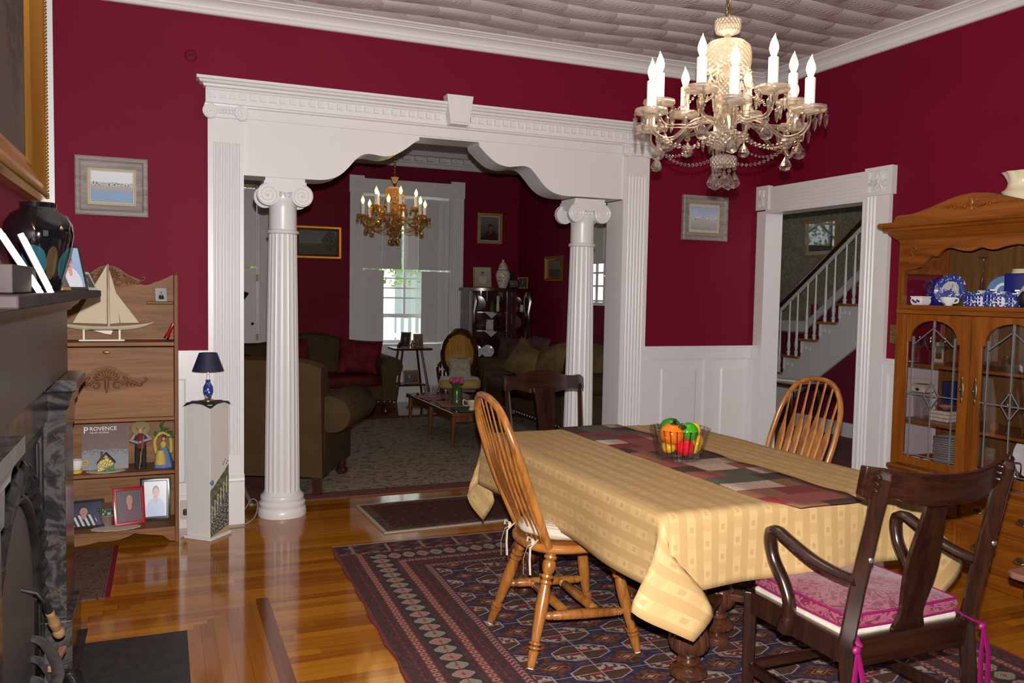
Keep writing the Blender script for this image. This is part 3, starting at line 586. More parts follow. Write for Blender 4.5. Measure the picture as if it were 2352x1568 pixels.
for x0, x1, n, f0, f1 in ((-4.089, -3.885, 8, -4.060, -3.905), (-1.248, -1.037, 6, -1.220, -1.062)):
    m = MB(); m.xy(fluted(x0, x1, n, f0, f1, .030), .43, 2.318); m.box(x0, x1, -.030, 0, 2.318, 2.47); m.box(x0, x1, -.030, 0, .30, .43)
    m.box(x0-.004, x1+.004, -.040, 0, 0, .265); m.yz([(0, .262), (-.040, .262), (-.046, .272), (-.042, .285), (-.036, .29), (-.038, .30), (-.030, .308), (0, .308)], x0-.004, x1+.004)
    m.make('pilaster', 'white_paint', arch, smooth=25)
    xi = (-3.90, -3.8835) if x0 < -3 else (-1.2495, -1.236)
    MB().box(xi[0], xi[1], -.0255, .215, 0, 2.14).make('jamb', 'white_paint', arch, smooth=0)
    m = MB(); volute(m, (x0+.012, -.052, 2.492), .042, .032, sgn=-1); volute(m, (x1-.012, -.052, 2.492), .042, .032)
    m.box(x0+.02, x1-.02, -.055, -.02, 2.46, 2.468); m.box(x0+.02, x1-.02, -.050, -.02, 2.468, 2.52); m.box(x0-.02, x1+.02, -.060, -.02, 2.518, 2.53)
    for i in range(6): m.ball((x0+.055+i*(x1-x0-.11)/5, -.052, 2.498), (.012, .010, .016), 8, 6)
    m.make('pilaster_capital', 'white_paint', arch, smooth=35)
# two free-standing fluted columns
def column(label, x, y):
    r = thing('ionic_column', label, 'column', (x, y, 0), 0, 'fluted white columns in the archway'); r['kind'] = 'thing'
    m = MB(); m.lathe([(.150, 0), (.152, .02), (.147, .05), (.141, .056), (.143, .062), (.146, .082), (.140, .092), (.130, .096), (.133, .104), (.138, .118), (.134, .132), (.124, .138), (.118, .15), (.112, .158)], 48); m.make('base', 'white_paint', r)
    m = MB(); N = 20
    def k(u, z): return 1-.055*max(0., sin(pi*((u*N) % 1)))**.7
    pr = [(.109-.023*t**1.3, .158+(1.80-.158)*t) for t in [i/8 for i in range(9)]]; m.lathe(pr, N*8, k=k); m.make('shaft', 'white_paint', r, smooth=25)
    m = MB(); m.lathe([(.088, 1.795), (.097, 1.80), (.100, 1.808), (.097, 1.816), (.090, 1.82), (.086, 1.825), (.085, 1.96), (.088, 1.975), (.095, 2.0), (.105, 2.03), (.1, 2.05)], 40)
    for sy in (-1, 1):
        for sx in (-1, 1): volute(m, (sx*.103, sy*.098, 2.030), .066, .036, ny=sy, sgn=-sx)
        m.xz([(-.11, 2.095), (.11, 2.095), (.10, 2.07), (.05, 2.052), (0, 2.047), (-.05, 2.052), (-.10, 2.07)], sy*.098-.02, sy*.098+.02)
        for i in range(5): m.ball((-.05+.025*i, sy*.10, 2.035), (.010, .012, .014), 8, 6)
    m.box(-.125, .125, -.10, .10, 2.06, 2.095); m.box(-.128, .128, -.118, .118, 2.095, 2.115); m.box(-.120, .120, -.112, .112, 2.115, 2.136); m.make('capital', 'white_paint', r, smooth=35)
column('white fluted column beside the pedestal lamp and the bookcase', -3.635, .118)
column('white fluted column just behind the dark chair at the table end', -1.505, .118)
# ------------------------------------------------------------------ doorway to the stair hall
d = thing('door_1', 'white cased doorway with carved corner blocks, open to the staircase', 'doorway'); d['kind'] = 'structure'
def fl_y(y0, y1, n, f0, f1, out): return [(-b if b else 0, a) for a, b in [(p[0], -p[1]) for p in fluted(y0, y1, n, f0, f1, out)]]
m = MB(); m.prism(fluted(-1.301, -1.085, 3, -1.20, -1.115, .030), lambda a, b: (b, a, 0), lambda a, b: (b, a, 2.14)); m.box(-.030, 0, -.105, -.002, 0, 2.12)
m.box(-.034, .13, -1.090, -1.08, 0, 2.11); m.box(-.034, .13, -.11, -.100, 0, 2.11); m.box(-.034, .13, -1.085, -.105, 2.10, 2.112); m.make('casing', 'white_paint', d, smooth=25)
m = MB(); m.box(-.026, 0, -1.11, -.10, 2.108, 2.30)
for i in range(7): m.box(-.031, -.02, -1.11, -.10, 2.116+i*.026, 2.133+i*.026)
m.make('header', 'white_paint', d, smooth=0)
for y0, y1 in ((-1.326, -1.102), (-.141, -.002)):
    m = MB(); z0, z1 = 2.130, 2.312; m.box(-.0335, 0, y0, y1, z0, z1); b = .032
    for q in ((y0-.001, y0+b, z0-.001, z1+.001), (y1-b, y1+.0005, z0-.001, z1+.001), (y0+b, y1-b, z0-.0008, z0+b*.8), (y0+b, y1-b, z1-b*.8, z1+.0008)): m.box(-.045, -.030-.0003*q[2], *q)
   
    rnd = random.Random(3); cy0, cz0 = (y0+y1)/2, (z0+z1)/2; hw = (y1-y0)/2-b
    for i in range(9):
        a = i*2*pi/9+.3; q = [Vector((-.040, cy0+cos(a)*hw*t*.98+.018*sin(a*2+t*3)*(hw/.08), cz0+sin(a)*.062*t)) for t in (.15, .45, .75, 1.)]
        m.tube(q, [.010, .013, .011, .004], 6)
    m.ball((-.042, cy0, cz0), (.012, .02*min(1, hw/.05), .02), 10, 6); m.make('corner_block', 'white_paint', d, smooth=35)
# ------------------------------------------------------------------ stair hall
sbox('wall_hall_back', 'leaf_wallpaper', (3.3, 3.42, -3.2, 4.7, 1.0, 3.4)); sbox('wall_hall_dado', 'red_stair_wall', (3.302, 3.42, -3.2, 4.7, 0, 1.0))
sbox('wall_hall_side', 'leaf_wallpaper', (1.2, 1.3, 1.35, 4.7, 0, 3.4), (.3, 1.3, 1.35, 1.45, 0, 3.4), (.3, .31, .16, 1.4, 0, 3.4))
struct(MB().xy([(.131, .0), (.131, .2), (.31, .2), (.31, .16)], 0, 3.4).make('wall_hall_corner', 'leaf_wallpaper', smooth=0)); sbox('wall_hall_front', 'leaf_wallpaper', (.13, 3.42, -3.3, -3.2, 0, 3.4))
sbox('wall_hall_end', 'leaf_wallpaper', (1.2, 3.42, 4.5, 4.6, 0, 2.25), (1.2, 1.35, 4.5, 4.6, 2.25, 3.4), (2.3, 3.42, 4.5, 4.6, 2.25, 3.4), (1.35, 2.3, 4.5, 4.6, 2.9, 3.4))
wn = thing('window_4', 'glazed transom with crossed bars over the front door', 'window'); wn['kind'] = 'structure'
m = MB(); m.bar((1.35, 4.5, 2.25), (2.3, 4.5, 2.9), .03, .03); m.bar((1.35, 4.5, 2.9), (2.3, 4.5, 2.25), .03, .03); m.bar((1.35, 4.5, 2.575), (2.3, 4.5, 2.575), .03, .03)
for xx in (1.35, 1.6, 2.05, 2.3): m.bar((xx, 4.5, 2.25), (xx, 4.5, 2.9), .04, .04)
m.make('muntins', 'white_paint', wn, smooth=0); m = MB(); m.box(1.35, 2.3, 4.53, 4.535, 2.25, 2.9); m.make('pane', 'window_glass', wn, smooth=0)
m = MB(); sl = .733; Y0 = 3.12
def wl(y): return 1.02 if y > Y0 else 1.02+(Y0-y)*sl
m.yz([(4.5, 1.02), (Y0, 1.02), (-.5, wl(-.5)), (-.5, wl(-.5)+.14), (Y0-.06, 1.16), (4.5, 1.16)], 3.27, 3.30)
m.yz([(4.5, 1.12), (Y0-.04, 1.12), (-.5, wl(-.5)+.11), (-.5, wl(-.5)+.14), (Y0-.06, 1.16), (4.5, 1.16)], 3.255, 3.28); struct(m.make('trim_stair_rail', 'white_paint', smooth=0))
m = MB(); m.yz([(Y0, 1.0), (Y0, 1.02), (-.5, wl(-.5)+.02), (-.5, 1.0)], 3.296, 3.3); struct(m.make('wall_stair_dado', 'red_stair_wall', smooth=0))
st = thing('staircase', 'straight staircase with white balusters, oak treads and dark handrail beyond the doorway', 'staircase')
XS = 2.3; K = range(-3, 9); ny = lambda k: 2.37-.277*k; nz = lambda k: .796+.203*k
m = MB(); pl_ = []
for k in K: pl_ += [(ny(k)-.03, nz(k)-.205), (ny(k)-.03, nz(k)-.02)]
yl, yr = ny(-3)-.03, ny(8)-.31; pl_ += [(yr, nz(8)-.02), (yr, .99+(1.2-yr)*.70), (2.49, .09), (yl+.0, 0.)]
m.yz(pl_, XS, XS+.03)
for k in K:
    yy, zz = ny(k)-.10, nz(k)-.10; m.tube([(XS-.004, yy+.03*cos(t)*(1-t/9), zz+.03*sin(t)*(1-t/9)) for t in [i*.4 for i in range(20)]], .006, 5); m.tube([(XS-.004, yy-.07+.022*cos(t)*(1-t/9), zz-.01+.022*sin(t)*(1-t/9)) for t in [i*.4 for i in range(20)]], .005, 5)
    m.box(XS-.008, XS, ny(k)-.05, ny(k)-.03, nz(k)-.16, nz(k)-.02)
m.make('stringer', 'white_paint', st, smooth=0)
for k in K:
    m = MB(); m.box(XS-.03, 3.29, ny(k)-.30, ny(k), nz(k)-.028, nz(k)); m.make('tread', 'oak_honey_y', st, bevel=.008, smooth=0)
    m = MB(); m.box(XS+.03, 3.29, ny(k)-.05, ny(k)-.03, nz(k)-.2, nz(k)-.028); m.make('riser', 'white_paint', st, smooth=0)
hr = lambda y: 1.400+.742*(2.4-y)
bp = [(.019, 0), (.019, .03), (.024, .05), (.014, .07), (.019, .10), (.022, .14), (.018, .2), (.013, .235), (.016, .245), (.013, .255), (.017, .27), (.011, .5), (.010, .62), (.010, .8)]
for k in range(-2, 6):
    for dy in (.075, .20):
        y_ = ny(k)-dy; h_ = hr(y_)-.045-nz(k); m = MB(); m.lathe([(r_, q*h_/.8) for r_, q in bp], 10, (XS+.03, y_, nz(k))); m.make('baluster', 'white_paint', st)
m = MB(); m.tube([(XS+.03, y_, hr(y_)) for y_ in (2.44, 2.0, 1.0, 0., -.3)], .036, 12, flat=.8); m.make('handrail', 'mahogany', st)
m = MB(); m.bar((XS+.03, 2.44, hr(2.44)-.055), (XS+.03, -.3, hr(-.3)-.055), .03, .03); m.make('rail_fillet', 'white_paint', st, smooth=0)
m = MB(); m.yz([(2.48, 0), (2.48, .08), (yr, .98+(1.2-yr)*.70), (yr, 0)], XS+.02, XS+.04); struct(m.make('wall_under_stair', 'red_stair_wall', smooth=0))
sbox('baseboard_hall', 'white_paint', (XS, XS+.02, .0, 2.2, 0, .15))
# ------------------------------------------------------------------ parlor windows
def shutter(m, x0, x1, y, z0, z1, th=.025, split=2):
    m.box(x0, x1, y, y+th, z0, z1); hh = (z1-z0)/split
    for i in range(split):
        a, b, c_, d_ = x0+.05, x1-.05, z0+hh*i+.07, z0+hh*(i+1)-.07
        for n_, q in enumerate(((a, b, c_, c_+.012), (a, b, d_-.012, d_), (a, a+.012, c_, d_), (b-.012, b, c_, d_))): m.box(q[0], q[1], y-.008-.0004*n_, y+.005, q[2], q[3])
def casing(root, x0, x1, zt, cw=.17, y=YB):
    m = MB()
    for a, b in ((x0-cw, x0), (x1, x1+cw)): m.prism(fluted(a, b, 5, a+.02, b-.02, .028), lambda p, q: (p, y+q, 0), lambda p, q: (p, y+q, zt))
    m.make('casing', 'white_paint', root, smooth=25); m = MB(); m.box(x0, x1, y-.024, y, zt, zt+.175)
    for i in range(5): m.box(x0, x1, y-.03, y-.02, zt+.012+i*.033, zt+.034+i*.033)
    m.make('header', 'white_paint', root, smooth=0)
    for c_ in (x0-cw/2, x1+cw/2):
        m = MB(); m.box(c_-cw/2-.01, c_+cw/2+.01, y-.036, y, zt-.01, zt+.205)
        for q in range(8):
            a = q*pi/4+.2; m.tube([(c_+cos(a)*.05*t, y-.038, zt+.095+sin(a)*.055*t) for t in (.2, .6, 1.)], [.008, .011, .004], 6)
        m.make('corner_block', 'white_paint', root, smooth=35)
w1 = thing('window_1', 'tall parlor window with half-open white shutters behind the gold chandelier', 'window'); w1['kind'] = 'structure'
casing(w1, -1.98, -.80, 2.70)
m = MB(); ys = YB+.25; m.box(-1.98, -1.93, ys, ys+.05, .74, 2.70); m.box(-.85, -.80, ys, ys+.05, .74, 2.70); m.box(-1.98, -.80, ys, ys+.05, 2.63, 2.70); m.box(-1.98, -.80, ys-.02, ys+.06, .74, .80); m.box(-1.98, -.80, ys-.01, ys+.03, 1.10, 1.15)
for xx in (-1.68, -1.36, -1.06): m.box(xx-.014, xx+.014, ys, ys+.025, 1.1, 2.65)
for zz in (1.36, 1.49, 1.62, 1.88, 2.14, 2.4): m.box(-1.95, -.83, ys+.002, ys+.022, zz-.010, zz+.010)
m.make('sash', 'white_paint', w1, smooth=0); m = MB(); m.box(-1.95, -.83, ys+.03, ys+.034, .8, 2.65); m.make('pane', 'window_glass', w1, smooth=0)
m = MB(); m.box(-1.985, -1.975, YB, YB+.33, .74, 2.7); m.box(-.805, -.795, YB, YB+.33, .74, 2.7); m.box(-1.98, -.80, YB, YB+.33, 2.695, 2.705); m.box(-1.99, -.79, YB-.03, YB+.26, .735, .76); m.make('jamb_lining', 'white_paint', w1, smooth=0)
for x0, x1, z0, z1, sp in ((-1.97, -1.695, .78, 1.715, 2), (-1.187, -.955, .78, 1.715, 2), (-1.97, -1.72, 1.735, 2.66, 1), (-1.715, -1.46, 1.735, 2.66, 1), (-1.225, -.955, 1.735, 2.66, 1)):
    m = MB(); shutter(m, x0, x1, YB+.035, z0, z1, split=sp); m.make('shutter', 'shutter_grey', w1, smooth=0)
for z0, z1 in ((.78, 1.715), (1.735, 2.66)): m = MB(); shutter(m, -.952, -.806, YB+.07, z0, z1, split=1); m.make('shutter', 'shutter_grey', w1, smooth=0)
m = MB(); shutter(m, 0, .19, 0, 1.735, 2.66, split=1); o = m.make('shutter', 'shutter_grey', w1, loc=(-1.415, YB+.10, 0), smooth=0); o.rotation_euler = (0, 0, radians(-18))
m = MB(); m.box(-1.98, -.80, YB-.02, YB, 0, .735); m.box(-1.9, -.88, YB-.03, YB-.018, .60, .66); struct(m.make('trim_window_panel', 'white_paint', smooth=0))
vt = tag(MB().box(-.99, -.64, YB-.055, YB-.03, .22, .60).make('radiator_grille', 'white_paint', smooth=0, bevel=.004), 'white radiator grille with dark slots beneath the parlor window', 'grille')
m = MB(); [m.box(-.95+i*.052, -.925+i*.052, YB-.058, YB-.05, .44-.11*j, .52-.11*j) for i in range(6) for j in range(2)]; m.make('slots', 'dark_gap', vt, smooth=0)
w2 = thing('window_2', 'shuttered parlor window seen between the pilaster and the column', 'window'); w2['kind'] = 'structure'
casing(w2, -4.45, -3.274, 2.70)
for i in range(4):
    for z0, z1, sp in ((.78, 1.70, 1), (1.72, 2.66, 1)):
        m = MB(); shutter(m, -4.44+i*.29, -4.155+i*.29, YB+.03, z0, z1, split=sp); m.make('shutter', 'shutter_grey', w2, smooth=0)
m = MB(); m.box(-4.45, -3.274, YB-.01, YB+.05, .0, .78); m.make('apron_panel', 'shutter_grey', w2, smooth=0)
m = MB(); m.ball((-3.33, YB+.01, 1.02), .018, 10, 8); m.make('knob', 'black_lacquer', w2)
for zz in (1.58, .86): m = MB(); m.box(-3.292, -3.262, YB-.036, YB-.02, zz-.04, zz+.04); m.make('hinge', 'antique_brass', w2, smooth=0)
w3 = thing('window_3', 'parlor side window with a white shutter above bright glass', 'window'); w3['kind'] = 'structure'
m = MB(); m.box(.165, .18, 1.83, 1.95, 1.30, 2.42); m.box(.165, .18, 3.42, 3.54, 1.30, 2.42); m.box(.165, .18, 1.83, 3.54, 2.30, 2.42); m.box(.13, .26, 1.83, 3.54, 1.33, 1.365); m.make('casing', 'white_paint', w3, smooth=0)
m = MB()
for yy in (2.25, 2.53, 2.82, 3.12): m.box(.24, .262, yy-.012, yy+.012, 1.36, 2.3)
for zz in (1.38, 1.55, 1.70, 1.90, 2.1): m.box(.24, .262, 1.95, 3.42, zz-.01, zz+.01)
m.make('sash', 'white_paint', w3, smooth=0); m = MB(); m.box(.27, .273, 1.95, 3.42, 1.36, 2.3); m.make('pane', 'window_glass', w3, smooth=0)
m = MB(); m.box(.195, .215, 2.83, 3.40, 1.80, 2.29); m.box(.185, .2, 2.87, 3.05, 1.85, 2.24); m.box(.185, .2, 3.12, 3.36, 1.85, 2.24); m.make('shutter', 'shutter_grey', w3, smooth=0)
# ------------------------------------------------------------------ outside the windows
m = MB(); m.box(-16, 12, 5.6, 30, -.9, -.8); struct(m.make('ground_lawn', 'lawn', smooth=0))
fn = thing('picket_fence', 'white picket fence seen through the parlor window', 'fence', (-1.4, 9.6, -.8))
m = MB(); [m.box(-5+i*.14, -4.93+i*.14, -.01, .01, 0, 1.75+.03*(i % 2)) for i in range(72)]; m.make('pickets', 'fence_white', fn, smooth=0)
m = MB(); m.box(-5, 5.1, .01, .05, .4, .48); m.box(-5, 5.1, .01, .05, 1.4, 1.48); m.make('rails', 'fence_white', fn, smooth=0)
tr = thing('garden_tree', 'leafy garden tree with a low branch beyond the fence', 'tree', (-2.6, 11.8, -.8))
m = MB(); m.tube([(-.3, 0, 0), (-.2, 0, 1.2), (0, 0, 2.2), (.2, 0, 3.6), (.3, 0, 5)], [.36, .3, .26, .2, .1], 10); m.tube([(-.1, 0, 1.9), (.8, -.2, 2.15), (1.6, -.3, 2.35), (2.6, -.3, 2.9)], [.2, .16, .13, .06], 8); m.tube([(0, 0, 2.6), (-.9, -.1, 3.1), (-1.8, 0, 4)], [.15, .12, .05], 8); m.make('trunk', 'bark', tr)
m = MB(); rnd = random.Random(5)
for i in range(5200):
    c_ = Vector((rnd.uniform(-2.2, 3.4), rnd.uniform(-1.2, 1.2), rnd.uniform(2.35, 5.2))); a = Vector((rnd.gauss(0, 1), rnd.gauss(0, 1), rnd.gauss(0, 1))).normalized()*.06; b = a.orthogonal().normalized()*.035
    m.put([c_-a, c_+b, c_+a, c_-b], [(0, 1, 2, 3)])
m.make('foliage', 'tree_leaf', tr, smooth=0)
sd = thing('garden_shed', 'grey neighbouring house wall beyond the garden fence', 'house', (1.9, 14.2, -.8))
m = MB(); m.box(-.6, 2.6, 0, 2, 0, 2.9); m.make('wall', 'house_grey', sd, smooth=0); m = MB(); m.yz([(-.2, 2.85), (1., 3.7), (2.2, 2.85)], -.8, 2.8); m.make('roof', 'book_dark', sd, smooth=0)
# ------------------------------------------------------------------ rugs
def rug(name, label, cx, cy_, hw, hl, mat, rz=0., wav=0.):
    m = MB(); N = 40; rows = []
    for i in range(N+1):
        v = -hl+2*hl*i/N; q = wav*sin(i*.55)*.6+wav*sin(i*1.7)
        rows.append([(-hw-q, v, .0), (-hw-q, v, .008), (hw+q, v, .008), (hw+q, v, .0)])
    m.grid(rows, cu=True); n = len(m.v); m.f += [(0, 1, 2, 3), (n-4, n-3, n-2, n-1)]; m.mi += [0, 0]
    return tag(m.make(name, mat, loc=(cx, cy_, .001), rz=rz, smooth=0), label, 'rug')
rug('bokhara_rug', 'large dark red and navy carpet of octagon medallions under the dining table', -2.31, -2.36, 1.20, 1.62, 'bokhara_rug', radians(-1.2), .006)
rug('passage_rug', 'narrow dark red patterned rug lying just inside the archway', -2.29, -.165, .85, .345, 'passage_rug', radians(2.2))
rug('parlor_rug', 'large beige floral rug with red border under the parlor coffee table', -1.93, 2.22, 1.9, 1.80, 'parlor_rug', radians(.6))
rug('corner_rug', 'small faded red runner beside the fireplace, before the drop-front desk', -4.695, -.72, .12, .42, 'corner_rug')
# ------------------------------------------------------------------ dining table
TX, TY, TZ = -2.307, -2.345, .755
t = thing('dining_table', 'long dining table with carved bulbous legs, hidden under a gold cloth', 'table', (TX, TY, 0))
MB().box(-.55, .55, -.78, .78, .715, .752).make('tabletop', 'table_walnut', t, bevel=.008, smooth=0)
MB().box(-.46, .46, -.72, .72, .62, .715).make('apron', 'table_walnut', t, smooth=0)
lp = [(.052, 0), (.055, .012), (.050, .03), (.032, .042), (.040, .055), (.062, .07), (.064, .085), (.056, .10), (.036, .108), (.044, .118), (.044, .126), (.034, .134), (.040, .145), (.062, .165), (.070, .19), (.068, .215), (.055, .245), (.040, .262), (.030, .268), (.036, .278), (.036, .29), (.026, .30), (.032, .40), (.048, .52), (.050, .58), (.060, .60), (.060, .62)]
def gad(u, z): return 1+(.09*abs(sin(2*pi*u*6)) if .16 < z < .26 or .06 < z < .1 else 0)
for x, y in ((-.27, -.53), (.42, -.60), (-.42, .62), (.42, .62), (.10, -.2), (.0, .32)):
    MB().lathe(lp, 48, (x, y, .006), k=gad).make('leg', 'table_walnut', t)
m = MB(); m.bar((-.42, .62, .22), (.0, .32, .22), .07, .03); m.bar((.42, .62, .22), (.0, .32, .22), .07, .03); m.bar((.0, .32, .22), (.10, -.2, .22), .09, .03); m.bar((.10, -.2, .22), (.42, -.6, .22), .07, .03); m.bar((.10, -.2, .22), (-.27, -.53, .22), .07, .03); m.make('stretcher', 'table_walnut', t, bevel=.006, smooth=0)
# gold cloth: a flat sheet folded over the edges, the spare cloth of each corner hanging as a fold
# plan of the hanging corner, from the long side round to the end: out past the corner, across, then creased back
FOLD = spline([(.012, -.0, 0), (.07, .02, 0), (.125, .04, 0), (.08, .058, 0), (.0, .066, 0), (-.08, .064, 0), (-.135, .052, 0), (-.10, .030, 0), (-.05, .020, 0), (0, .012, 0)], 6)
def cloth():
    a, b, d, r0 = .565, .795, .262, .022
    nu, nv = int(2*(a+d)/.022), int(2*(b+d)/.022); m = MB(); rows = []; uvs = []
    rnd = random.Random(4)
    def hang(s):
        """distance past the edge -> (out, down)"""
        if s < r0*pi/2: return r0*sin(s/r0), r0*(1-cos(s/r0))
        return r0+.035*(s-r0*pi/2), r0+(s-r0*pi/2)*.999
    def pt(u, v):
        su = max(abs(u)-a, 0); sv = max(abs(v)-b, 0); sx = 1 if u > 0 else -1; sy = 1 if v > 0 else -1
        if su == 0 and sv == 0: return (u, v, TZ+.004+.0012*sin(u*31)*sin(v*17))
        if sv == 0:
            o, h = hang(su); o += .010*sin(v*9.)*min(1, h/.1)*(h/.2); return (sx*(a+o), v, TZ+.004-h)
        if su == 0:
            o, h = hang(sv); o += .012*sin(u*11+1)*(h/.2); return (u, sy*(b+o), TZ+.004-h)
        th = atan2(sv, su); r = sqrt(su*su+sv*sv); rr = r*(1+(.17 if sy < 0 else .40)*sin(2*th)**2); o, h = hang(rr); q = th/(pi/2)*(len(FOLD)-1); i = min(int(q), len(FOLD)-2); f_ = q-i
        px_, py_ = FOLD[i].x*(1-f_)+FOLD[i+1].x*f_, FOLD[i].y*(1-f_)+FOLD[i+1].y*f_; k = max(0., min(1., (rr-.02)/.27)); e = rr/.30*(1 if sy < 0 else .45)
        mg = k*k*(3-2*k); cx_, cy2 = o*cos(th), o*sin(th); X_, Y_ = cx_*(1-mg)+(px_*e+.022*cos(th))*mg, cy2*(1-mg)+(py_*e+.022*sin(th))*mg
        h = h*(1-.10*sin(2*th)**2*mg)
        return (sx*(a+X_), sy*(b+Y_), TZ+.004-h)
    us = [-(a+d)+2*(a+d)*i/nu for i in range(nu+1)]; vs = [-(b+d)+2*(b+d)*j/nv for j in range(nv+1)]
    for v in vs: rows.append([pt(u, v) for u in us]); uvs += [(u, v) for u in us]
    m.grid(rows); me = bpy.data.meshes.new('tablecloth'); me.from_pydata(m.v, [], m.f); me.materials.append(MT['damask_cloth'])
    ul = me.uv_layers.new(name='UVMap')
    for lp_ in me.loops: ul.data[lp_.index].uv = uvs[lp_.vertex_index]
    me.polygons.foreach_set('use_smooth', [True]*len(me.polygons))
    o = bpy.data.objects.new('tablecloth', me); COL.objects.link(o); o.location = (TX, TY, 0)
    sm = o.modifiers.new('thickness', 'SOLIDIFY'); sm.thickness = .0012; sm.offset = 1
    return o
tag(cloth(), 'gold damask tablecloth with woven squares hanging over the long dining table', 'tablecloth')
# patchwork runner
m = MB(); rows = []
for i in range(61):
    v = -3.235+1.72*i/60; x0, x1 = -2.46+.006*sin(i*.5), -2.108+.008*sin(i*.4+1)
    if i < 4: x0 += .05*(4-i)/4; x1 -= .045*(4-i)/4
    rows.append([(x0+(x1-x0)*k/6-TX, v-TY, .7625+.0012*sin(i*.7+k)) for k in range(7)])
m.grid(rows); o = m.make('table_runner', 'patchwork', loc=(TX, TY, 0)); sm = o.modifiers.new('thickness', 'SOLIDIFY'); sm.thickness = .003; sm.offset = 1
tag(o, 'patchwork table runner of red, brown, grey-green and cream patches', 'table runner')
# ------------------------------------------------------------------ glass bowl of glazed fruit
BX, BY, BZ = -2.335, -2.42, .7675
g = G('bowl_glass'); tr = g.n('BsdfTransparent', None, Color=(.95, .93, .91, 1)); gl = g.n('BsdfGlossy', None, Roughness=.03); mx = g.n('MixShader'); x, y, z = g.xyz(); a_ = g.m_('ARCTAN2', y, x)
hb = g.ab(g.m_('SINE', g.mul(a_, 14))); bp_ = g.n('Bump', Strength=.9, Distance=.006); g.set(bp_.inputs['Height'], hb); g.set(gl.inputs['Normal'], bp_.outputs[0]); g.set(tr.inputs['Color'], g.mix(g.lt(hb, .28), (.96, .95, .94), (.62, .58, .54)))
g.set(mx.inputs[0], g.thin(bp_.outputs[0], .06, .5)); g.set(mx.inputs[1], tr.outputs[0]); g.set(mx.inputs[2], gl.outputs[0]); g.set(g.o.inputs[0], mx.outputs[0]); MT['bowl_glass'] = g.m
bowl = MB().lathe([(0, .002), (.085, .0), (.093, .004), (.096, .03), (.100, .034), (.126, .126), (.128, .130), (.125, .131), (.120, .126), (.094, .030), (.086, .022), (0, .022)], 56, capb=False).make('fruit_bowl', 'bowl_glass', loc=(BX, BY, BZ), smooth=50)
rm = MB().lathe([(.1235, .129), (.1265, .127), (.129, .130), (.1265, .1325)], 56, capb=False, capt=False).make('rim', 'bowl_glass', bowl)
tag(bowl, 'ribbed clear glass bowl of glazed fruit standing on the patchwork runner', 'bowl')
def fruit(name, label, cat, c, r, mat, fn=None, rot=(0, 0, 0), seg=24): return tag(MB().ball((0, 0, 0), r, seg, 14, fn).make(name, mat, loc=(BX+c[0], BY+c[1], BZ+c[2]), rot=rot, smooth=60), label, cat, None)
o = thing('glazed_orange', 'glazed orange fruit with dark stem and leaf, heaped in the glass bowl', 'fruit', (BX-.058, BY-.030, BZ+.112))
MB().ball((0, 0, 0), (.050, .050, .046), 32, 14, lambda x, y, z: 1+.012*sin(16*atan2(y, x))-.06*max(0, z)**6).make('body', 'orange_glaze', o)
MB().tube([(0, -.012, .040), (.002, -.016, .055), (.0, -.020, .062)], [.006, .006, .008], 8).make('stem', 'black_stem', o); MB().ball((.028, -.032, .030), (.022, .011, .011), 12, 8).ball((.004, -.010, .042), (.018, .016, .006), 12, 6).make('leaf', 'leaf_glaze', o)
fruit('glazed_lime', 'dark green glazed lime at the back of the glass bowl', 'fruit', (-.012, .050, .122), (.048, .043, .043), 'dark_lime_glaze')
fruit('glazed_lime', 'bright green glazed lime with a small tip in the middle of the bowl', 'fruit', (.032, -.018, .114), (.043, .040, .040), 'lime_glaze', lambda x, y, z: 1+.18*max(0, -x)**8)
fruit('glazed_lemon', 'yellow glazed lemon rising behind the bright green lime', 'fruit', (.078, .022, .100), (.034, .034, .048), 'lemon_glaze', None, (.2, .3, 0))
fruit('glazed_tomato', 'red ribbed glazed tomato low at the front of the glass bowl', 'fruit', (-.005, -.048, .056), (.040, .036, .034), 'tomato_glaze', lambda x, y, z: 1+.06*abs(cos(4*atan2(y, x))), seg=40)
fruit('glazed_banana', 'yellow glazed fruit standing low beside the red tomato', 'fruit', (.066, -.035, .062), (.022, .022, .042), 'lemon_glaze', None, (.1, .35, 0))
fruit('glazed_pear', 'amber glazed pear lying beneath the glazed orange', 'fruit', (-.056, -.004, .052), (.030, .034, .026), 'yellow_glaze')
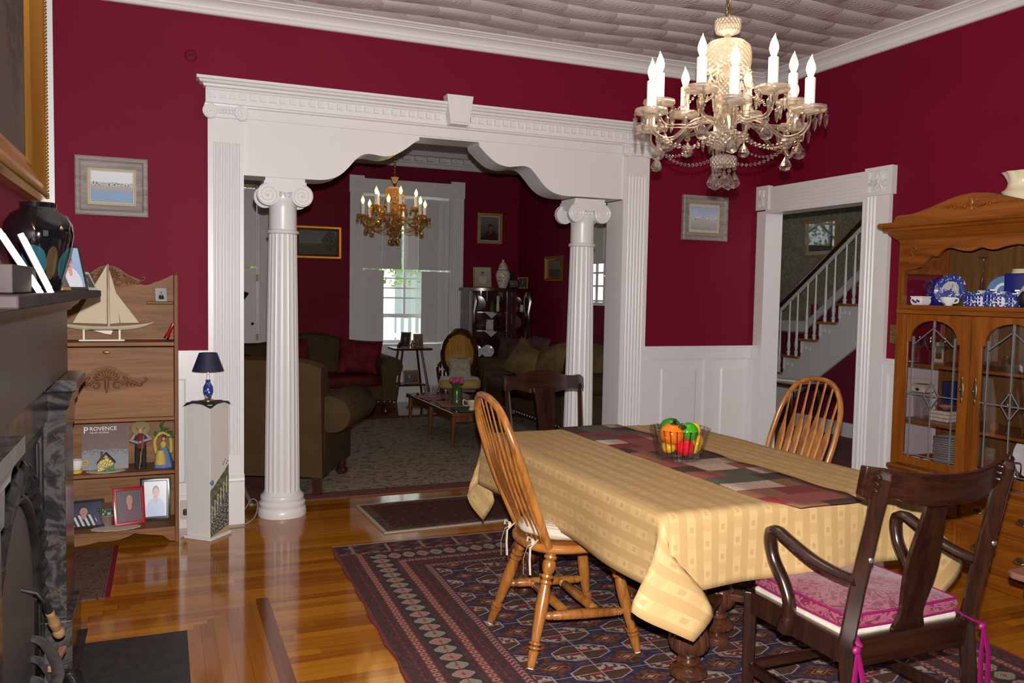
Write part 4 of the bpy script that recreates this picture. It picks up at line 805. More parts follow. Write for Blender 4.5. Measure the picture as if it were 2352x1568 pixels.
# ------------------------------------------------------------------ oak windsor chairs (front along +y)
def windsor(label, loc, rz):
    r = thing('windsor_chair', label, 'chair', loc, rz, 'oak windsor chairs')
    pl_ = []
    for i in range(40):
        a = 2*pi*i/40; c_, s_ = cos(a), sin(a); k = .62 if s_ > 0 else .82
        pl_.append((.222*math.copysign(abs(c_)**k, c_)*(1 if s_ > 0 else .93), .215*math.copysign(abs(s_)**k, s_)-.005))
    m = MB(); m.xy(pl_, .418, .452); m.make('seat', 'oak_seat', r, bevel=.012, smooth=30)
    pr = [(.012, 0), (.0165, .03), (.0185, .10), (.0215, .145), (.0155, .15), (.0245, .165), (.0245, .18), (.0155, .185), (.0245, .20), (.0245, .215), (.017, .225), (.0205, .30), (.0255, .50), (.0245, .62), (.0205, .70), (.0265, .715), (.0265, .735), (.0175, .745), (.0265, .765), (.0265, .785), (.018, .795), (.024, .82), (.0285, .87), (.025, .905), (.0185, .915), (.0265, .93), (.0265, .95), (.02, .96), (.022, 1.)]
    ends = []
    for sx in (-1, 1):
        for top, ft in (((.150, .135, .425), (.232, .222, .003)), ((.140, -.125, .425), (.236, -.246, .003))):
            a = Vector((sx*ft[0], ft[1], ft[2])); b = Vector((sx*top[0], top[1], top[2])); L = (b-a).length; ends.append((a, b))
            m = MB(); m.X = rotM((b-a).normalized(), a); m.lathe([(q, z*L) for q, z in pr], 16); lg = m.make('leg', 'oak_honey', r)
            m = MB(); m.X = rotM((b-a).normalized(), a); m.lathe([(.0125, -.002), (.0125, .004)], 12); m.make('foot_cap', 'white_card', lg)
    def at(i, z): a, b = ends[i]; t_ = (z-a.z)/(b.z-a.z); return a+(b-a)*t_
    sp_ = [(.010, 0), (.0125, .04), (.0135, .08), (.017, .095), (.012, .105), (.017, .12), (.012, .13), (.018, .15), (.0205, .5)]; sp_ = sp_ + [(q, 1-z) for q, z in sp_[-2::-1]]
    def rung(a, b):
        L = (b-a).length; m = MB(); m.X = rotM((b-a).normalized(), a); m.lathe([(q, z*L) for q, z in sp_], 14); m.make('stretcher', 'oak_honey', r)
    sides = []
    for i in (0, 2):
        a, b = at(i, .165), at(i+1, .185); rung(a, b); sides.append((a, b))
    for t_ in (.33, .68): rung(sides[0][0].lerp(sides[0][1], t_), sides[1][0].lerp(sides[1][1], t_))
    half = [(.172, -.150, .445), (.197, -.215, .60), (.205, -.272, .75), (.190, -.322, .89), (.140, -.352, .985), (.072, -.368, 1.023)]
    hp = spline(half + [(0, -.372, 1.033)] + [(-x, y, z) for x, y, z in half[::-1]], 6)
    MB().tube(hp, .0155, 10, flat=.85).make('hoop', 'oak_honey', r)
    up_ = hp[len(hp)//8:-len(hp)//8]
    for i in range(-3, 4):
        bx, by = i*.041, -.175+abs(i)*.006; tx = i*.053; e = min(up_, key=lambda p: abs(p.x-tx)); a = Vector((bx, by, .447)); b = Vector((tx, e.y, e.z)); pts = []; rr = []
        for k in range(15):
            q = k/14; pts.append(a.lerp(b, q)+Vector((0, -.012*sin(pi*q), 0))); rr.append(.0068+(.0155*max(0., min(1, (q-.10)/.28))*(1 if q < .58 else max(0, 1-(q-.58)/.16))))
        MB().tube(pts, rr, 8, flat=.5, up=(0, 1, 0)).make('spindle', 'oak_honey', r)
    return r
wc = windsor('oak hoop-back windsor chair with a cream seat cushion, at the long side of the table', (-2.79, -2.285, .010), radians(-90-2))
dup(wc, (-1.635, -2.09, .010), radians(90+4), 'oak hoop-back windsor chair standing between the table and the stair doorway')
cu = thing('seat_cushion', 'tufted cream seat cushion tied to the windsor chair in front', 'cushion', (-2.79, -2.285, .464), radians(-92))
def puff(x, y, z):
    a = atan2(y, x); return 1+.05*abs(cos(2.5*a))-.0
m = MB(); rows = []
for i in range(13):
    t_ = -pi/2+pi*i/12; q = abs(cos(t_))**.45; rows.append([])
    for j in range(40):
        a = 2*pi*j/40; R_ = .200*q*(1+.03*cos(4*a)); h_ = sin(t_)*.036*(1+.10*cos(8*a)*q); rows[-1].append((R_*cos(a), R_*sin(a)-.002, .034+h_))
m.grid(rows, cu=True); m.make('pad', 'cream_cushion', cu)
for sx in (-1, 1):
    m = MB(); bx = sx*.13; by = -.20
    for q, (dx, dz) in enumerate(((.035, -.11), (-.03, -.13))): m.tube([(bx, by+.02, .015), (bx+dx*.4, by-.02, -.01), (bx+dx, by-.03, dz*.5), (bx+dx*1.1, by-.028, dz)], [.004, .006, .006, .006], 6, flat=.3)
    for dx in (.03, -.03): m.tube([(bx, by, .015), (bx+dx, by-.012, .022), (bx+dx*.9, by-.016, .004), (bx, by-.004, .012)], .005, 6, flat=.4)
    m.ball((bx, by-.004, .014), .008, 8, 6); m.make('tie', 'ivory_pad', cu)
# ------------------------------------------------------------------ dark splat-back chairs
def rail(half, yb, th, n=28, lean=0.):
    """crest rail from (x, ztop, zbottom) half outline, bowed by yb"""
    full = [(-x, a, b) for x, a, b in half[::-1]] + half[1:]; X = [p[0] for p in full]; m = MB(); rows = []
    def ip(x, k):
        for i in range(len(X)-1):
            if X[i] <= x <= X[i+1]: t_ = (x-X[i])/(X[i+1]-X[i]+1e-9); t_ = t_*t_*(3-2*t_); return full[i][k]*(1-t_)+full[i+1][k]*t_
        return full[-1][k]
    for i in range(n+1):
        x = X[0]+(X[-1]-X[0])*i/n; y = yb*(1-(x/X[-1])**2); a, b = ip(x, 1), ip(x, 2); l0 = y-lean*(a-b)
        rows.append([(x, l0, a), (x, l0+th, a), (x, y+th, b), (x, y, b)])
    m.grid(rows, cu=True); nn = len(m.v); m.f += [(0, 1, 2, 3), (nn-4, nn-3, nn-2, nn-1)]; m.mi += [0, 0]; return m
def splat(pts, y_of, th):
    m = MB(); rows = []
    sp_ = spline([(w_, 0, z_) for z_, w_ in pts], 5)
    for p in sp_: y = y_of(p.z); rows.append([(-p.x, y, p.z), (p.x, y, p.z), (p.x, y+th, p.z), (-p.x, y+th, p.z)])
    m.grid(rows, cu=True); nn = len(m.v); m.f += [(0, 1, 2, 3), (nn-4, nn-3, nn-2, nn-1)]; m.mi += [0, 0]; return m
ch = thing('splat_back_chair', 'dark carved-crest wooden chair at the far end of the table, before the column', 'chair', (-2.315, -1.30, .010), pi)
yo = lambda z: -.215-.075*max(0, (z-.45))/.5
rail([(0, .995, .868), (.07, .992, .870), (.115, .978, .878), (.155, .968, .892), (.195, .966, .892), (.235, .972, .885), (.252, .955, .895)], -.03, .024, lean=.15).make('crest_rail', 'old_oak_x', ch, smooth=40).location = (0, yo(.9)-.012, 0)
splat([(.46, .045), (.55, .042), (.68, .048), (.80, .058), (.90, .066)], yo, .012).make('splat', 'old_oak', ch)
for sx in (-1, 1):
    MB().tube([(sx*.215, -.235, 0), (sx*.215, -.215, .30), (sx*.215, -.215, .45), (sx*.225, -.25, .70), (sx*.232, -.285, .92)], [.019, .021, .021, .018, .015], 4, up=(0, 1, 0)).make('leg', 'old_oak', ch, smooth=0)
    m = MB(); m.bar((sx*.21, .21, 0), (sx*.21, .21, .43), .04, .04); m.make('leg', 'old_oak', ch, bevel=.003, smooth=0)
m = MB(); m.box(-.22, .22, -.22, .22, .38, .435); m.make('seat_frame', 'old_oak_x', ch, smooth=0); MB().box(-.215, .215, -.20, .225, .435, .465).make('seat', 'ivory_pad', ch, bevel=.012, smooth=0)
m = MB(); m.bar((-.21, .21, .16), (-.21, -.22, .16), .022, .03); m.bar((.21, .21, .16), (.21, -.22, .16), .022, .03); m.bar((-.21, 0, .16), (.21, 0, .16), .022, .03); m.make('stretcher', 'old_oak', ch, smooth=0)
# armchair in front
ac = thing('dark_armchair', 'dark wooden armchair with magenta cushion, its back to the viewer, at the near table end', 'armchair', (-2.232, -3.30, .010))
yo2 = lambda z: -.225-.115*max(0, (z-.42))/.55
rail([(0, .946, .852), (.08, .948, .852), (.15, .953, .862), (.20, .960, .880), (.235, .967, .885), (.27, .972, .875), (.292, .975, .885)], -.065, .024, lean=.18).make('crest_rail', 'old_oak_x', ac, smooth=40, bevel=.004).location = (0, yo2(.92)+.030, 0)
splat([(.425, .062), (.44, .064), (.47, .052), (.50, .047), (.56, .056), (.63, .0635), (.70, .060), (.78, .047), (.83, .043), (.87, .048)], lambda z: yo2(z)+.004, .014).make('splat', 'old_oak', ac)
for sx in (-1, 1):
    post = MB().tube([(sx*.245, -.300, .0), (sx*.248, -.250, .20), (sx*.250, -.225, .42), (sx*.250, -.262, .62), (sx*.248, -.315, .86), (sx*.246, -.338, .945), (sx*.246, -.345, .965)], [.030, .031, .032, .032, .030, .028, .020], 4, up=(0, 1, 0)).make('leg', 'old_oak', ac, smooth=0, bevel=.005)
    m = MB()
    for zz in (.905, .925, .945): m.ball((sx*.246+.026*(-1), yo2(zz)-.008, zz), (.008, .008, .010), 8, 6)
    m.make('carved_beads', 'old_oak', post)
    MB().ball((sx*.250, yo2(.70)-.022, .70), (.010, .006, .010), 10, 6).make('peg', 'pewter', post)
    MB().tube([(sx*.245, .215, 0), (sx*.245, .215, .20), (sx*.243, .215, .435)], [.024, .028, .031], 4, up=(0, 1, 0)).make('leg', 'old_oak', ac, smooth=0, bevel=.004)
    arm = spline([(sx*.258, -.272, .628), (sx*.262, -.20, .626), (sx*.270, -.10, .640), (sx*.277, 0, .672), (sx*.278, .055, .690), (sx*.276, .085, .682)], 5)
    MB().tube(arm, [.026]*len(arm), 8, flat=.62, up=(0, 0, 1)).make('arm', 'old_oak', ac, smooth=50)
    sup = spline([(sx*.276, .082, .684), (sx*.275, .090, .650), (sx*.272, .074, .590), (sx*.268, .030, .530), (sx*.266, .002, .470), (sx*.265, .004, .415), (sx*.264, .02, .375)], 5)
    MB().tube(sup, [.021]*8+[.020]*(len(sup)-14)+[.027]*6, 8, flat=1.1).ball((sx*.282, .0, .395), (.006, .012, .012), 10, 6).make('arm_support', 'old_oak', ac, smooth=50)
    m = MB(); m.bar((sx*.245, .20, .40), (sx*.25, -.22, .40), .026, .075); m.make('seat_rail', 'old_oak', ac, bevel=.003, smooth=0)
    m = MB(); m.bar((sx*.245, .20, .17), (sx*.248, -.24, .17), .024, .034); m.make('stretcher', 'old_oak', ac, bevel=.003, smooth=0)
for y_, z_, h_ in ((-.225, .395, .085), (.21, .40, .075)): m = MB(); m.bar((-.245, y_, z_), (.245, y_, z_), .03, h_); m.make('seat_rail', 'old_oak_x', ac, bevel=.003, smooth=0)
for y_, z_, h_ in ((-.245, .21, .045), (.215, .17, .03)): m = MB(); m.bar((-.245, y_, z_), (.245, y_, z_), .024, h_); m.make('stretcher', 'old_oak_x', ac, bevel=.003, smooth=0)
MB().box(-.235, .235, -.205, .215, .425, .452).make('slip_seat', 'ivory_pad', ac, bevel=.012, smooth=0)
cu = thing('magenta_cushion', 'magenta damask seat cushion tied to the dark armchair by ribbons', 'cushion', (-2.232, -3.295, .463))
m = MB(); rows = []; N = 18
def cush(hx_, hy, h0, h1, dome):
    m = MB(); rows = []
    for side in (0, 1):
        for i in range(N+1):
            v = -1+2*i/N; rw = []
            for j in range(N+1):
                u = -1+2*j/N; k = (1-u**4)*(1-v**4); rw.append((u*hx_*(1-.03*v*v), v*hy*(1-.03*u*u), (h1+dome*k+.004*sin(u*7)*sin(v*6)*k) if side else h0-.004*k))
            rows.append(rw)
    m.grid(rows[:N+1]); m.grid(rows[N+1:])
    ring = lambda R_: [R_[0][j] for j in range(N+1)] + [R_[i][N] for i in range(1, N+1)] + [R_[N][j] for j in range(N-1, -1, -1)] + [R_[i][0] for i in range(N-1, 0, -1)]
    a, b = ring(rows[:N+1]), ring(rows[N+1:]); mid = [((p[0]+q[0])/2*1.02, (p[1]+q[1])/2*1.02, (p[2]+q[2])/2) for p, q in zip(a, b)]; m.grid([a, mid, b], cu=True); return m, a, b
m, ra, rb = cush(.232, .215, .004, .042, .018); m.make('pad', 'magenta_damask', cu, smooth=60)
for rr in (ra, rb): MB().tube(rr, .0042, 6, closed=True).make('piping', 'magenta_trim', cu)
for sx in (-1, 1):
    m = MB(); bx, by = sx*.258, -.262
    m.tube([(sx*.21, -.20, .012), (bx-.02*sx, by-.0, -.012), (bx+.022, by-.012, -.025)], [.010, .009, .009], 6, flat=.35); m.ball((bx+.0, by-.018, -.028), (.016, .010, .014), 10, 6)
    for dx, L in ((-.045, .30), (.02, .26)): m.tube([(bx, by-.022, -.03), (bx+dx*.5, by-.035, -.03-L*.3), (bx+dx*.5+.01, by-.03, -.03-L*.65), (bx+dx, by-.035, -.03-L)], [.008, .011, .012, .013], 6, flat=.2, up=(0, 1, 0))
    m.make('tie', 'magenta_trim', cu)
# corner of a low wooden stand at the edge of the view
s_ = thing('side_stand', 'worn pinkish wooden stand of which one corner shows beside the armchair', 'table', (-1.30, -3.50, 0), radians(4))
m = MB(); m.xy([(-.28, .14), (-.255, .165), (.3, .165), (.3, -.3), (-.28, -.3)], .478, .502); m.make('top', 'dusty_wood', s_, bevel=.008, smooth=0); m = MB(); m.xy([(-.24, .11), (-.22, .128), (.26, .128), (.26, -.26), (-.24, -.26)], .43, .478); m.make('apron', 'dusty_wood', s_, bevel=.004, smooth=0)
for x, y in ((-.05, -.2), (.22, .09), (.22, -.22)): m = MB(); m.bar((x, y, 0), (x, y, .43), .04, .04); m.make('leg', 'dusty_wood', s_, smooth=0)
# ------------------------------------------------------------------ framed pictures (front toward local -y, origin at the centre of the back)
def picture(name, label, cat, loc, rz, w, h, prof, mat, art, insets=(), lean=0., group=None, mats2=None, easel=False, zbase=False):
    """prof: (inset from the outer edge, depth) pairs; insets: (width, material) strips inside the frame"""
    r = thing(name, label, cat, loc, 0, group); r.rotation_euler = (Matrix.Rotation(rz, 3, 'Z') @ Matrix.Rotation(lean, 3, 'X')).to_euler()
    oz = h/2 if zbase else 0
    def ring(pf, nm, mt, par):
        m = MB(); rows = [[(sx*(w/2-a), -b, oz+sz*(h/2-a)) for a, b in pf] for sx, sz in ((-1, -1), (1, -1), (1, 1), (-1, 1))]
        m.grid(rows, cu=True, cv=True); return m.make(nm, mt, par, smooth=25)
    ring(prof, 'frame', mat, r); a = prof[-1][0]-.003; d = prof[-1][1]
    for k, (wd, mt) in enumerate(insets):
        ring([(a, 0.002), (a, max(d-.004-.001*k, .003)), (a+wd, max(d-.006-.001*k, .003)), (a+wd, .002)], 'mat' if k == 0 else 'liner', mt, r); a += wd-.001
    MB().box(-w/2+a, w/2-a, -max(d-.010, .003), -.001, oz-h/2+a, oz+h/2-a).make('print', art, r, smooth=0)
    MB().box(-w/2+.004, w/2-.004, -.002, 0, oz-h/2+.004, oz+h/2-.004).make('backing', 'book_dark', r, smooth=0)
    if easel: m = MB(); m.bar((0, 0, oz), (0, .35*h, oz-h/2+.004 if zbase else -h/2), .03*h/.2, .004); m.make('easel_leg', 'book_dark', r, smooth=0)
    return r
FLAT = lambda t, d: [(0, 0), (0, d), (t*.15, d*1.1), (t*.85, d*1.1), (t, d*.7), (t, 0)]
BEV = lambda t, d: [(0, 0), (0, d), (t*.12, d*1.15), (t*.35, d*1.1), (t*.5, d*.8), (t*.8, d*.6), (t, d*.5), (t, 0)]
picture('framed_print', 'grey wood framed beach scene hanging over the drop-front desk', 'picture', (-4.606, 0, 2.018), 0, .378, .333, BEV(.062, .028), 'grey_frame', 'beach_print', [(.016, 'linen_mat'), (.006, 'mat_white')])
picture('framed_print', 'grey wood framed snowy boathouse scene beside the stair doorway', 'picture', (-.527, 0, 2.045), 0, .405, .336, BEV(.060, .028), 'grey_frame', 'boathouse_print', [(.018, 'linen_mat'), (.006, 'mat_white')])
gp = picture('gilt_painting', 'large oil painting in an ornate gold frame above the mantel', 'painting', (-4.80, -2.46, 2.40), radians(90), 1.50, 1.27,
    [(0, 0), (0, .035), (.012, .052), (.03, .058), (.045, .050), (.055, .052), (.062, .046), (.115, .016), (.118, .020), (.13, .020), (.135, .012), (.14, 0)], 'gold_leaf', 'village_oil')
m = MB()
for i in range(94): m.ball((.745-.022, -.058, -.62+i*.0132), (.009, .008, .0058), 6, 4)
for i in range(82): m.ball((-.73+i*.0180, -.058, -.612), (.0075, .008, .009), 6, 4)
m.make('carved_edge', 'dull_gold', gp, smooth=60)
MB().box(.7505, .757, -.080, 0, -.637, .635).make('flash_whitened_edge', 'frame_silver', gp, smooth=0)  # pale colour on this ridge stands for the flash whitening the gold frame
pl = thing('wall_roundel', 'small round red-painted cover plate high on the wall over the archway corner', 'wall plate', (-4.18, 0, 2.812))
m = MB(); m.X = Matrix.Rotation(radians(90), 4, 'X'); m.lathe([(.036, 0), (.036, .006), (.030, .010), (.026, .008), (.024, .005), (0, .005)], 28); m.make('plate', 'red_wall', pl)
m = MB(); m.box(-.017, -.003, -.0065, -.004, 0, .010); m.box(.003, .017, -.0065, -.004, 0, .010); m.make('slots', 'dark_gap', pl, smooth=0)
sw = thing('switch_plate', 'ornate brass switch plate on the red wall beside the china cabinet', 'switch', (0, -1.358, 1.232)); MB().box(-.008, 0, -.027, .027, -.06, .06).make('plate', 'brass', sw, bevel=.004, smooth=0); MB().ball((-.010, 0, 0), (.008, .009, .009), 12, 8).make('button', 'antique_brass', sw)
m = MB(); rnd = random.Random(2); [m.ball((-.009, rnd.uniform(-.023, .023), rnd.uniform(-.055, .055)), (.003, .006, .006), 6, 4) for i in range(22)]; m.make('relief', 'brass', sw)
ol = thing('wall_outlet', 'marbled outlet plate with a black plug low on the white skirting beside the desk', 'outlet', (-4.215, -.031, .115)); MB().box(-.035, .035, -.007, 0, -.058, .058).make('plate', 'plastic_cream', ol, bevel=.003, smooth=0); MB().box(-.020, .012, -.036, -.006, -.028, .006).make('plug', 'plastic_black', ol, bevel=.006, smooth=0)
tag(MB().tube(spline([(-4.215, -.068, .10), (-4.16, -.09, .05), (-4.10, -.10, .008), (-4.0, -.11, .007), (-3.90, -.10, .007), (-3.82, -.02, .03), (-3.79, .10, .085), (-3.82, .16, .10), (-3.86, .225, .02), (-3.9, .3, .007)], 6), .004, 6).make('power_cord', 'grey_cloth', smooth=60), 'thin grey power cord looping round the foot of the pilaster', 'cord')
# ------------------------------------------------------------------ fireplace
fp = thing('fireplace', 'black marble fireplace with a dark stone mantel shelf and cast iron grate', 'fireplace', (-4.80, -2.53, 0))
def fpb(name, mat, *bs, par=fp, bevel=.003):
    m = MB(); [m.box(b[0]+4.80, b[1]+4.80, b[2]+2.53, b[3]+2.53, b[4], b[5]) for b in bs]; return m.make(name, mat, par, bevel=bevel, smooth=0)
fpb('mantel_shelf', 'mantel_stone', (-4.80, -4.58, -3.63, -1.44, 1.404, 1.431), bevel=.004)
m = MB(); m.sweep([(0, 1.352), (.012, 1.352), (.018, 1.362), (.034, 1.374), (.046, 1.390), (.060, 1.394), (.060, 1.404), (0, 1.404)], [(0, 1.0, 0), (.10, 1.0, 0), (.10, -1.02, 0), (0, -1.02, 0)], [(0, 1), (1, 1), (1, -1), (0, -1)]); m.make('cornice', 'brown_marble', fp, smooth=30)
fpb('frieze', 'brown_marble', (-4.80, -4.70, -3.53, -1.53, 1.10, 1.353))
fpb('inner_header', 'black_marble', (-4.80, -4.735, -3.48, -1.58, .95, 1.10))
for s, (a, b) in ((1, (-1.86, -1.55)), (-1, (-3.51, -3.20))):
    p = fpb('pilaster', 'black_marble', (-4.80, -4.682, a, b, .19, 1.02))
    fpb('plinth', 'black_marble', (-4.80, -4.662, a-.03, b+.03, 0, .19), par=p)
    m = MB(); c0, c1 = a+2.53, b+2.53; m.sweep([(-.02, .90), (.006, .90), (.008, .985), (.018, 1.0), (.020, 1.02), (.030, 1.05), (.045, 1.06), (.045, 1.10), (-.02, 1.10)], [(0, c1, 0), (.118, c1, 0), (.118, c0, 0), (0, c0, 0)], [(0, 1), (1, 1), (1, -1), (0, -1)]); m.make('capital', 'black_marble', p, smooth=25)
fpb('base_strip', 'mantel_stone', (-4.80, -4.64, -3.56, -1.50, 0, .006), bevel=0)
ins = fpb('iron_surround', 'cast_iron', (-4.80, -4.765, -3.20, -1.86, 0, .95), (-4.77, -4.752, -3.20, -3.16, 0, .95), (-4.77, -4.752, -1.90, -1.86, 0, .95), (-4.77, -4.752, -3.2, -1.86, .90, .95), (-4.765, -4.756, -1.97, -1.94, .05, .88), (-4.765, -4.756, -3.12, -3.09, .05, .88))
m = MB(); ap = [(cos(a)*.40, .36+sin(a)*.42) for a in [pi*i/24 for i in range(25)]] + [(-.40, .02), (.40, .02)]
m.yz([(p[0], p[1]) for p in ap], .030, .044); m.make('arched_cover', 'iron_panel', fp, smooth=0)
m = MB(); m.tube([(.046, cos(a)*.425, .36+sin(a)*.445) for a in [pi*i/30 for i in range(31)]], .020, 8); rnd = random.Random(9)
for i in range(30):
    a = pi*i/29; q = .455+.03*(i % 2); m.tube([(.05, cos(a)*q, .36+sin(a)*q), (.062, cos(a)*(q+.04)+.02, .36+sin(a)*(q+.045)), (.052, cos(a)*(q+.07)+.045, .36+sin(a)*(q+.06))], [.020, .016, .005], 6)
m.make('leaf_moulding', 'cast_iron', fp, smooth=50)
for k, z in enumerate((.250, .185, .12, .06)):
    e = .30-.012*k; m = MB(); m.tube(spline([(.03, e+.04, z+.004), (.08, e, z), (.13, e-.14, z-.004), (.155, 0, z-.006), (.13, -e+.14, z-.004), (.08, -e, z), (.03, -e-.04, z)], 5), .018, 8, flat=.6, up=(0, 0, 1)); m.make('grate_bar', 'iron_bar', fp, smooth=60)
m = MB()
for y in (-.26, .0, .26): m.bar((.10 if y else .15, y, .0), (.10 if y else .15, y, .25), .018, .018)
m.make('grate_leg', 'iron_bar', fp, smooth=0)
hd = thing('damper_handle', 'turned tan wooden handle on a black iron rod above the fire grate', 'handle', (-4.685, -2.36, .40), 0); m = MB(); m.X = rotM((.06, .30, -.36)); m.lathe([(.010, 0), (.014, .01), (.012, .03), (.018, .07), (.017, .10), (.012, .12), (.019, .135), (.017, .155), (.0, .16)], 16); m.make('grip', 'tan_wood', hd)
m = MB(); m.X = rotM((.06, .30, -.36)); m.lathe([(.009, -.06), (.013, -.03), (.013, 0.)], 12); m.tube([(0, 0, -.06), (-.02, -.01, -.09), (-.075, -.01, -.10)], .008, 8); m.make('rod', 'cast_iron', hd)
br = thing('hearth_tools', 'black wire fire tools with a reddish wooden grip leaning at the grate', 'fire tool', (-4.625, -2.40, .0), 0)
MB().bar((-.05, -.02, .23), (-.03, .13, .235), .022, .02).make('grip', 'dusty_wood', br, bevel=.004, smooth=0)
m = MB(); m.tube([(-.04, .0, .01), (-.04, .01, .12), (-.045, .03, .225)], .012, 6)
for i in range(7): a = -.5+i*.17; m.tube(spline([(-.03, .05, .16), (.0, .05+.08*a, .175), (.02, .06+.20*a, .12), (.02, .06+.24*a, .006)], 5), .006, 6)
m.make('wires', 'plastic_black', br)
hs = MB().box(-4.64, -4.253, -3.42, -1.665, .0, .008).make('hearth_slab', 'hearth_slate', smooth=0, bevel=.002); tag(hs, 'matte black hearth slab set in the wooden floor before the fireplace', 'hearth')
MS = 1.432
vs = MB().lathe([(.052, 0), (.058, .006), (.070, .05), (.090, .12), (.099, .17), (.096, .205), (.078, .235), (.056, .248), (.050, .256), (.052, .270), (.047, .272), (.044, .258)], 48, capt=False).make('floor_vase', 'black_vase', loc=(-4.695, -2.39, MS)); vs.name = 'black_vase'; tag(vs, 'glossy black bulbous vase with teal and brown motif on the mantel', 'vase')
def lean_frame(nm, lab, loc, rz, lean, w, h, mt, art, t=.016, ed='page_edge'):
    r = thing(nm, lab, 'photo frame', loc); r.rotation_euler = (Matrix.Rotation(rz, 3, 'Z') @ Matrix.Rotation(lean, 3, 'X')).to_euler()
    MB().box(-w/2, w/2, 0, t, 0, h).make('frame', mt, r, bevel=.0015, smooth=0); MB().box(-w/2+.012, w/2-.012, -.001, .004, .012, h-.012).make('photo', art, r, smooth=0); return r
lean_frame('photo_frame', 'white-edged photo frame tilted back on the mantel, the one touching the black vase', (-4.592, -3.00, MS), radians(98), radians(-24), .13, .155, 'white_card', 'pair_snap', .014)
lean_frame('photo_frame', 'cream-edged photo frame tilted back on the mantel behind the white-edged one', (-4.600, -3.12, MS), radians(98), radians(-30), .13, .165, 'page_edge', 'dark_snap', .014)
lean_frame('photo_frame', 'black photo frame tilted back on the mantel behind the two pale-edged frames', (-4.71, -2.86, MS), radians(78), radians(-26), .12, .13, 'frame_black', 'man_in_maroon', .012)
lean_frame('photo_frame', 'tall frame of a boy against blue sky near the mantel end', (-4.655, -1.70, MS), radians(38), radians(-18), .115, .185, 'frame_black', 'boy_on_sky', .012)
lean_frame('photo_frame', 'small silver photo frame turned half away, beside the boy with blue sky', (-4.625, -1.60, MS), radians(72), radians(-24), .085, .105, 'frame_silver', 'pair_snap', .008)
lean_frame('photo_frame', 'small silver photo frame at the very end of the mantel shelf', (-4.610, -1.50, MS), radians(62), radians(-28), .08, .085, 'frame_silver', 'dark_snap', .008)
lean_frame('photo_frame', 'narrow brown-edged photo frame leaning between the vase and the silver frames', (-4.665, -1.88, MS), radians(75), radians(-22), .08, .085, 'frame_oak', 'pair_snap', .010)
ck = thing('mantel_box', 'dark grey slope-topped box on the mantel before the black frame', 'box', (-4.645, -3.20, MS)); m = MB(); m.yz([(-.25, 0), (.13, 0), (.115, .018), (.06, .058), (-.25, .058)], -.03, .03); m.make('case', 'mantel_stone', ck, smooth=0, bevel=.002)
dp = thing('display_plate', 'pale green display plate standing at the edge of the mantel', 'plate', (-4.745, -3.60, MS+.112)); m = MB(); m.X = rotM((1, -.1, .25)); m.lathe([(0, 0), (.06, 0), (.105, .012), (.108, .016), (.06, .005), (0, .005)], 36, capb=False); m.make('plate', 'sage_leaf', dp)
# ------------------------------------------------------------------ drop-front desk with shelves
DX0, DX1, DC = -4.98, -4.272, -4.626
dk = thing('drop_front_desk', 'oak drop-front desk with carved shell panel and open shelves of keepsakes', 'desk', (DC, -.03, 0)); hw_ = .354
def dkb(name, mat, *bs, bevel=.003, par=dk): m = MB(); [m.box(*b) for b in bs]; return m.make(name, mat, par, bevel=bevel, smooth=0)
for sx in (-1, 1): m = MB(); m.yz([(0, 0), (-.28, 0), (-.28, 1.518), (-.262, 1.53), (0, 1.53)], sx*hw_-.011, sx*hw_+.011); m.make('side_panel', 'desk_oak_z', dk, bevel=.004, smooth=0)
dkb('back_panel', 'desk_oak', (-hw_, hw_, -.006, 0, .05, 1.35))
half = [(0, 1.505), (.08, 1.505), (.14, 1.48), (.19, 1.458), (.25, 1.478), (.30, 1.500), (.345, 1.525)]
cr = [(p.x, p.z) for p in spline([(a, 0, b) for a, b in half], 5)]
m = MB(); m.xz([(-a, b) for a, b in cr[::-1]] + cr[1:] + [(.345, 1.14), (-.345, 1.14)], -.014, 0); m.make('crest_board', 'desk_oak', dk, smooth=0)
def shell(m, cx, cz, y, s, base):
    """carved fan between two scrolls and trailing leaves, on a raised ground"""
    m.xz([(cx+a*s, cz+b*s) for a, b in base], y-.004, y+.010)
    for i in range(9):
        a = radians(14+19*i); m.tube([(cx+cos(a)*s*.06, y-.004, cz+sin(a)*s*.05), (cx+cos(a)*s*.24, y-.009, cz+sin(a)*s*.22), (cx+cos(a)*s*.36, y-.004, cz+sin(a)*s*.36)], [.004, s*.05, s*.022], 8)
    for sx in (-1, 1):
        m.tube([(cx+sx*s*(.30+.16*cos(t)*(1-t/9)), y-.006, cz+s*(-.16+.15*sin(t)*(1-t/9))) for t in [i*.3 for i in range(24)]], [s*.045*(1-i/36) for i in range(24)], 8)
        for i in range(5): m.tube(spline([(cx+sx*s*(.44+.08*i), y-.003, cz+s*(.10-.045*i)), (cx+sx*s*(.53+.09*i), y-.009, cz+s*(.0-.04*i)), (cx+sx*s*(.55+.105*i), y-.003, cz+s*(-.22+.02*i))], 3), [s*.03, s*.04, s*.045, s*.045, s*.04, s*.03, s*.012], 8)
        m.tube(spline([(cx+sx*s*.92, y-.003, cz-s*.12), (cx+sx*s*1.04, y-.006, cz-s*.06), (cx+sx*s*1.10, y-.006, cz+s*.02), (cx+sx*s*1.02, y-.004, cz+s*.05)], 3), s*.03, 8)
    m.tube([(cx, y-.004, cz+s*.03), (cx, y-.009, cz-s*.18), (cx, y-.004, cz-s*.38)], [s*.05, s*.06, s*.015], 8)
SB = [(-1.05, -.08), (-.9, -.02), (-.6, .10), (-.42, .24), (-.26, .36), (0, .42), (.26, .36), (.42, .24), (.6, .10), (.9, -.02), (1.05, -.08), (.8, -.22), (.4, -.30), (0, -.36), (-.4, -.30), (-.8, -.22)]
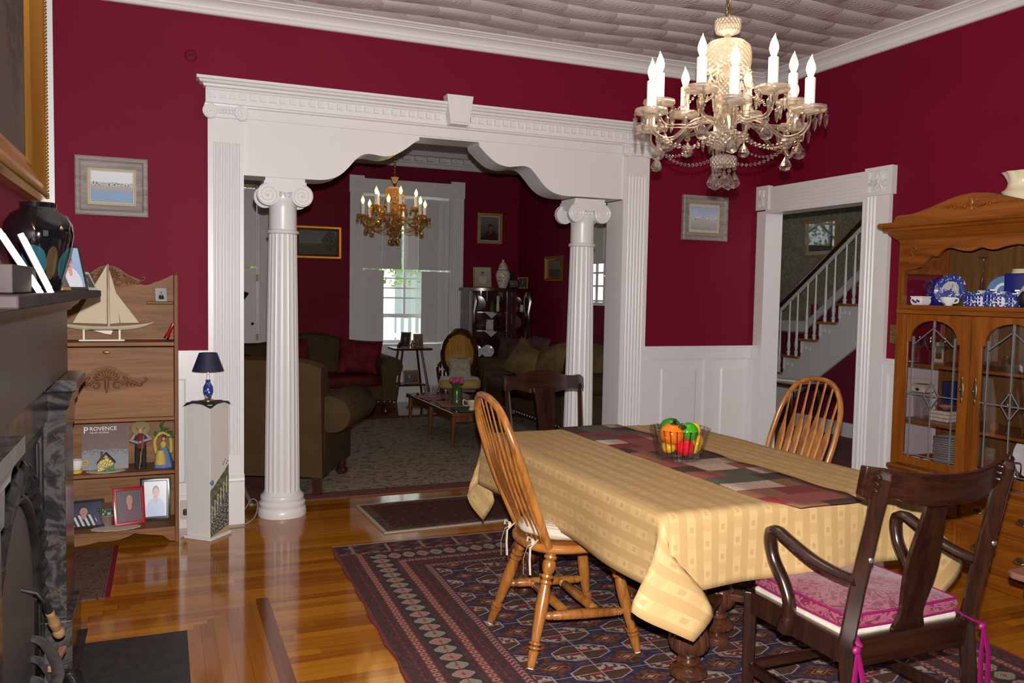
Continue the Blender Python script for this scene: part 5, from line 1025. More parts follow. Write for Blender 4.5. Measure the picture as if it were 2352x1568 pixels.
m = MB(); shell(m, 0, 1.496, -.018, .175, [(a, b) for a, b in SB]); m.make('crest_carving', 'desk_carving', dk, smooth=60)
dkb('desk_top', 'desk_oak', (-hw_+.011, hw_-.011, -.285, 0, 1.120, 1.142))
ff = dkb('drop_front', 'desk_oak', (-hw_+.013, hw_-.013, -.279, -.262, .722, 1.114)); m = MB(); shell(m, 0, .935, -.284, .185, SB); m.make('shell_carving', 'desk_carving', ff, smooth=60)
m = MB(); m.ball((0, -.281, 1.088), (.020, .003, .009), 16, 6); m.make('keyhole_plate', 'antique_brass', ff)
for i, z in enumerate((.70, .395, .070)): dkb('shelf', 'desk_oak', (-hw_+.011, hw_-.011, -.275, -.005, z, z+.020))
dkb('corner_shelf', 'desk_oak', (.20, hw_-.012, -.14, -.012, 1.352, 1.366))
apz = [(-.343, .068), (.343, .068), (.343, .005), (.315, .008), (.28, .040), (.22, .050), (.17, .058), (.13, .066), (.10, .050), (.05, .035), (0, .032), (-.05, .035), (-.12, .022), (-.18, .018), (-.25, .040), (-.30, .046), (-.343, .01)]
m = MB(); m.xz(apz, -.262, -.248); m.make('apron', 'desk_oak', dk, smooth=0)
# on the desk
bt = thing('model_sailboat', 'cream model sailboat on a small stand on top of the desk', 'model boat', (-4.640, -.17, 1.1425))
rows = []
for i in range(21):
    t = i/20; x = -.225+.45*t; bw = .030*(sin(pi*min(t*.8+.12, 1)))**.7; zt = .082+.018*(2*t-1)**2; zb = .058+.030*abs(2*t-1)**3; rows.append([(x, -bw, zt), (x, -bw*.75, (zt+zb)/2), (x, 0, zb), (x, bw*.75, (zt+zb)/2), (x, bw, zt), (x, 0, zt)])
m = MB(); m.grid(rows, cu=True); m.make('hull', 'boat_hull', bt, smooth=60)
m = MB(); m.tube([(.02, 0, .08), (.018, 0, .43)], [.005, .002], 8); m.tube([(.225, 0, .095), (.25, 0, .105)], .003, 6); m.make('mast', 'boat_hull', bt)
m = MB(); m.xz([(.012, .425), (-.16, .10), (.010, .095)], -.003, .003); m.make('mainsail', 'sail_cloth', bt, smooth=0); m = MB(); m.xz([(.024, .40), (.06, .26), (.075, .10), (.026, .095)], -.003, .003); m.make('jib', 'sail_cloth', bt, smooth=0); m = MB(); m.xz([(.05, .28), (.175, .102), (.08, .10)], -.006, -.001); m.make('foresail', 'sail_cloth', bt, smooth=0)
m = MB(); m.xz([(-.06, .058), (.04, .058), (.03, .035), (.0, .04)], -.003, .003); m.make('keel', 'boat_hull', bt, smooth=0)
m = MB(); m.box(-.13, .10, -.02, .02, 0, .008); m.box(-.11, -.10, -.02, .02, 0, .062); m.box(.07, .08, -.02, .02, 0, .062); m.make('stand', 'boat_hull', bt, smooth=0)
lean_frame('photo_frame', 'tiny silver photo of a man in black tie on the desk corner shelf', (-4.347, -.13, 1.367), radians(12), radians(-14), .062, .078, 'frame_silver', 'man_in_tux', .006)
lt = thing('red_flashlight', 'shiny red flashlight leaning in the corner of the desk top', 'flashlight', (-4.322, -.10, 1.1425)); m = MB(); m.X = rotM((.42, .1, .9), (0, 0, .012)); m.lathe([(.014, 0), (.014, .02), (.010, .03), (.010, .075), (.011, .09), (0, .09)], 16); m.make('barrel', 'red_lacquer', lt)
m = MB(); m.X = rotM((.42, .1, .9), (0, 0, .012)); m.lathe([(.0145, -.006), (.0145, .004)], 16); m.make('bezel', 'plastic_black', lt)
Z1, Z2 = .4155, .0905
bk = thing('provence_book', 'tall glossy art book standing on the middle shelf of the desk', 'book', (-4.645, -.175, Z1)); bk.rotation_euler = (radians(-8), 0, 0); bk.scale = (.97, 1, .97)
MB().box(-.122, .122, -.0, .003, 0, .262).make('cover', 'provence_cover', bk, smooth=0); MB().box(-.118, .118, .003, .022, .003, .259).make('pages', 'page_edge', bk, smooth=0); MB().box(-.122, .122, .022, .025, 0, .262).make('back_cover', 'book_dark', bk, smooth=0)
text('P', .052, 'title_lettering', 'white_card', bk, (-.115, -.001, .213), (radians(90), 0, 0)); text('ROVENCE', .032, 'title_lettering', 'white_card', bk, (-.083, -.001, .226), (radians(90), 0, 0)); text('THE ART OF LIVING', .0115, 'subtitle_lettering', 'white_card', bk, (-.083, -.001, .210), (radians(90), 0, 0))
def doily(nm, lab, loc, r, ry): return tag(MB().lathe([(r, 0), (r, .0022), (0, .003)], 60, k=lambda u, z: 1+.035*sin(2*pi*u*15)).make(nm, 'doily', loc=loc), lab, 'doily')
o = doily('lace_doily', 'round lace doily beneath the little lantern house', (-4.640, -.222, Z1), .085, 0); o.scale = (1.15, .72, 1)
o = doily('lace_doily', 'oval lace doily on the lowest shelf before the potted house', (-4.590, -.235, Z2), .115, 0); o.scale = (1.1, .55, 1)
ho = thing('lantern_house', 'little yellow stained-glass lantern house on a doily', 'ornament', (-4.638, -.225, Z1+.003)); m = MB(); m.xz([(-.040, 0), (.040, 0), (.040, .045), (0, .092), (-.040, .045)], -.025, .025); m.make('walls', 'tiffany', ho, smooth=0); m = MB(); m.bar((-.046, 0, .044), (.0, 0, .098), .060, .004, (0, 0, 1)); m.bar((.046, 0, .044), (0, 0, .098), .060, .004); m.box(-.028, -.016, -.01, .01, .065, .105); m.make('roof', 'roof_brown', ho, smooth=0)
cp_ = thing('white_cup', 'small white cup with gold handle and yellow foot on the middle shelf', 'cup', (-4.785, -.225, Z1)); MB().lathe([(.022, .018), (.026, .022), (.030, .05), (.034, .072), (.030, .07), (0, .055)], 28, capb=False).make('bowl', 'porcelain', cp_); MB().lathe([(.028, 0), (.028, .012), (.020, .018), (.0, .018)], 24).make('foot', 'yellow_glaze', cp_); MB().tube(spline([(.030, 0, .062), (.052, 0, .062), (.050, 0, .038), (.028, 0, .034)], 5), .004, 8).make('handle', 'yellow_glaze', cp_)
def robe(m, prof, at, k=None, seg=24): m.lathe(prof, seg, at, k=k); return m
fa = thing('farmer_figurine', 'figurine of a bearded farmer with broad straw hat and staff', 'figurine', (-4.462, -.19, Z1))
m = MB(); [m.tube([(sx*.018, 0, .012), (sx*.018, 0, .07), (sx*.014, 0, .125)], [.013, .014, .017], 10) for sx in (-1, 1)]; m.make('trousers', 'black_cloth', fa); m = MB(); m.lathe([(.026, .115), (.030, .15), (.032, .185), (.018, .20)], 18); m.make('waistcoat', 'maroon_cloth', fa)
m = MB(); m.tube([(-.03, 0, .19), (-.048, -.012, .16), (-.010, -.034, .150)], [.012, .012, .008], 10); m.tube([(.03, 0, .19), (.050, -.012, .165), (.012, -.036, .160)], [.012, .012, .008], 10); m.make('sleeves', 'grey_cloth', fa); MB().ball((0, -.004, .214), (.014, .015, .018), 14, 10).ball((.0, -.038, .155), .008, 8, 6).make('head', 'skin', fa)
m = MB(); m.X = Matrix.Translation((0, .012, .226)) @ Matrix.Rotation(radians(48), 4, 'X'); m.lathe([(.050, -.004), (.049, 0), (.022, .002), (.019, .018), (0, .020)], 28); m.make('hat', 'straw', fa); MB().tube([(-.006, -.045, .004), (.018, -.04, .19)], .003, 6).make('staff', 'tan_wood', fa); MB().box(-.03, .03, -.03, .03, 0, .012).make('base', 'black_cloth', fa, bevel=.004)
la = thing('lady_figurine', 'figurine of a seated lady in blue and yellow gown under a flowering arch', 'figurine', (-4.342, -.185, Z1)); m = MB(); m.lathe([(.054, 0), (.052, .015), (.040, .06), (.026, .105), (.018, .115)], 26, k=lambda u, z: 1+.07*sin(2*pi*u*7)*(1 if z < .08 else .3)); m.make('gown', 'blue_cloth', la)
m = MB(); m.lathe([(.034, .02), (.030, .06), (.02, .10)], 18, (-.014, -.026, 0)); m.make('apron', 'yellow_cloth', la); MB().ball((0, -.01, .128), (.018, .015, .022), 12, 8).make('bodice', 'yellow_cloth', la); MB().ball((.002, -.012, .162), (.011, .012, .014), 12, 8).make('head', 'skin', la); MB().ball((.003, -.006, .170), (.014, .014, .011), 12, 8).make('hair', 'roof_brown', la)
m = MB(); m.tube(spline([(-.038, 0, .08), (-.045, 0, .15), (-.01, 0, .195), (.035, 0, .17), (.042, 0, .08)], 6), .010, 8); m.make('arch', 'yellow_cloth', la); m = MB(); rnd = random.Random(1)
for i in range(34): a = rnd.uniform(.1, 3.0); m.ball((cos(a)*.040+rnd.gauss(0, .007), rnd.gauss(0, .006), .17+sin(a)*.045+rnd.gauss(0, .01)), (.010, .004, .005), 6, 4)
m.tube([(.0, 0, .21), (-.012, 0, .24), (.004, 0, .262)], [.006, .010, .004], 6); m.make('leaves', 'green_leaf', la)
lw = thing('pale_figurine', 'slim pale figurine of a lady half hidden by the fireplace', 'figurine', (-4.835, -.15, Z1)); MB().lathe([(.03, 0), (.028, .02), (.02, .09), (.013, .14), (.018, .165), (.015, .19), (.007, .2)], 20, k=lambda u, z: 1+.05*sin(2*pi*u*6)).make('dress', 'delft_light', lw); MB().ball((0, 0, .216), (.013, .013, .017), 12, 8).make('head', 'skin', lw); MB().ball((0, .003, .223), (.015, .015, .014), 12, 8).make('hair', 'roof_brown', lw)
def std_frame(lab, loc, rz, lean, w, h, mt, art, t, ins=()): return picture('photo_frame', lab, 'photo frame', loc, rz, w, h, FLAT(t, .012), mt, art, ins, lean=lean, easel=True, zbase=True)
o = std_frame('tilted black frame with a boy against deep blue on the lowest desk shelf', (-4.742, -.185, Z2), radians(-6), radians(-16), .185, .155, 'frame_black', 'boy_on_blue', .012); o.rotation_euler.rotate_axis('Y', radians(-3))
std_frame('red frame with a photo of a smiling man in maroon on the lowest desk shelf', (-4.520, -.20, Z2), radians(10), radians(-15), .165, .215, 'frame_red', 'man_in_maroon', .020)
std_frame('black frame with a boy in a pale blue shirt, behind the red frame', (-4.388, -.13, Z2), radians(-3), radians(-12), .165, .245, 'frame_black', 'boy_in_shirt', .020, [(.004, 'frame_silver')])
ph = thing('potted_house', 'small plant pot with a grey cottage among green leaves on the lowest desk shelf', 'ornament', (-4.640, -.175, Z2)); MB().lathe([(.028, 0), (.036, .055), (.039, .058), (.039, .068), (0, .066)], 20).make('pot', 'clay_pot', ph); m = MB(); m.box(-.022, .022, -.018, .018, .066, .105); m.make('cottage', 'grey_house', ph, smooth=0)
m = MB(); m.yz([(-.024, .103), (.024, .103), (0, .135)], -.026, .026); m.make('cottage_roof', 'roof_brown', ph, smooth=0); m = MB(); rnd = random.Random(6); [m.ball((rnd.uniform(-.042, .042), rnd.uniform(-.02, .02), rnd.uniform(.066, .10)), (.010, .008, .008), 6, 4) for i in range(40)]; m.make('leaves', 'green_leaf', ph)
# ------------------------------------------------------------------ painted pedestal with a small lamp
pd = thing('painted_pedestal', 'square cream pedestal with a painted meadow side, at the foot of the pilaster', 'pedestal', (-4.103, -.235, 0), radians(-41.4)); a = .082
MB().box(-a, a, -a, a, .018, .772).make('body', 'cream_paint', pd, bevel=.002, smooth=0)
m = MB(); m.box(-a-.012, a+.012, -a-.012, a+.012, 0, .018); m.make('base_plate', 'cream_paint', pd, bevel=.003, smooth=0); MB().box(-a-.006, a+.006, -a-.006, a+.006, .772, .786).make('top_plate', 'cream_paint', pd, bevel=.003, smooth=0)
pp = MB().box(a-.002, a+.0015, -a+.001, a-.001, .02, .768).make('painted_panel', 'pedestal_painting', pd, smooth=0); pp.rotation_euler = (0, 0, 0)
m = MB()
for i in range(6): y0 = -.070+.026*i; m.bar((a+.002, y0, .10+.03*i), (a+.002, y0, .20+.030*i), .003, .002)
for i in range(5): y0 = -.070+.026*i; m.bar((a+.002, y0, .20+.030*i), (a+.002, y0+.026, .14+.03*(i+1)), .0015, .002)
m.make('painted_fence', 'mat_white', pp, smooth=0)
m = MB(); [m.ball((a+.001, .030+.010*i, .425+.012*(i % 3)), (.002, .005, .005), 8, 6) for i in range(5)]; m.make('painted_roses', 'red_box', pp)
MB().ball((a+.002, -a+.012, .335), (.010, .014, .016), 10, 8).make('painted_bird', 'blue_cloth', pp)
m = MB(); rows = []
for i in range(13):
    v = -1+i/6; rows.append([(u*.098, v*.098, .0015+(-.03*max(0, abs(u)+abs(v)-1.25)-.004*sin(u*9)*sin(v*9) if max(abs(u), abs(v)) > .9 else 0)) for u in [-1+j/6 for j in range(13)]])
m.grid(rows); o = m.make('lace_mat', 'black_lace', loc=(-4.103, -.235, .788), rz=radians(48.6)); tag(o, 'black lace mat on top of the painted pedestal', 'mat')
lm = thing('table_lamp', 'small blue and white lamp with a navy shade on the pedestal', 'lamp', (-4.100, -.235, .792)); MB().lathe([(.034, 0), (.034, .008), (.022, .014), (.016, .02)], 28).make('base', 'brass', lm); MB().lathe([(.014, .018), (.020, .03), (.029, .055), (.027, .085), (.016, .105), (.012, .118), (.015, .122), (.012, .126)], 28).make('vase_body', 'delft_dark', lm)
MB().lathe([(.010, .126), (.009, .15), (.006, .16), (.006, .19)], 16).make('neck', 'porcelain', lm); MB().lathe([(.088, .178), (.050, .282), (.048, .282), (.086, .178)], 40, capb=False, capt=False).make('shade', 'navy_shade', lm)
# ------------------------------------------------------------------ china cabinet on the stair-door wall: local x = along the front (toward the viewer = +), local y = depth; front faces the room
HC = -2.27
hu = thing('china_cabinet', 'honey oak china cabinet with carved crest, scalloped top shelf and leaded glass doors', 'cabinet', (-.044, HC, 0), radians(-90))
# local frame: after the turn local -y looks into the room (-x world), local +x runs to -y world
FD = -.385; HWc = .482
def hb(name, mat, *bs, bevel=.003, par=hu): m = MB(); [m.box(*b) for b in bs]; return m.make(name, mat, par, bevel=bevel, smooth=0)
hb('base_cabinet', 'hutch_oak_y', (-HWc-.01, HWc+.01, FD-.03, 0, .06, .49), bevel=.004)
hb('plinth', 'hutch_oak_y', (-HWc-.025, HWc+.025, FD-.045, 0, 0, .075), bevel=.008)
hb('waist_moulding', 'hutch_oak_y', (-HWc-.02, HWc+.02, FD-.04, 0, .487, .512), bevel=.010)
for (z0, z1) in ((.30, .465), (.10, .28)):
    for (a, b) in ((-.455, -.015), (.015, .455)):
        dr = hb('drawer', 'hutch_oak_y', (a, b, FD-.048, FD-.03, z0, z1), bevel=.008); 
        for xk in (a+.10, b-.10):
            m = MB(); m.ball((xk, FD-.050, (z0+z1)/2), (.026, .004, .016), 12, 6); m.tube(spline([(xk-.028, FD-.052, (z0+z1)/2), (xk-.018, FD-.068, (z0+z1)/2-.014), (xk+.018, FD-.068, (z0+z1)/2-.014), (xk+.028, FD-.052, (z0+z1)/2)], 4), .004, 6); m.make('pull', 'antique_brass', dr)
for sx in (-1, 1):
    hb('corner_post', 'hutch_oak', (sx*HWc-.018, sx*HWc+.018, FD-.006, FD+.03, .51, 1.79)); hb('rear_post', 'hutch_oak', (sx*HWc-.015, sx*HWc+.015, -.04, 0, .51, 1.79))
    [hb('side_rail', 'hutch_oak_y', (sx*HWc-.012, sx*HWc+.012, FD, 0, a, b)) for a, b in ((.51, .545), (1.36, 1.42), (1.60, 1.79))]; hb('side_glass', 'cabinet_glass', (sx*HWc-.002, sx*HWc+.002, FD+.02, -.03, .54, 1.61), bevel=0)
hb('back_panel', 'hutch_back', (-HWc, HWc, -.012, 0, .51, 1.79), bevel=0)
SHZ = (.515, .775, 1.095, 1.425)
for z in SHZ: hb('shelf', 'hutch_oak_y', (-HWc+.008, HWc-.008, FD+(.006 if z < 1.4 else -.022), -.012, z-(.018 if z < 1.4 else .026), z), bevel=.005)
hb('shelf_rail', 'hutch_oak_y', (-HWc-.01, HWc+.01, FD-.02, FD+.01, 1.375, 1.40), bevel=.004)
# leaded glass doors with arched tops
for sx, (a, b) in ((-1, (-.462, -.004)), (1, (.004, .462))):
    z0, z1 = .525, 1.372; d0, d1 = FD-.022, FD-.004; c_ = (a+b)/2; gl, gr = a+.060, b-.060; hwg = (gr-gl)/2
    m = MB(); arch_ = [(gl, 1.215), (gl+.02, 1.222)] + [(c_+hwg*.90*cos(t), 1.225+.115*sin(t)**.9) for t in [pi-pi*i/20 for i in range(21)]] + [(gr-.02, 1.222), (gr, 1.215)]
    m.box(a, gl, d0, d1, z0, z1); m.box(gr, b, d0, d1, z0, z1); m.box(gl, gr, d0, d1, z0, z0+.045); m.xz(arch_ + [(gr, z1), (gl, z1)], d0, d1)
    dr = m.make('door', 'hutch_oak', hu, bevel=.004, smooth=0)
    MB().box(gl-.002, gr+.002, FD-.015, FD-.012, z0+.04, 1.345).make('door_glass', 'cabinet_glass', dr, smooth=0)
    m = MB(); yl = FD-.017
    for xx, zt in ((c_, 1.342), (gl+.035, 1.25), (gr-.035, 1.25)): m.bar((xx, yl, z0+.04), (xx, yl, zt), .0055, .004, (0, 1, 0))
    m.bar((gl, yl, .93), (gr, yl, .93), .004, .0055); m.bar((gl, yl, .585), (gr, yl, .585), .004, .0055); m.bar((gl+.035, yl, 1.20), (c_, yl, 1.30), .004, .005); m.bar((c_, yl, 1.30), (gr-.035, yl, 1.20), .004, .005); m.bar((c_, yl, 1.00), (c_+.05, yl, .93), .004, .005); m.bar((c_, yl, 1.00), (c_-.05, yl, .93), .004, .005); m.bar((c_-.05, yl, .93), (c_, yl, .86), .004, .005); m.bar((c_+.05, yl, .93), (c_, yl, .86), .004, .005)
    m.make('lead_came', 'lead_came', dr, smooth=0)
    xk = b-.035 if sx < 0 else a+.035; m = MB(); m.ball((xk, FD-.024, .985), (.013, .004, .045), 12, 8); m.ball((xk, FD-.024, 1.04), (.008, .004, .018), 8, 6); m.ball((xk, FD-.024, .93), (.008, .004, .018), 8, 6); m.ball((xk, FD-.034, .985), .010, 10, 8); m.make('handle', 'antique_brass', dr)
# scalloped valance, cornice, crest
V = [(-.482, 1.628), (-.445, 1.622), (-.395, 1.626), (-.345, 1.636), (-.30, 1.680), (-.27, 1.697), (-.238, 1.692), (-.204, 1.725), (-.155, 1.736), (-.10, 1.722), (-.05, 1.713), (-.012, 1.719), (.025, 1.732), (.06, 1.738)]
V2 = [(p.x, p.z) for p in spline([(a, 0, b) for a, b in V[:13]], 3)]; half = V2[:-4]
sym = [(p.x, p.z) for p in spline([(a, 0, b) for a, b in V[:12] + [(.03, 1.731), (.094, 1.716), (.169, 1.731), (.243, 1.738), (.30, 1.712), (.345, 1.66), (.40, 1.628), (.482, 1.626)]], 3)]
m = MB(); m.xz(sym + [(.482, 1.79), (-.482, 1.79)], FD-.016, FD+.004); va = m.make('valance', 'hutch_oak_y', hu, smooth=0)
m = MB()
for sx in (-1, 1): m.tube([(sx*(.425-.012*t/3+.030*cos(t)*(1-t/9)), FD-.018, 1.70+.034*sin(t)*(1-t/9)) for t in [i*.4 for i in range(19)]], .005, 6); m.tube([(sx*(.385+.02*cos(t)*(1-t/9)), FD-.018, 1.735+.018*sin(t)*(1-t/9)) for t in [i*.4 for i in range(19)]], .004, 6)
m.make('valance_scroll', 'hutch_oak_y', va)
m = MB(); m.sweep([(0, 1.775), (.014, 1.778), (.018, 1.792), (.030, 1.80), (.052, 1.828), (.060, 1.838), (.074, 1.842), (.080, 1.856), (.094, 1.862), (.100, 1.876), (.094, 1.888), (0, 1.888)], [(-HWc, 0, 0), (-HWc, FD, 0), (HWc, FD, 0), (HWc, 0, 0)], [(-1, 0), (-1, -1), (1, -1), (1, 0)]); m.make('cornice', 'hutch_oak_y', hu, smooth=20)
C = [(-.50, 1.888), (-.478, 1.925), (-.38, 1.930), (-.29, 1.948), (-.18, 1.978), (-.09, 2.002), (0, 2.010)]; C2 = [(p.x, p.z) for p in spline([(a, 0, b) for a, b in C], 5)]
m = MB(); m.xz(C2 + [(-a, b) for a, b in C2[-2::-1]], FD-.065, FD-.040); ct = m.make('crest', 'hutch_oak_y', hu, bevel=.004, smooth=0)
m = MB(); y_ = FD-.067
for sx in (-1, 1):
    m.tube([(sx*.02, y_, 1.955), (sx*.06, y_-.006, 1.945), (sx*.10, y_-.004, 1.958), (sx*.14, y_-.004, 1.950), (sx*.175, y_, 1.957)], [.010, .012, .010, .008, .003], 6); m.tube([(sx*(.045+.022*cos(t)*(1-t/9)), y_-.004, 1.945+.022*sin(t)*(1-t/9)) for t in [i*.4 for i in range(18)]], .005, 6); m.tube([(sx*(.105+.016*cos(t)*(1-t/9)), y_-.003, 1.945+.016*sin(t)*(1-t/9)) for t in [i*.4 for i in range(18)]], .004, 6)
m.ball((0, y_, 1.965), (.014, .008, .026), 10, 8); m.ball((0, y_, 1.932), (.010, .006, .016), 10, 8); m.make('crest_carving', 'hutch_oak_y', ct)
hb('top_board', 'hutch_oak_y', (-HWc, HWc, FD, 0, 1.76, 1.79), bevel=0)
# ------------------------------------------------------------------ what stands in it (world places)
def HX(y, x=-.27): return (x, y)
def lathe_thing(nm, lab, cat, xy, z, prof, mat, seg=32, k=None, group=None, **kw): return tag(MB().lathe(prof, seg, k=k, **kw).make(nm, mat, loc=(xy[0], xy[1], z+.0006)), lab, cat, group)
ZT = 1.425
pl = thing('planter_box', 'square white china planter with a blue flower spray at the end of the top shelf', 'planter', (-.335, -1.845, ZT+.0006)); m = MB()
rows = [[(sx*q, sy*q, z) for sx, sy in ((-1, -1), (1, -1), (1, 1), (-1, 1))] for q, z in ((.031, 0), (.037, .010), (.039, .030), (.035, .038), (.040, .045), (.040, .050), (.034, .050), (.031, .02))]
m.grid(rows, cu=True); m.make('box', 'porcelain', pl, bevel=.003, smooth=0); m = MB(); [m.ball((-.0395, -.02+.01*i, .020+.006*sin(i*2)), (.001, .008, .006), 8, 6) for i in range(5)]; m.make('flowers', 'cobalt', pl)
cp = thing('cobalt_pitcher', 'dark cobalt glass pitcher behind the white planter', 'pitcher', (-.225, -1.862, ZT+.0006)); MB().lathe([(.034, 0), (.05, .02), (.054, .05), (.048, .085), (.032, .11), (.034, .13), (.042, .145), (.038, .145), (.028, .11)], 28, capt=False).make('body', 'cobalt', cp); MB().tube(spline([(0, .036, .13), (0, .075, .12), (0, .078, .07), (0, .05, .045)], 5), .006, 8).make('handle', 'cobalt', cp)
dl = thing('delft_plate', 'round blue and white plate with a spired church, propped on the top shelf', 'plate', (-.27, -1.985, ZT+.088)); m = MB(); m.X = rotM((-1, -.25, .22)); m.lathe([(0, .004), (.05, .004), (.085, .014), (.087, .010), (.05, -.004), (0, -.004)], 40, capb=False); m.make('plate', 'delft_dark', dl)
m = MB(); m.X = rotM((-1, -.25, .22)); m.lathe([(0, .0062), (.048, .0062)], 32); m.make('sky', 'porcelain', dl); m = MB(); m.X = rotM((-1, -.25, .22)); m.X = m.X @ Matrix.Rotation(0, 4, 'Z'); m.box(-.044, -.005, -.036, .036, .0062, .0075); m.X = rotM((-1, -.25, .22)); m.prism([(-.02, -.012), (-.02, .004), (.036, -.004)], lambda a, b: (a, b, .0062), lambda a, b: (a, b, .0078)); m.make('church', 'delft_dark', dl, smooth=0)
tc = thing('teacup', 'white teacup with blue flowers in front of the church plate', 'cup', (-.355, -2.045, ZT+.0006)); MB().lathe([(.020, 0), (.022, .004), (.038, .025), (.043, .046), (.040, .046), (.034, .024), (0, .01)], 32, capt=False).make('bowl', 'delft_light', tc); MB().tube(spline([(.0, -.040, .038), (.0, -.060, .038), (0, -.058, .018), (0, -.034, .014)], 5), .004, 8).make('handle', 'porcelain', tc)
dl2 = thing('blue_plate', 'mid-blue plate with a pale ring standing at the back of the top shelf', 'plate', (-.12, -2.19, ZT+.085)); m = MB(); m.X = rotM((-1, -.2, .25)); m.lathe([(0, .004), (.05, .004), (.082, .013), (.084, .009), (.05, -.004), (0, -.004)], 40, capb=False); m.make('plate', 'blue_cloth', dl2); m = MB(); m.X = rotM((-1, -.2, .25)); m.lathe([(.030, .0055), (.046, .0055)], 32, capb=False, capt=False); m.make('ring', 'porcelain', dl2)
l2 = thing('shelf_lamp', 'little lamp with a cream shade among the blue china', 'lamp', (-.17, -2.325, ZT+.0006)); MB().lathe([(.026, 0), (.030, .02), (.022, .06), (.012, .085), (.010, .10)], 24).make('base', 'porcelain', l2); MB().lathe([(.066, .098), (.040, .20), (.038, .20), (.064, .098)], 36, capb=False, capt=False).make('shade', 'lampshade_cream', l2)
cb = thing('cobalt_tray', 'square cobalt blue glass tray standing on edge on the top shelf', 'tray', (-.245, -2.40, ZT+.0006)); MB().box(-.006, .006, -.13, .11, 0, .175).make('tray', 'cobalt', cb, bevel=.004, smooth=0); m = MB(); m.bar((-.0075, .03, .04), (-.0075, -.06, .165), .002, .03, (0, 1, 0)); m.make('stripe', 'frame_silver', cb, smooth=0)
for i, (y, h, w_, lab) in enumerate(((-2.175, .078, .030, 'narrow delft house with a stepped gable, first in the row'), (-2.235, .085, .026, 'delft house with a bell-shaped gable beside the stepped one'), (-2.290, .092, .030, 'tall delft house with many windows in the middle of the row'), (-2.352, .080, .032, 'plain delft house with a flat top toward the end of the row'), (-2.414, .072, .028, 'short delft house closing the row on the top shelf'))):
    hs = thing('delft_house', lab, 'ornament', (-.345, y, ZT+.0006), 0, 'blue and white china houses'); g_ = w_
    prof = [(-g_, 0), (g_, 0), (g_, h*.72), (g_*.6, h*.74), (g_*.6, h*.86), (g_*.25, h*.88), (g_*.25, h), (-g_*.25, h), (-g_*.25, h*.88), (-g_*.6, h*.86), (-g_*.6, h*.74), (-g_, h*.72)] if i % 2 == 0 else [(-g_, 0), (g_, 0), (g_, h*.75), (g_*.5, h*.85), (g_*.3, h), (-g_*.3, h), (-g_*.5, h*.85), (-g_, h*.75)]
    m = MB(); m.yz(prof, -.02, .02); m.make('house', 'delft' if i % 2 else 'delft_dark', hs, bevel=.002, smooth=0); m = MB()
    for a in range(2):
        for b in range(3): m.box(-.0215, -.019, -g_*.55+a*g_*.7, -g_*.55+a*g_*.7+g_*.4, h*.12+b*h*.2, h*.12+b*h*.2+h*.12)
    m.make('windows', 'cobalt', hs, smooth=0)
wine = [(.030, 0), (.030, .003), (.006, .006), (.0045, .02), (.0055, .07), (.009, .078), (.026, .10), (.031, .125), (.028, .155), (.0275, .155), (.030, .125), (.025, .102), (0, .085)]
flute = [(.030, .172), (.030, .169), (.006, .164), (.0045, .145), (.007, .125), (.0045, .11), (.010, .10), (.020, .05), (.026, .0), (.0252, .0), (.019, .05), (0, .095)]
g = G('clear_pane'); tr = g.n('BsdfTransparent', None, Color=(.97, .97, .97, 1)); gl = g.n('BsdfGlossy', None, Roughness=.03); mx = g.n('MixShader'); g.set(mx.inputs[0], g.thin(None, .07, .75)); g.set(mx.inputs[1], tr.outputs[0]); g.set(mx.inputs[2], gl.outputs[0]); g.set(g.o.inputs[0], mx.outputs[0]); MT['clear_pane'] = g.m
lathe_thing('champagne_flute', 'clear champagne flute standing upside down behind the church plate', 'glass', (-.16, -2.095), ZT, flute[::-1], 'clear_pane', 28, capb=False, capt=False).scale = (1, 1, 1.6)
lathe_thing('crystal_goblet', 'round crystal goblet beside the cobalt tray', 'glass', (-.16, -2.475), ZT, [(.032, 0), (.032, .004), (.006, .01), (.006, .12), (.03, .15), (.042, .18), (.038, .215), (.036, .215), (.04, .18), (0, .14)], 'clear_pane', 28, capt=False)
lathe_thing('black_tassel_jar', 'small dark fluffy ornament before the cobalt tray', 'ornament', (-.33, -2.475), ZT, [(.02, 0), (.035, .02), (.038, .05), (.02, .08), (0, .085)], 'plastic_black', 20)
# scalloped cream pitcher on top
lathe_thing('scalloped_vase', 'cream china vase with a scalloped flaring rim on top of the cabinet', 'vase', (-.27, -2.385), 1.7905, [(.075, 0), (.085, .01), (.085, .20), (.100, .225), (.086, .235), (.075, .25), (.070, .27), (.078, .30), (.096, .325), (.092, .325), (.066, .27), (0, .25)], 'cream_china', 60, k=lambda u, z: 1+(.07*max(0, (z-.27)/.055)*sin(2*pi*u*9) if z > .27 else 0), capt=False)
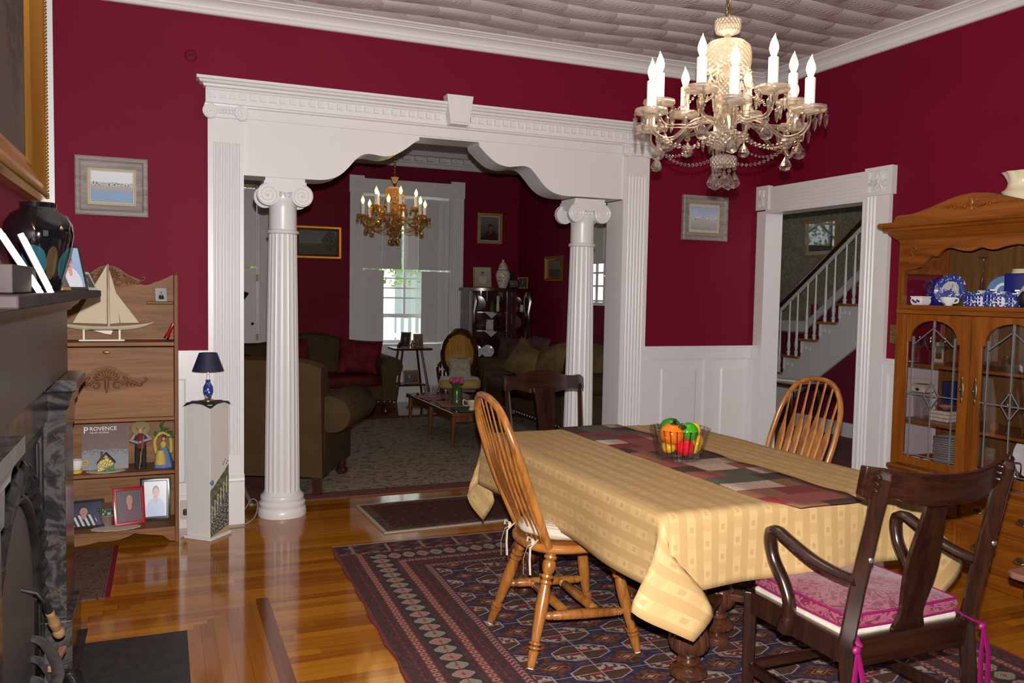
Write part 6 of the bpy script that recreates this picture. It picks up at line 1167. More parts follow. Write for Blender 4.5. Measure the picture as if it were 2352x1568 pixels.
# behind the doors: goblets, boxes, tumblers, plates
for y, x, lab in ((-1.845, -.33, 'clear goblet at the end of the upper shelf behind the leaded door'), (-1.93, -.34, 'clear goblet in the middle of the upper shelf behind the leaded door'), (-2.00, -.31, 'clear goblet with a wide foot next to the door frame, upper shelf'), (-2.09, -.30, 'clear goblet partly hidden by the meeting stiles, upper shelf')):
    lathe_thing('goblet', lab, 'glass', (x, y), SHZ[2], wine, 'clear_pane', 28, group='goblets behind the leaded doors', capt=False)
for y, x in ((-2.40, -.32), (-2.47, -.30), (-2.53, -.33), (-2.58, -.25)): lathe_thing('goblet', 'clear goblet among the glasses on the middle shelf of the door nearer the armchair', 'glass', (x, y), SHZ[1], [(a*1.05, b*1.25) for a, b in wine], 'clear_pane', 28, group='goblets on the middle shelf', capt=False)
for y, x in ((-2.37, -.30), (-2.44, -.27), (-2.51, -.31)): lathe_thing('tumbler', 'small clear tumbler on the upper shelf of the door nearer the armchair', 'glass', (x, y), SHZ[2], [(.022, 0), (.024, .003), (.027, .075), (.0255, .075), (.022, .006), (0, .006)], 'clear_pane', 24, group='tumblers on the upper shelf', capt=False)
cd_ = thing('standing_card', 'tan picture card standing behind the goblets on the upper shelf', 'card', (-.20, -1.87, SHZ[2]+.0006)); MB().box(-.003, .003, -.03, .03, 0, .115).make('card', 'tan_card', cd_, smooth=0); MB().box(-.0042, -.003, -.02, .02, .02, .095).make('picture', 'landscape_oil', cd_, smooth=0)
b_ = thing('red_box', 'dark red upright box behind the goblets', 'box', (-.12, -1.955, SHZ[2]+.0006)); MB().box(-.02, .02, -.018, .018, 0, .13).make('box', 'red_box', b_, bevel=.003, smooth=0)
jr = lathe_thing('glass_jar', 'ribbed clear glass jar at the end of the middle shelf', 'jar', (-.30, -1.855), SHZ[1], [(.036, 0), (.040, .006), (.044, .09), (.042, .10), (.046, .105), (.046, .15), (.044, .15), (.040, .10), (.036, .008), (0, .008)], 'clear_pane', 36, capt=False)
b_ = thing('cream_tin', 'small cream tin with a lid resting on the ribbed glass jar', 'tin', (-.30, -1.855, SHZ[1]+.1508)); MB().box(-.04, .04, -.045, .045, 0, .038).make('tin', 'box_cream', b_, bevel=.004, smooth=0); MB().box(-.042, .042, -.047, .047, .030, .045).make('lid', 'tan_card', b_, bevel=.003, smooth=0); MB().ball((-.042, 0, .016), (.002, .014, .009), 10, 6).make('clasp', 'plastic_black', b_)
b_ = thing('navy_box', 'navy blue box behind the cream tin', 'box', (-.16, -1.925, SHZ[1]+.0006)); MB().box(-.035, .035, -.032, .032, 0, .215).make('box', 'box_navy', b_, bevel=.003, smooth=0)
b_ = thing('stacked_linens', 'stack of ivory napkins in a low tray on the middle shelf', 'linens', (-.27, -1.99, SHZ[1]+.0006)); [MB().box(-.06+.003*i, .06-.003*i, -.065, .06, .02*i, .02*i+.019).make('napkin', 'ivory_pad', b_, bevel=.006, smooth=0) for i in range(3)]
b_ = thing('glass_tray', 'shallow glass tray with pastel reflections above the napkins', 'tray', (-.27, -1.99, SHZ[1]+.061)); MB().lathe([(0, .004), (.045, .004), (.055, .03), (.058, .03), (.050, 0), (0, 0)], 32, capb=False).make('tray', 'clear_pane', b_); MB().lathe([(.02, .006), (.036, .02), (.038, .032), (0, .034)], 20).make('candies', 'pink_mat', b_)
m = MB(); prof = []
ps = thing('plate_stack', 'tall stack of white dinner plates on the bottom shelf', 'plates', (-.24, -2.005, SHZ[0]+.0006))
p0 = None
for i in range(13):
    if p0 is None: p0 = MB().lathe([(.05, 0), (.055, .003), (.085, .010), (.088, .0125), (.05, .005), (0, .005)], 40).make('plate', 'porcelain', ps)
    else: q = p0.copy(); COL.objects.link(q); q.parent = ps; q.location = (.002*sin(i*2.), .002*cos(i*3.), .0128*i)
for y, lab in ((-1.85, 'white cup lying before the stacked plates, bottom shelf end'), (-1.92, 'white bowl before the stacked plates on the bottom shelf')): lathe_thing('white_bowl', lab, 'bowl', (-.345, y), SHZ[0], [(.02, 0), (.022, .004), (.034, .018), (.040, .030), (.037, .03), (.03, .016), (0, .008)], 'porcelain', 28, capt=False)
lp_ = thing('floral_platter', 'white platter with a pink flower standing at the back of the bottom shelf', 'platter', (-.10, -2.42, SHZ[0]+.125)); m = MB(); m.X = rotM((-1, -.1, .2)); m.lathe([(0, .003), (.08, .003), (.122, .014), (.124, .010), (.08, -.004), (0, -.004)], 44, capb=False); m.make('platter', 'porcelain', lp_); m = MB(); [m.ball((-.012, .05+.012*cos(i), .03+.012*sin(i)), (.003, .009, .009), 8, 6) for i in range(6)]; m.make('flower', 'pink_petal', lp_)
tp = thing('silver_coffee_pot', 'tall silver coffee pot on the bottom shelf of the door nearer the armchair', 'coffee pot', (-.30, -2.41, SHZ[0]+.0006)); MB().lathe([(.034, 0), (.036, .006), (.028, .014), (.038, .04), (.040, .06), (.026, .10), (.022, .12), (.026, .126), (.022, .135), (.008, .148), (.010, .156), (0, .162)], 32).make('body', 'silver', tp); MB().tube(spline([(0, .036, .04), (0, .06, .07), (0, .066, .115)], 5), [.008, .008, .007, .007, .006, .006, .006, .005, .005, .005, .004], 8).make('spout', 'silver', tp); MB().tube(spline([(0, -.026, .11), (0, -.06, .11), (0, -.06, .05), (0, -.036, .04)], 5), .004, 8).make('handle', 'silver', tp)
lathe_thing('red_ornament', 'small dark red glass ornament beside the goblets', 'ornament', (-.34, -2.345), SHZ[1], [(.012, 0), (.022, .015), (.024, .03), (.014, .045), (.006, .05), (0, .055)], 'amber_jar', 24)
# ------------------------------------------------------------------ parlor
def soft(m, x0, x1, y0, y1, z0, z1, r=.06, n=6):
    """rounded cushion block"""
    cx, cy_, cz = (x0+x1)/2, (y0+y1)/2, (z0+z1)/2; hx_, hy, hz = (x1-x0)/2, (y1-y0)/2, (z1-z0)/2; rows = []
    N = 20
    for i in range(13):
        t = -pi/2+pi*i/12; rows.append([])
        for j in range(N*2):
            a = 2*pi*j/(N*2); f = lambda v, e: math.copysign(abs(v)**e, v); e1 = .28
            rows[-1].append((cx+hx_*f(cos(t), e1)*f(cos(a), e1), cy_+hy*f(cos(t), e1)*f(sin(a), e1), cz+hz*f(sin(t), .42)))
    return m.grid(rows, cu=True)
def pillow(name, label, loc, w, h, d, mat, rot, cat='pillow', group=None):
    m = MB(); N = 14; rows = []
    for s in (-1, 1):
        R_ = []
        for i in range(N+1):
            v = -1+2*i/N; R_.append([(u*w/2*(1-.10*(1-v*v)*0+.06*abs(u*v)**2-.04), s*d/2*((1-u*u)*(1-v*v))**.45, v*h/2*(1+.06*abs(u*v)**2-.04)) for u in [-1+2*j/N for j in range(N+1)]])
        rows.append(R_)
    m.grid(rows[0]); m.grid(rows[1]); return tag(m.make(name, mat, loc=loc, rot=rot, smooth=70), label, cat, group)
bunf = [(.030, 0), (.045, .012), (.050, .03), (.040, .05), (.030, .06), (.036, .07), (.036, .10)]
# armchair seen from behind
na = thing('club_armchair', 'brown corduroy rolled-arm armchair seen from behind, beside the column', 'armchair', (-3.505, .99, .011), radians(-26))
def side_prof(z0, zt, y0, y1): return [(y0, z0), (y1, z0), (y1+.02, z0+.2), (y1, zt), (y0-.04, zt)]
m = MB(); rows = []
for i in range(17):
    x = -.40+.80*i/16; hh = .945-.05*abs(x/.40)**4; rows.append([(x, -.40, .13), (x, -.43, .55), (x, -.45, hh-.06), (x, -.43, hh), (x, -.36, hh+.02), (x, -.28, hh-.02), (x, -.22, .55), (x, -.20, .30), (x, -.20, .13)])
m.grid(rows, cu=True); b0 = len(m.v); m.f += [tuple(range(9)), tuple(range(b0-9, b0))]; m.mi += [0, 0]; m.make('back', 'brown_cord', na, smooth=35)
MB().box(-.36, .36, -.40, .38, .13, .36).make('seat_base', 'brown_cord', na, bevel=.02, smooth=0); m = MB(); soft(m, -.30, .30, -.20, .42, .34, .50); m.make('seat_cushion', 'brown_cord', na)
for sx in (-1, 1):
    m = MB(); m.xz([(sx*.30, .13), (sx*.40, .13), (sx*.405, .50), (sx*.34, .60), (sx*.28, .55)], -.38, .40); ar = m.make('arm', 'taupe_cord', na, bevel=.02, smooth=0)
    m = MB(); m.X = Matrix.Translation((sx*.43, -.34, .565)) @ Matrix.Rotation(radians(-90), 4, 'X') @ Matrix.Rotation(radians(sx*10), 4, 'Z'); m.lathe([(.0, -.015), (.10, -.012), (.128, .004), (.135, .03), (.138, .4), (.138, .74), (.12, .765), (0, .77)], 30, k=lambda u, z: 1+.16*cos(2*pi*u)**2); m.make('arm_roll', 'taupe_cord', ar)
    MB().lathe(bunf, 20, (sx*.34, .35, 0)).make('foot', 'mahogany', na); m = MB(); m.bar((sx*.355, -.36, 0), (sx*.345, -.34, .14), .055, .055, (0, 1, 0)); m.make('foot', 'mahogany', na, smooth=0)
# camel-back loveseat under the windows
ls = thing('camel_back_loveseat', 'brown camel-back loveseat with nailhead trim against the window wall', 'sofa', (-2.66, 4.60, 0), pi)
def sofa(root, hw_, dp, arm_r, zb, hump, mat, studs=True):
    m = MB(); rows = []
    for i in range(41):
        x = -hw_+2*hw_*i/40; u = abs(x)/hw_; hh = zb+hump*(cos(pi*min(u/.85, 1))*.5+.5); rows.append([(x, -dp/2, .14), (x, -dp/2-.03, .5), (x, -dp/2-.05, hh-.03), (x, -dp/2, hh), (x, -dp/2+.07, hh-.03), (x, -dp/2+.16, .42), (x, -dp/2+.18, .14)])
    m.grid(rows, cu=True); b = len(m.v); m.f += [tuple(range(7)), tuple(range(b-7, b))]; m.mi += [0, 0]; m.make('back', mat, root, smooth=40)
    MB().box(-hw_, hw_, -dp/2+.1, dp/2-.03, .16, .34).make('seat_base', mat, root, bevel=.02, smooth=0)
    for sx in (-1, 1):
        m = MB(); x = sx*(hw_-.05); m.xz([(x-.10, .16), (x+.10, .16), (x+.085, .40), (x+.10, .52), (x-.10, .52), (x-.085, .40)], -dp/2+.05, dp/2); ar = m.make('arm', mat, root, bevel=.02, smooth=0)
        m = MB(); m.X = Matrix.Translation((sx*(hw_-.02), -dp/2+.05, .56)) @ Matrix.Rotation(radians(-90), 4, 'X'); m.lathe([(0, -.0), (arm_r*.9, .0), (arm_r, .03), (arm_r, dp-.10), (arm_r*.92, dp-.05), (arm_r*.5, dp-.04), (0, dp-.035)], 28, k=lambda u, z: 1+.22*cos(2*pi*u)**2); m.make('arm_roll', mat, ar)
        for y in (dp/2-.06, -dp/2+.06): MB().lathe([(a*1.2, b*1.35) for a, b in bunf], 18, (sx*(hw_-.08), y, 0)).make('foot', 'mahogany', root)
    MB().box(-hw_+.0, hw_-.0, -dp/2+.02, dp/2-.015, .12, .17).make('base_rail', 'mahogany', root, bevel=.01, smooth=0)
    if studs:
        m = MB(); n = int(hw_*2/.07); [m.ball((-hw_+.04+i*.07, dp/2-.008, .155), .012, 8, 6) for i in range(n)]; m.make('nailheads', 'pewter', root)
sofa(ls, .82, .82, .115, .80, .13, 'taupe_cord'); m = MB(); soft(m, -.68, .68, -.22, .44, .32, .47); m.make('seat_cushion', 'deep_red_velvet', ls)
pillow('red_pillow', 'dark red velvet pillow at the arm of the loveseat beneath the window', (-2.16, 4.56, .66), .52, .42, .20, 'red_velvet', (radians(-20), radians(4), radians(-8)), group='red pillows on the loveseat')
pillow('red_pillow', 'dark red velvet pillow half hidden by the column on the loveseat', (-2.98, 4.56, .66), .48, .42, .20, 'red_velvet', (radians(-20), radians(-5), radians(8)), group='red pillows on the loveseat')
# sofa along the side wall
so = thing('camel_back_sofa', 'long brown camel-back sofa standing along the parlor side wall', 'sofa', (-.36, 3.02, 0), radians(90)); sofa(so, 1.12, .84, .115, .78, .15, 'taupe_cord')
for a, b in ((-.95, .0), (.0, .95)): m = MB(); soft(m, a, b, -.22, .45, .32, .48); m.make('seat_cushion', 'plum_cushion', so)
pillow('brown_pillow', 'dark brown pillow in the corner of the long sofa', (-.42, 3.98, .70), .46, .44, .17, 'brown_pillow', (radians(-14), 0, radians(-60)))
pillow('olive_pillow', 'olive silk pillow leaning at a slant on the long sofa', (-.40, 3.62, .66), .46, .44, .17, 'olive_pillow', (radians(-24), radians(24), radians(-58)))
pillow('olive_pillow', 'olive silk pillow behind the slanting one, nearest the column', (-.30, 3.14, .70), .48, .40, .17, 'olive_pillow', (radians(-26), radians(-14), radians(-72)))
pillow('plum_pillow', 'small dark plum pillow along the top of the long sofa', (-.26, 3.55, .86), .34, .18, .12, 'plum_cushion', (radians(-20), radians(6), radians(-75)))
pillow('tan_pillow', 'tan velvet back pillow of the sofa seen between the column and the jamb', (-.16, 2.45, .74), .50, .44, .2, 'tan_velvet', (radians(-18), radians(4), radians(-85)))
# victorian chair
vc = thing('victorian_chair', 'gold velvet victorian chair with dark oval carved back', 'chair', (-1.0, 4.26, 0), radians(162)); vc.scale = (.93, .93, .94)
ov = [(.225*cos(2*pi*i/40), .29*sin(2*pi*i/40)) for i in range(40)]
lean = lambda z: -.24-.22*(z-.42)
m = MB(); pts = [(x, lean(.72+z), .72+z) for x, z in ov]; m.tube(pts, .032, 8, closed=True); m.tube(spline([(-.14, lean(.96), .96), (-.08, lean(1.0), 1.015), (0, lean(1.02), 1.035), (.08, lean(1.0), 1.015), (.14, lean(.96), .96)], 4), [.012]+[.028]*15+[.012], 8); m.make('back_frame', 'mahogany', vc)
m = MB(); rows = []
for k in range(8):
    q = k/7; rows.append([(x*q, lean(.72+z*q)+.05*(1-q*q)*(1 if True else 0)-.02+.012*cos(x*q*80)*(1-q), .72+z*q) for x, z in ov])
m.grid(rows, cu=True); m.make('back_upholstery', 'gold_velvet', vc, smooth=70); m = MB()
for i in range(-2, 3): m.tube([(i*.065, lean(.72+dz)+.036-.03*(i*i)/6, .72+dz) for dz in (-.18, -.05, .08, .20)], .016, 6, flat=.5, up=(0, 1, 0))
m.make('channels', 'gold_velvet', vc, smooth=70)
m = MB(); soft(m, -.27, .27, -.25, .28, .31, .44); m.make('seat', 'gold_seat', vc); MB().box(-.26, .26, -.24, .26, .26, .33).make('seat_rail', 'mahogany', vc, bevel=.02, smooth=0)
for sx in (-1, 1):
    MB().tube(spline([(sx*.22, lean(.62), .64), (sx*.27, -.10, .60), (sx*.29, .05, .56), (sx*.27, .10, .44), (sx*.25, .08, .33)], 4), [.018]*17, 8).make('arm', 'mahogany', vc); MB().tube(spline([(sx*.22, .24, .30), (sx*.25, .28, .2), (sx*.22, .26, .08), (sx*.25, .29, 0)], 4), [.035]*4+[.028]*4+[.02]*5, 8).make('leg', 'mahogany', vc); MB().tube([(sx*.20, -.20, .30), (sx*.22, -.26, .15), (sx*.24, -.32, 0)], [.03, .024, .02], 8).make('leg', 'mahogany', vc)
pillow('ivory_pillow', 'small square ivory brocade pillow on the gold chair', (-1.02, 4.19, .53), .28, .27, .12, 'ivory_brocade', (radians(-16), 0, radians(-14)))
# side table before the window
s2 = thing('window_side_table', 'small dark splay-legged table holding photo frames before the window', 'table', (-1.46, 4.86, 0)); MB().box(-.24, .24, -.20, .20, .72, .745).make('top', 'mahogany', s2, bevel=.006, smooth=0); MB().box(-.17, .17, -.15, .15, .27, .29).make('lower_shelf', 'mahogany', s2, bevel=.004, smooth=0)
for sx in (-1, 1):
    for sy in (-1, 1): MB().tube([(sx*.24, sy*.20, 0), (sx*.19, sy*.16, .28), (sx*.12, sy*.10, .72)], [.012, .016, .014], 8).make('leg', 'mahogany', s2)
lean_frame('photo_frame', 'gold-brown photo frame tilted back on the window side table', (-1.545, 4.80, .746), radians(-32), radians(-16), .13, .20, 'frame_oak', 'dark_snap', .014)
lean_frame('photo_frame', 'dark photo frame standing upright on the window side table', (-1.345, 4.86, .746), radians(6), radians(-8), .13, .17, 'frame_oak', 'pair_snap', .012)
b_ = thing('black_ornament', 'black curved ornament beside the tilted frame on the window table', 'ornament', (-1.64, 4.78, .746)); MB().tube([(0, 0, 0), (.03, 0, .04), (.06, 0, .075)], [.018, .026, .016], 8).make('body', 'black_lacquer', b_)
for dx, h, lab in ((-1.46, .10, 'little brass bottle with a stopper on the window table'), (-1.435, .075, 'amber glass jar beside the brass bottle')): lathe_thing('small_bottle', lab, 'bottle', (dx, 4.74), .746, [(.018, 0), (.022, .02*h/.1), (.020, .055*h/.1), (.008, .07*h/.1), (.011, .085*h/.1), (0, h)], 'brass' if h > .09 else 'amber_jar', 16)
lean_frame('photo_frame', 'pale wood photo frame on the lower shelf of the window table', (-1.45, 4.80, .291), radians(10), radians(-8), .21, .17, 'frame_oak', 'pair_snap', .014)
# coffee table
ctb = thing('coffee_table', 'long low wooden coffee table with tapered legs on the beige rug', 'table', (-1.58, 2.67, .010)); MB().box(-.31, .31, -.80, .80, .30, .328).make('top', 'cherry', ctb, bevel=.006, smooth=0); MB().box(-.27, .27, -.75, .75, .235, .30).make('apron', 'cherry', ctb, bevel=.004, smooth=0); MB().box(-.30, .30, -.78, .78, .328, .333).make('glass_top', 'cabinet_glass', ctb, smooth=0)
for sx in (-1, 1):
    for y in (-.73, -.02, .72): MB().tube([(sx*.285, y, 0), (sx*.275, y, .29)], [.014, .026], 10).make('leg', 'cherry', ctb)
ZC = .344
def mat_(lab, x, y, w_, h_, rz, mt): return tag(MB().box(-w_/2, w_/2, -h_/2, h_/2, 0, .003).make('table_mat', mt, loc=(x, y, ZC), rz=rz, smooth=0), lab, 'mat')
mat_('pink mat under the glassware at the window end of the coffee table', -1.66, 3.02, .40, .34, .1, 'pink_mat'); mat_('pink mat beneath the green vase on the coffee table', -1.62, 2.48, .44, .40, -.1, 'pink_mat'); mat_('flat grey-green tray at the dining end of the coffee table', -1.60, 2.05, .40, .30, 0, 'sage_leaf')
va = thing('flower_vase', 'ribbed green vase of pink tulips on the coffee table', 'vase', (-1.67, 2.40, ZC+.0036)); MB().lathe([(.05, 0), (.06, .02), (.052, .05), (.056, .07), (.048, .10), (.052, .13), (.044, .15), (.050, .165), (.046, .165), (.04, .14)], 28, capt=False).make('vase', 'green_glaze', va); m = MB(); rnd = random.Random(8)
for i in range(14): a = rnd.uniform(0, 6.28); q = rnd.uniform(.01, .05); m.tube([(0, 0, .10), (cos(a)*q*.7, sin(a)*q*.7, .18), (cos(a)*q*1.3, sin(a)*q*1.3, .225)], .005, 5)
m.make('stems', 'green_leaf', va)
for i in range(11): a = i*2.4; q = .012+.0052*i; MB().ball((cos(a)*q, sin(a)*q, .235+.01*sin(i)), (.019, .019, .024), 10, 8).make('bloom', 'pink_petal', va)
gb = thing('gravy_boat', 'cream china sauce boat at the near corner of the coffee table', 'sauce boat', (-1.66, 1.99, ZC+.0036)); MB().lathe([(.03, 0), (.032, .01), (.022, .02), (.05, .05), (.062, .085), (.058, .085), (.045, .05), (0, .03)], 28, k=lambda u, z: 1+(.18*cos(2*pi*u) if z > .04 else 0), capt=False).make('body', 'cream_china', gb); MB().tube(spline([(-.05, 0, .08), (-.085, 0, .10), (-.085, 0, .05), (-.04, 0, .04)], 4), .005, 8).make('handle', 'cream_china', gb)
lathe_thing('glass_dish', 'clear cut-glass dish at the window end of the coffee table', 'dish', (-1.74, 3.02), ZC+.0034, [(.05, 0), (.055, .004), (.075, .08), (.09, .12), (.086, .12), (.07, .08), (.05, .008), (0, .008)], 'clear_pane', 28, capt=False)
lathe_thing('glass_dish', 'clear glass bowl beside the pink tulip vase', 'dish', (-1.66, 2.78), ZC+.0034, [(.04, 0), (.045, .004), (.065, .06), (.075, .095), (.071, .095), (.06, .06), (.04, .008), (0, .008)], 'clear_pane', 28, capt=False)
tag(MB().ball((0, 0, .035), .035, 18, 12).make('magenta_bauble', 'magenta_ball', loc=(-1.545, 1.955, ZC+.0034)), 'round magenta glass bauble at the dining end of the coffee table', 'ornament')
# curio cabinet in the corner
cx0, cx1, cyf, cyb = -.66, .14, 4.78, 5.24; cc = thing('curio_cabinet', 'dark bow-fronted curio cabinet of china in the parlor corner', 'cabinet', (-.26, 5.0, 0))
def bow(x, k=1.): u = (x-cx0)/(cx1-cx0)*2-1; return (cyf-5.0)-.10*(1-u*u)*k
def slab(m, z0, z1, ov=0., n=14):
    p = [(x+.26, bow(x)-ov) for x in [cx0-ov+(cx1-cx0+2*ov)*i/n for i in range(n+1)]] + [(cx1+.26+ov, .24), (cx0+.26-ov, .24)]; m.xy(p, z0, z1); return m
slab(MB(), 1.47, 1.515, .03).make('top', 'mahogany', cc, smooth=25, bevel=.004); slab(MB(), .0, .16, .01).make('base', 'mahogany', cc, smooth=25)
for z in (.58, .95, 1.19): slab(MB(), z, z+.016, -.015).make('shelf', 'mahogany', cc, smooth=0)
MB().box(cx0+.26, cx1+.26, .225, .24, .1, 1.5).make('back_panel', 'mahogany', cc, smooth=0)
for x in (cx0+.02, -.19, -.12, cx1-.02):
    y_ = bow(x); w_ = .028; m = MB(); m.box(x+.26-w_, x+.26+w_, y_-.02, y_+.03, .15, 1.48)
    if x in (cx0+.02, cx1-.02): m.tube([(x+.26, y_-.03, 1.44), (x+.26+.01, y_-.05, 1.34), (x+.26-.008, y_-.035, 1.2), (x+.26, y_-.045, 1.10), (x+.26, y_-.025, 1.02)], [.03, .035, .022, .03, .012], 8)
    m.make('stile', 'mahogany', cc, smooth=35)
for a, b in ((cx0+.05, -.21), (-.10, cx1-.05)): m = MB(); m.grid([[(x+.26, bow(x)-.004, .16) for x in [a+(b-a)*i/8 for i in range(9)]], [(x+.26, bow(x)-.004, 1.47) for x in [a+(b-a)*i/8 for i in range(9)]]]); m.make('curved_glass', 'cabinet_glass', cc, smooth=60)
MB().box(cx0+.26, cx0+.264, -.2, .22, .16, 1.47).make('side_glass', 'cabinet_glass', cc, smooth=0)
def stand_plate(nm, lab, x, y, z, r, mt, grp='plates in the corner cabinet'):
    m = MB(); m.X = rotM((-.25, -1, .22)); m.lathe([(0, .003), (r*.6, .003), (r, r*.13), (r*1.02, r*.10), (r*.6, -.004), (0, -.004)], 32, capb=False); return tag(m.make(nm, mt, loc=(x, y, z+r*1.02)), lab, 'plate', grp)
stand_plate('display_plate', 'large dark plate standing on the top shelf of the curio cabinet', -.50, 5.0, 1.207, .10, 'pewter'); stand_plate('display_plate', 'dark plate behind the bright glints in the curved glass', .03, 5.0, 1.207, .10, 'old_oak')
for x, lab in ((-.54, 'blue and white plate next to the gold chair, lowest visible curio shelf'), (-.38, 'blue and white plate with a dark windmill on the lowest visible curio shelf'), (-.06, 'blue and white plate behind the sofa top, lowest visible curio shelf')): stand_plate('display_plate', lab, x, 4.93, .597, .082, 'delft_light')
stand_plate('display_plate', 'brown picture plate behind the second glass on the middle curio shelf', .02, 4.98, .967, .09, 'roof_brown')
def knick(nm, lab, cat, x, y, z, prof, mt): return lathe_thing(nm, lab, cat, (x, y), z, prof, mt, 18)
knick('green_figurine', 'small green and red figurine on the top curio shelf', 'figurine', -.34, 4.90, 1.2075, [(.03, 0), (.034, .03), (.026, .06), (.03, .09), (.014, .12), (.018, .14), (0, .16)], 'green_leaf'); knick('ivory_vase', 'slim ivory vase on the top curio shelf', 'vase', -.25, 4.92, 1.2075, [(.02, 0), (.024, .04), (.018, .12), (.024, .2), (.02, .2), (.01, .1)], 'cream_china')
knick('amber_vase', 'small amber vase on the top curio shelf behind the second glass', 'vase', .0, 4.87, 1.2075, [(.02, 0), (.03, .03), (.028, .06), (.012, .08), (.016, .1), (0, .1)], 'amber_jar'); knick('white_jug', 'small white jug at the end of the top curio shelf', 'jug', .085, 4.90, 1.2075, [(.024, 0), (.03, .03), (.026, .06), (.02, .08), (.024, .09), (0, .09)], 'porcelain')
bx_ = thing('china_tile', 'square white tile with blue sprigs standing on the middle curio shelf', 'tile', (-.36, 4.92, .9675)); MB().box(-.05, .05, 0, .01, 0, .13).make('tile', 'delft_light', bx_, smooth=0); knick('brown_jug', 'round brown jug on the middle curio shelf', 'jug', -.50, 4.92, .9675, [(.03, 0), (.05, .03), (.05, .06), (.03, .09), (.02, .1), (0, .1)], 'roof_brown')
for z, lab in ((1.19, 'lace triangle hanging from the top curio shelf'), (.95, 'lace triangle hanging from the middle curio shelf'), (.58, 'lace triangle hanging from the lowest visible curio shelf')): m = MB(); yb_ = bow(-.42)+5.0+.011; m.xz([(-.52, 0), (-.32, 0), (-.42, -.085)], -.002, .0005); tag(m.make('lace_edging', 'doily', loc=(0, yb_, z+.014), smooth=0), lab, 'lace', 'lace edgings of the curio shelves')
lean_frame('photo_frame', 'gold frame with a bride photo on top of the curio cabinet', (-.51, 4.80, 1.5155), radians(-4), radians(-7), .245, .275, 'gold_leaf', 'bride_print', .016)
gj = thing('ginger_jar', 'white floral lidded ginger jar on top of the curio cabinet', 'jar', (-.225, 4.82, 1.5155)); MB().lathe([(.05, 0), (.055, .01), (.075, .07), (.094, .14), (.096, .18), (.08, .225), (.055, .24)], 36).make('jar', 'floral_jar', gj); MB().lathe([(.066, .24), (.066, .252), (.060, .26), (.056, .29), (.036, .325), (.018, .335), (.012, .345), (.018, .358), (.014, .37), (0, .375)], 32).make('lid', 'floral_jar', gj)
b_ = thing('black_speaker', 'small black box behind the ginger jar', 'box', (-.06, 5.0, 1.5155)); MB().box(-.065, .065, -.05, .05, 0, .22).make('box', 'plastic_black', b_, bevel=.005, smooth=0)
lean_frame('photo_frame', 'small dark photo frame standing beside the ginger jar', (-.075, 4.80, 1.5155), radians(8), radians(-8), .15, .115, 'frame_black', 'pair_snap', .01); o = lean_frame('photo_frame', 'brown photo frame tilted at a slant at the end of the curio top', (.055, 4.82, 1.5155), radians(-30), radians(-16), .14, .155, 'frame_oak', 'dark_snap', .012)
# pictures on the parlor walls and in the stair hall
picture('landscape_painting', 'dark landscape oil in a black and gold frame beside the column', 'painting', (-2.545, YB, 2.04), 0, .60, .43, [(0, 0), (0, .02), (.008, .026), (.014, .02), (.020, .03), (.040, .028), (.044, .034), (.052, .03), (.060, .012), (.06, 0)], 'gold_leaf', 'landscape_oil', [(.012, 'frame_black')])
picture('framed_portrait', 'portrait photo of a person in dark red in an oak frame over the curio cabinet', 'picture', (-.25, YB, 2.318), 0, .355, .41, FLAT(.038, .022), 'frame_oak', 'person_by_trees', [(.012, 'mat_white')])
picture('small_gilt_painting', 'small seascape in a wide gold frame on the parlor side wall', 'painting', (.18, 4.105, 1.765), radians(-90), .49, .315, BEV(.055, .03), 'gold_leaf', 'sea_oil')
picture('hall_print', 'gold-framed print on the leafy wallpaper above the stairs', 'picture', (3.3, 2.90, 2.205), radians(-90), .56, .46, FLAT(.03, .02), 'frame_oak', 'hall_print', [(.05, 'mat_cream')])
hp_ = [o for o in bpy.data.objects if o.name.startswith('hall_print')][0]
MB().box(-.25, .25, -.0195, -.018, -.20, .20).make('glass', 'window_glass', hp_, smooth=0)
ra = tag(MB().box(-.03, 0, -.05, .05, -.07, .07).make('red_pull_station', 'red_box', loc=(3.3, 2.95, 1.31), smooth=0, bevel=.004), 'small red box on the stair wall behind the balusters', 'alarm box')
ht = thing('hall_table', 'dark side table with papers just inside the stair hall', 'table', (1.30, 1.05, 0), 0); MB().box(-.22, .20, -.26, .20, .62, .645).make('top', 'mahogany', ht, bevel=.006, smooth=0); [MB().tube(spline([(sx*.15, sy*.17, .62), (sx*.17, sy*.19, .4), (sx*.13, sy*.15, .2), (sx*.17, sy*.19, 0)], 4), .022, 8).make('leg', 'mahogany', ht) for sx in (-1, 1) for sy in (-1, 1)]
for i, (w_, mt, lab) in enumerate(((.24, 'page_edge', 'pale folded newspaper at the bottom of the pile on the hall table'), (.20, 'white_card', 'white magazine on top of the pile on the hall table'))): tag(MB().box(-w_/2, w_/2, -.12, .12, 0, .012).make('magazine', mt, loc=(1.27, 1.02, .6455+.0124*i), rz=.1+i*.2, smooth=0), lab, 'magazine')
# black reading lamp behind the pilaster
fl = thing('reading_lamp', 'black cone-headed floor lamp peeping out behind the pilaster', 'floor lamp', (-3.66, 4.75, 0)); MB().lathe([(.13, 0), (.13, .02), (.02, .03), (.012, .04)], 28).make('base', 'black_lacquer', fl); MB().tube([(0, 0, .03), (0, 0, 1.35), (.06, 0, 1.42)], .010, 8).make('pole', 'black_lacquer', fl)
m = MB(); m.X = rotM((.75, -.1, -.55), (.06, 0, 1.42)); m.lathe([(.03, 0), (.05, .03), (.085, .14), (.088, .16), (.08, .16), (.045, .04)], 26, capt=False); m.make('shade', 'black_lacquer', fl)
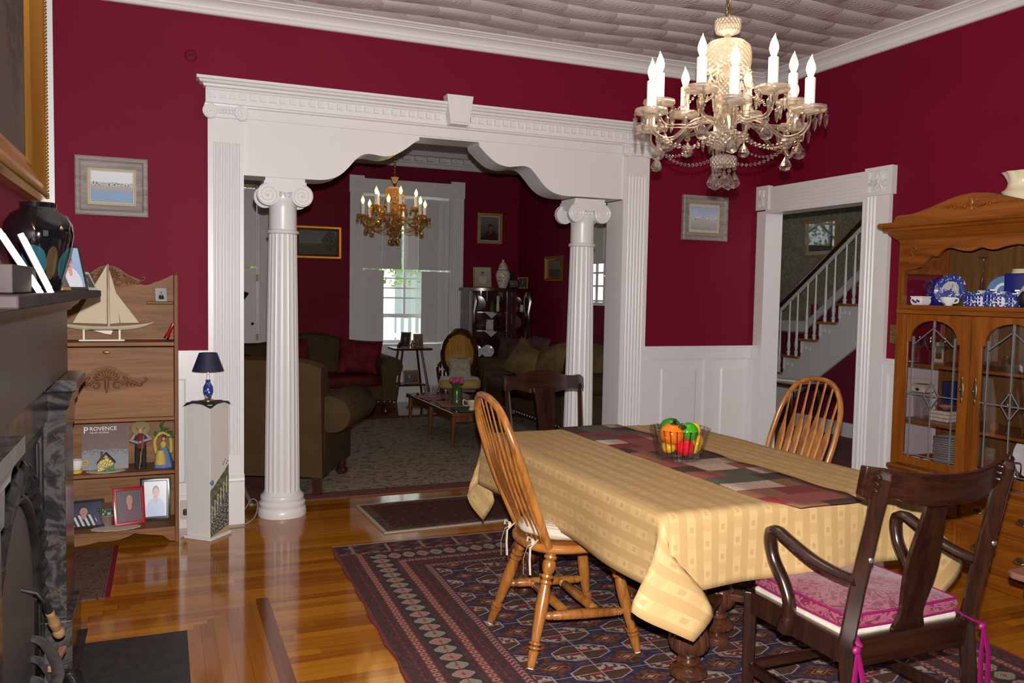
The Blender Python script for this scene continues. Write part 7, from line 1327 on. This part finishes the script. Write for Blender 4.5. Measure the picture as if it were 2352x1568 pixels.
# ------------------------------------------------------------------ crystal chandeliers
def crystal_mix(name, tint, k):
    g = G(name); gl = g.n('BsdfGlass', None, Color=tint, IOR=1.5, Roughness=.0); tr = g.n('BsdfTransparent', None, Color=tint); gs = g.n('BsdfGlossy', None, Roughness=.03); f = g.n('LayerWeight', None, Blend=.45)
    m1 = g.n('MixShader'); g.set(m1.inputs[0], g.add(g.mul(f.outputs['Facing'], .45), .12)); g.set(m1.inputs[1], tr.outputs[0]); g.set(m1.inputs[2], gs.outputs[0]); m2 = g.n('MixShader', None, Fac=k); g.set(m2.inputs[1], m1.outputs[0]); g.set(m2.inputs[2], gl.outputs[0]); g.set(g.o.inputs[0], m2.outputs[0]); MT[name] = g.m
crystal_mix('crystal_drop', (1, .985, .96, 1), .28); crystal_mix('amber_drop', (1, .82, .52, 1), .35)
def cutglass(name, tint, diff):
    """pressed glass: half clear, half the milky scatter of its cut pattern"""
    g = G(name); x, y, z = g.xyz(); a = g.m_('ARCTAN2', y, x); h = g.add(g.m_('SINE', g.add(g.mul(a, 20), g.mul(z, 320))), g.m_('SINE', g.sub(g.mul(a, 20), g.mul(z, 320))))
    bp = g.n('Bump', Strength=.8, Distance=.004); g.set(bp.inputs['Height'], h); di = g.n('BsdfTranslucent', None, Color=diff); d2 = g.n('BsdfDiffuse', None, Color=diff); tr = g.n('BsdfTransparent', None, Color=tint); gs = g.n('BsdfGlossy', None, Roughness=.12); 
    for q in (gs, di, d2): g.set(q.inputs['Normal'], bp.outputs[0])
    m0 = g.n('MixShader', None, Fac=.5); g.set(m0.inputs[1], di.outputs[0]); g.set(m0.inputs[2], d2.outputs[0]); m1 = g.n('MixShader', None, Fac=.42); g.set(m1.inputs[1], tr.outputs[0]); g.set(m1.inputs[2], m0.outputs[0]); m2 = g.n('MixShader', None, Fac=.22); g.set(m2.inputs[1], m1.outputs[0]); g.set(m2.inputs[2], gs.outputs[0]); g.set(g.o.inputs[0], m2.outputs[0]); MT[name] = g.m
cutglass('pressed_glass', (1, .97, .93, 1), (.85, .74, .62, 1)); cutglass('pressed_amber', (1, .82, .5, 1), (.75, .45, .16, 1))
def drop(m, p, L, w_, seg=8):
    """faceted pear drop hanging from p"""
    m.lathe([(.0015, 0), (w_*.35, -L*.22), (w_*.8, -L*.5), (w_, -L*.7), (w_*.75, -L*.88), (0, -L)], seg, p, k=None); return m
def icicle(m, p, L, w_): m.lathe([(.002, 0), (w_, -L*.18), (w_*.9, -L*.3), (w_*.55, -L*.75), (0, -L)], 6, p); return m
def beads(m, pts, r, st):
    P = [Vector(p) for p in pts]; acc = 0
    for a, b in zip(P, P[1:]):
        L = (b-a).length; d = (b-a).normalized(); 
        while acc < L:
            c = a+d*acc; X0 = m.X; m.X = rotM(d, c); m.lathe([(0, -st*.46), (r, -st*.12), (r, st*.12), (0, st*.46)], 6); m.X = X0; acc += st
        acc -= L
    return m
def chandelier(name, label, loc, s, amber, nl, nu, rot0, rot1, zc, bulb, group=None):
    cr, pg, ch = ('amber_drop', 'pressed_amber', 'brass') if amber else ('crystal_drop', 'pressed_glass', 'antique_brass')
    r = thing(name, label, 'chandelier', loc); r.scale = (s, s, s); RL, RU, ZU = .345, .268 if not amber else .225, .068 if not amber else .10
    zt = (zc-loc[2])/s
    # chain
    m = MB(); z = .415; i = 0
    while z < zt-.03:
        a = (1, 0) if i % 2 else (0, 1); m.tube([(a[0]*.011*cos(t), a[1]*.011*cos(t), z+.017+.020*sin(t)) for t in [k*2*pi/12 for k in range(12)]], .0028, 6, closed=True); z += .030; i += 1
    m.make('chain', ch, r); MB().lathe([(.06, zt-.0), (.06, zt-.012), (.045, zt-.03), (.012, zt-.045), (0, zt-.045)][::-1], 28).make('canopy', ch, r)
    MB().lathe([(.006, -.10), (.006, .41)], 12).make('rod', 'silver', r)
    if amber: MB().lathe([(.012, .36), (.022, .375), (.028, .395), (.036, .41), (.042, .425), (.036, .425), (.02, .40)], 24, capt=False).make('top_cup', pg, r)
    else: MB().lathe([(.012, .332), (.014, .345), (.048, .358), (.053, .375), (.053, .405), (.050, .406), (.048, .378), (.012, .36)], 32, capb=False, capt=False).make('top_cup', pg, r)
    MB().lathe([(.094, .205), (.098, .235), (.098, .27), (.092, .30), (.070, .318), (.018, .325), (.018, .318), (.066, .308), (.088, .29), (.092, .26), (.09, .208)], 40, capb=False, capt=False).make('dome', pg, r)
    MB().lathe([(.022, .03), (.05, .045), (.054, .10), (.050, .15), (.034, .185), (.018, .20), (.014, .23), (.02, .25), (.013, .27), (.018, .29), (.012, .31)], 32, capb=False, capt=False).make('column', pg, r)
    MB().lathe([(.02, -.115), (.045, -.105), (.088, -.075), (.098, -.055), (.094, -.055), (.04, -.09), (.025, -.06), (.035, -.02), (.028, .03)], 36, capb=False, capt=False).make('bowl', pg, r)
    MB().lathe([(.016, -.13), (.050, -.142), (.054, -.15), (.054, -.178), (.050, -.18), (.046, -.155), (.012, -.145)], 32, capb=False, capt=False).make('bottom_cup', pg, r)
    for k in range(5):
        a = k*2*pi/5+.4; p = (.045*cos(a), .045*sin(a), -.18); m = MB(); m.ball((p[0], p[1], p[2]-.012), .0085, 8, 6); drop(m, (p[0], p[1], p[2]-.022), .072, .025); m.make('pendant', cr, r, smooth=0)
    if amber: MB().ball((0, 0, -.235), .028, 16, 12).make('finial_ball', cr, r)
    for k in range(6):
        a = k*pi/3+.2; p = (.093*cos(a), .093*sin(a), .205); m = MB(); m.ball((p[0], p[1], p[2]-.012), .010, 8, 6); drop(m, (p[0], p[1], p[2]-.024), .062, .025); m.make('dome_pendant', cr, r, smooth=0)
    for k in range(6):
        a = k*pi/3+rot1; p = [(.094*cos(a), .094*sin(a), .205), (.115*cos(a), .115*sin(a), .13), (.15*cos(a), .15*sin(a), .075), (RU*.85*cos(a), RU*.85*sin(a), ZU-.03)]; beads(MB(), spline(p, 6), .0065, .017).make('bead_strand', cr, r, smooth=0)
    def arm(R, z0, n, off):
        path = spline([(.02, 0, -.02), (.07, 0, .01), (R*.45, 0, -.015), (R*.70, 0, z0-.085), (R*.90, 0, z0-.082), (R, 0, z0-.045), (R, 0, z0-.008)], 5)
        a0 = MB().tube(path, .0085, 8).make('arm', cr if not amber else pg, r, smooth=60)
        MB().lathe([(.012, z0-.012), (.03, z0-.006), (.060, z0), (.066, z0+.006), (.064, z0+.018), (.061, z0+.018), (.060, z0+.008), (.012, z0+.002)], 32, (R, 0, 0), capb=False, capt=False).make('drip_pan', pg, a0)
        MB().lathe([(.0195, z0+.002), (.0195, z0+.125), (.017, z0+.128), (.009, z0+.128)], 20, (R, 0, 0)).make('candle_sleeve', 'candle_sleeve', a0)
        m = MB(); m.lathe([(.009, 0), (.013, .012), (.0175, .028), (.0178, .036), (.0145, .052), (.0085, .068), (.0035, .080), (.0012, .088)], 18, (R, 0, z0+.128)); m.v = [(v[0]+.004*max(0, (v[2]-z0-.19)/.03)**2, v[1]+.003*max(0, (v[2]-z0-.19)/.03)**2, v[2]) for v in m.v]; m.make('bulb', bulb, a0)
        for k in range(6): q = k*pi/3+.5; m = MB(); p = (R+.062*cos(q), .062*sin(q), z0+.004); m.ball((p[0], p[1], p[2]-.006), .006, 6, 5); icicle(m, (p[0], p[1], p[2]-.013), .058, .0105); m.make('prism', cr, a0, smooth=0)
        m = MB(); m.ball((R*.9, 0, z0-.10), .012, 8, 6); drop(m, (R*.9, 0, z0-.112), .068, .027); m.make('pendant', cr, a0, smooth=0)
        kids = [o for o in bpy.data.objects if o.parent == a0]; a0.rotation_euler = (0, 0, off)
        for k in range(1, n):
            c = a0.copy(); COL.objects.link(c); c.parent = r; c.rotation_euler = (0, 0, off+k*2*pi/n)
            for o in kids: d = o.copy(); COL.objects.link(d); d.parent = c
    arm(RL, 0, nl, rot0); arm(RU, ZU, nu, rot1)
    for k in range(nl):
        a, b = rot0+k*2*pi/nl, rot0+(k+1)*2*pi/nl; A = Vector((RL*.88*cos(a), RL*.88*sin(a), -.085)); B = Vector((RL*.88*cos(b), RL*.88*sin(b), -.085)); pts = [A.lerp(B, t/12)+Vector((0, 0, -.055*(1-(2*t/12-1)**2))) for t in range(13)]; beads(MB(), pts, .0078, .020).make('bead_chain', cr, r, smooth=0)
        C_ = Vector((.09*cos((a+b)/2), .09*sin((a+b)/2), -.06)); pts = [A.lerp(C_, t/12)+Vector((0, 0, -.05*(1-(2*t/12-1)**2))) for t in range(13)]; beads(MB(), pts, .0062, .0175).make('bead_chain', cr, r, smooth=0)
    lamp(name+'_glow', 'POINT', (loc[0], loc[1], loc[2]+.30*s), 17 if not amber else 5, (1, .76, .50) if not amber else (1, .68, .36), .22)
    return r
_az = atan2(CAM.y+2.5, CAM.x+2.215)
chandelier('crystal_chandelier', 'large clear crystal chandelier with twelve lit candles over the dining table', (-2.215, -2.50, 2.165), 1.0, False, 6, 6, _az+radians(5), _az-radians(20), 3.163, 'lit_bulb')
chandelier('gold_chandelier', 'smaller amber crystal chandelier with lit candles hanging in the parlor', (-2.24, 2.70, 2.165), .93, True, 6, 5, _az+radians(12), _az+radians(38), 3.25, 'lit_bulb_parlor')
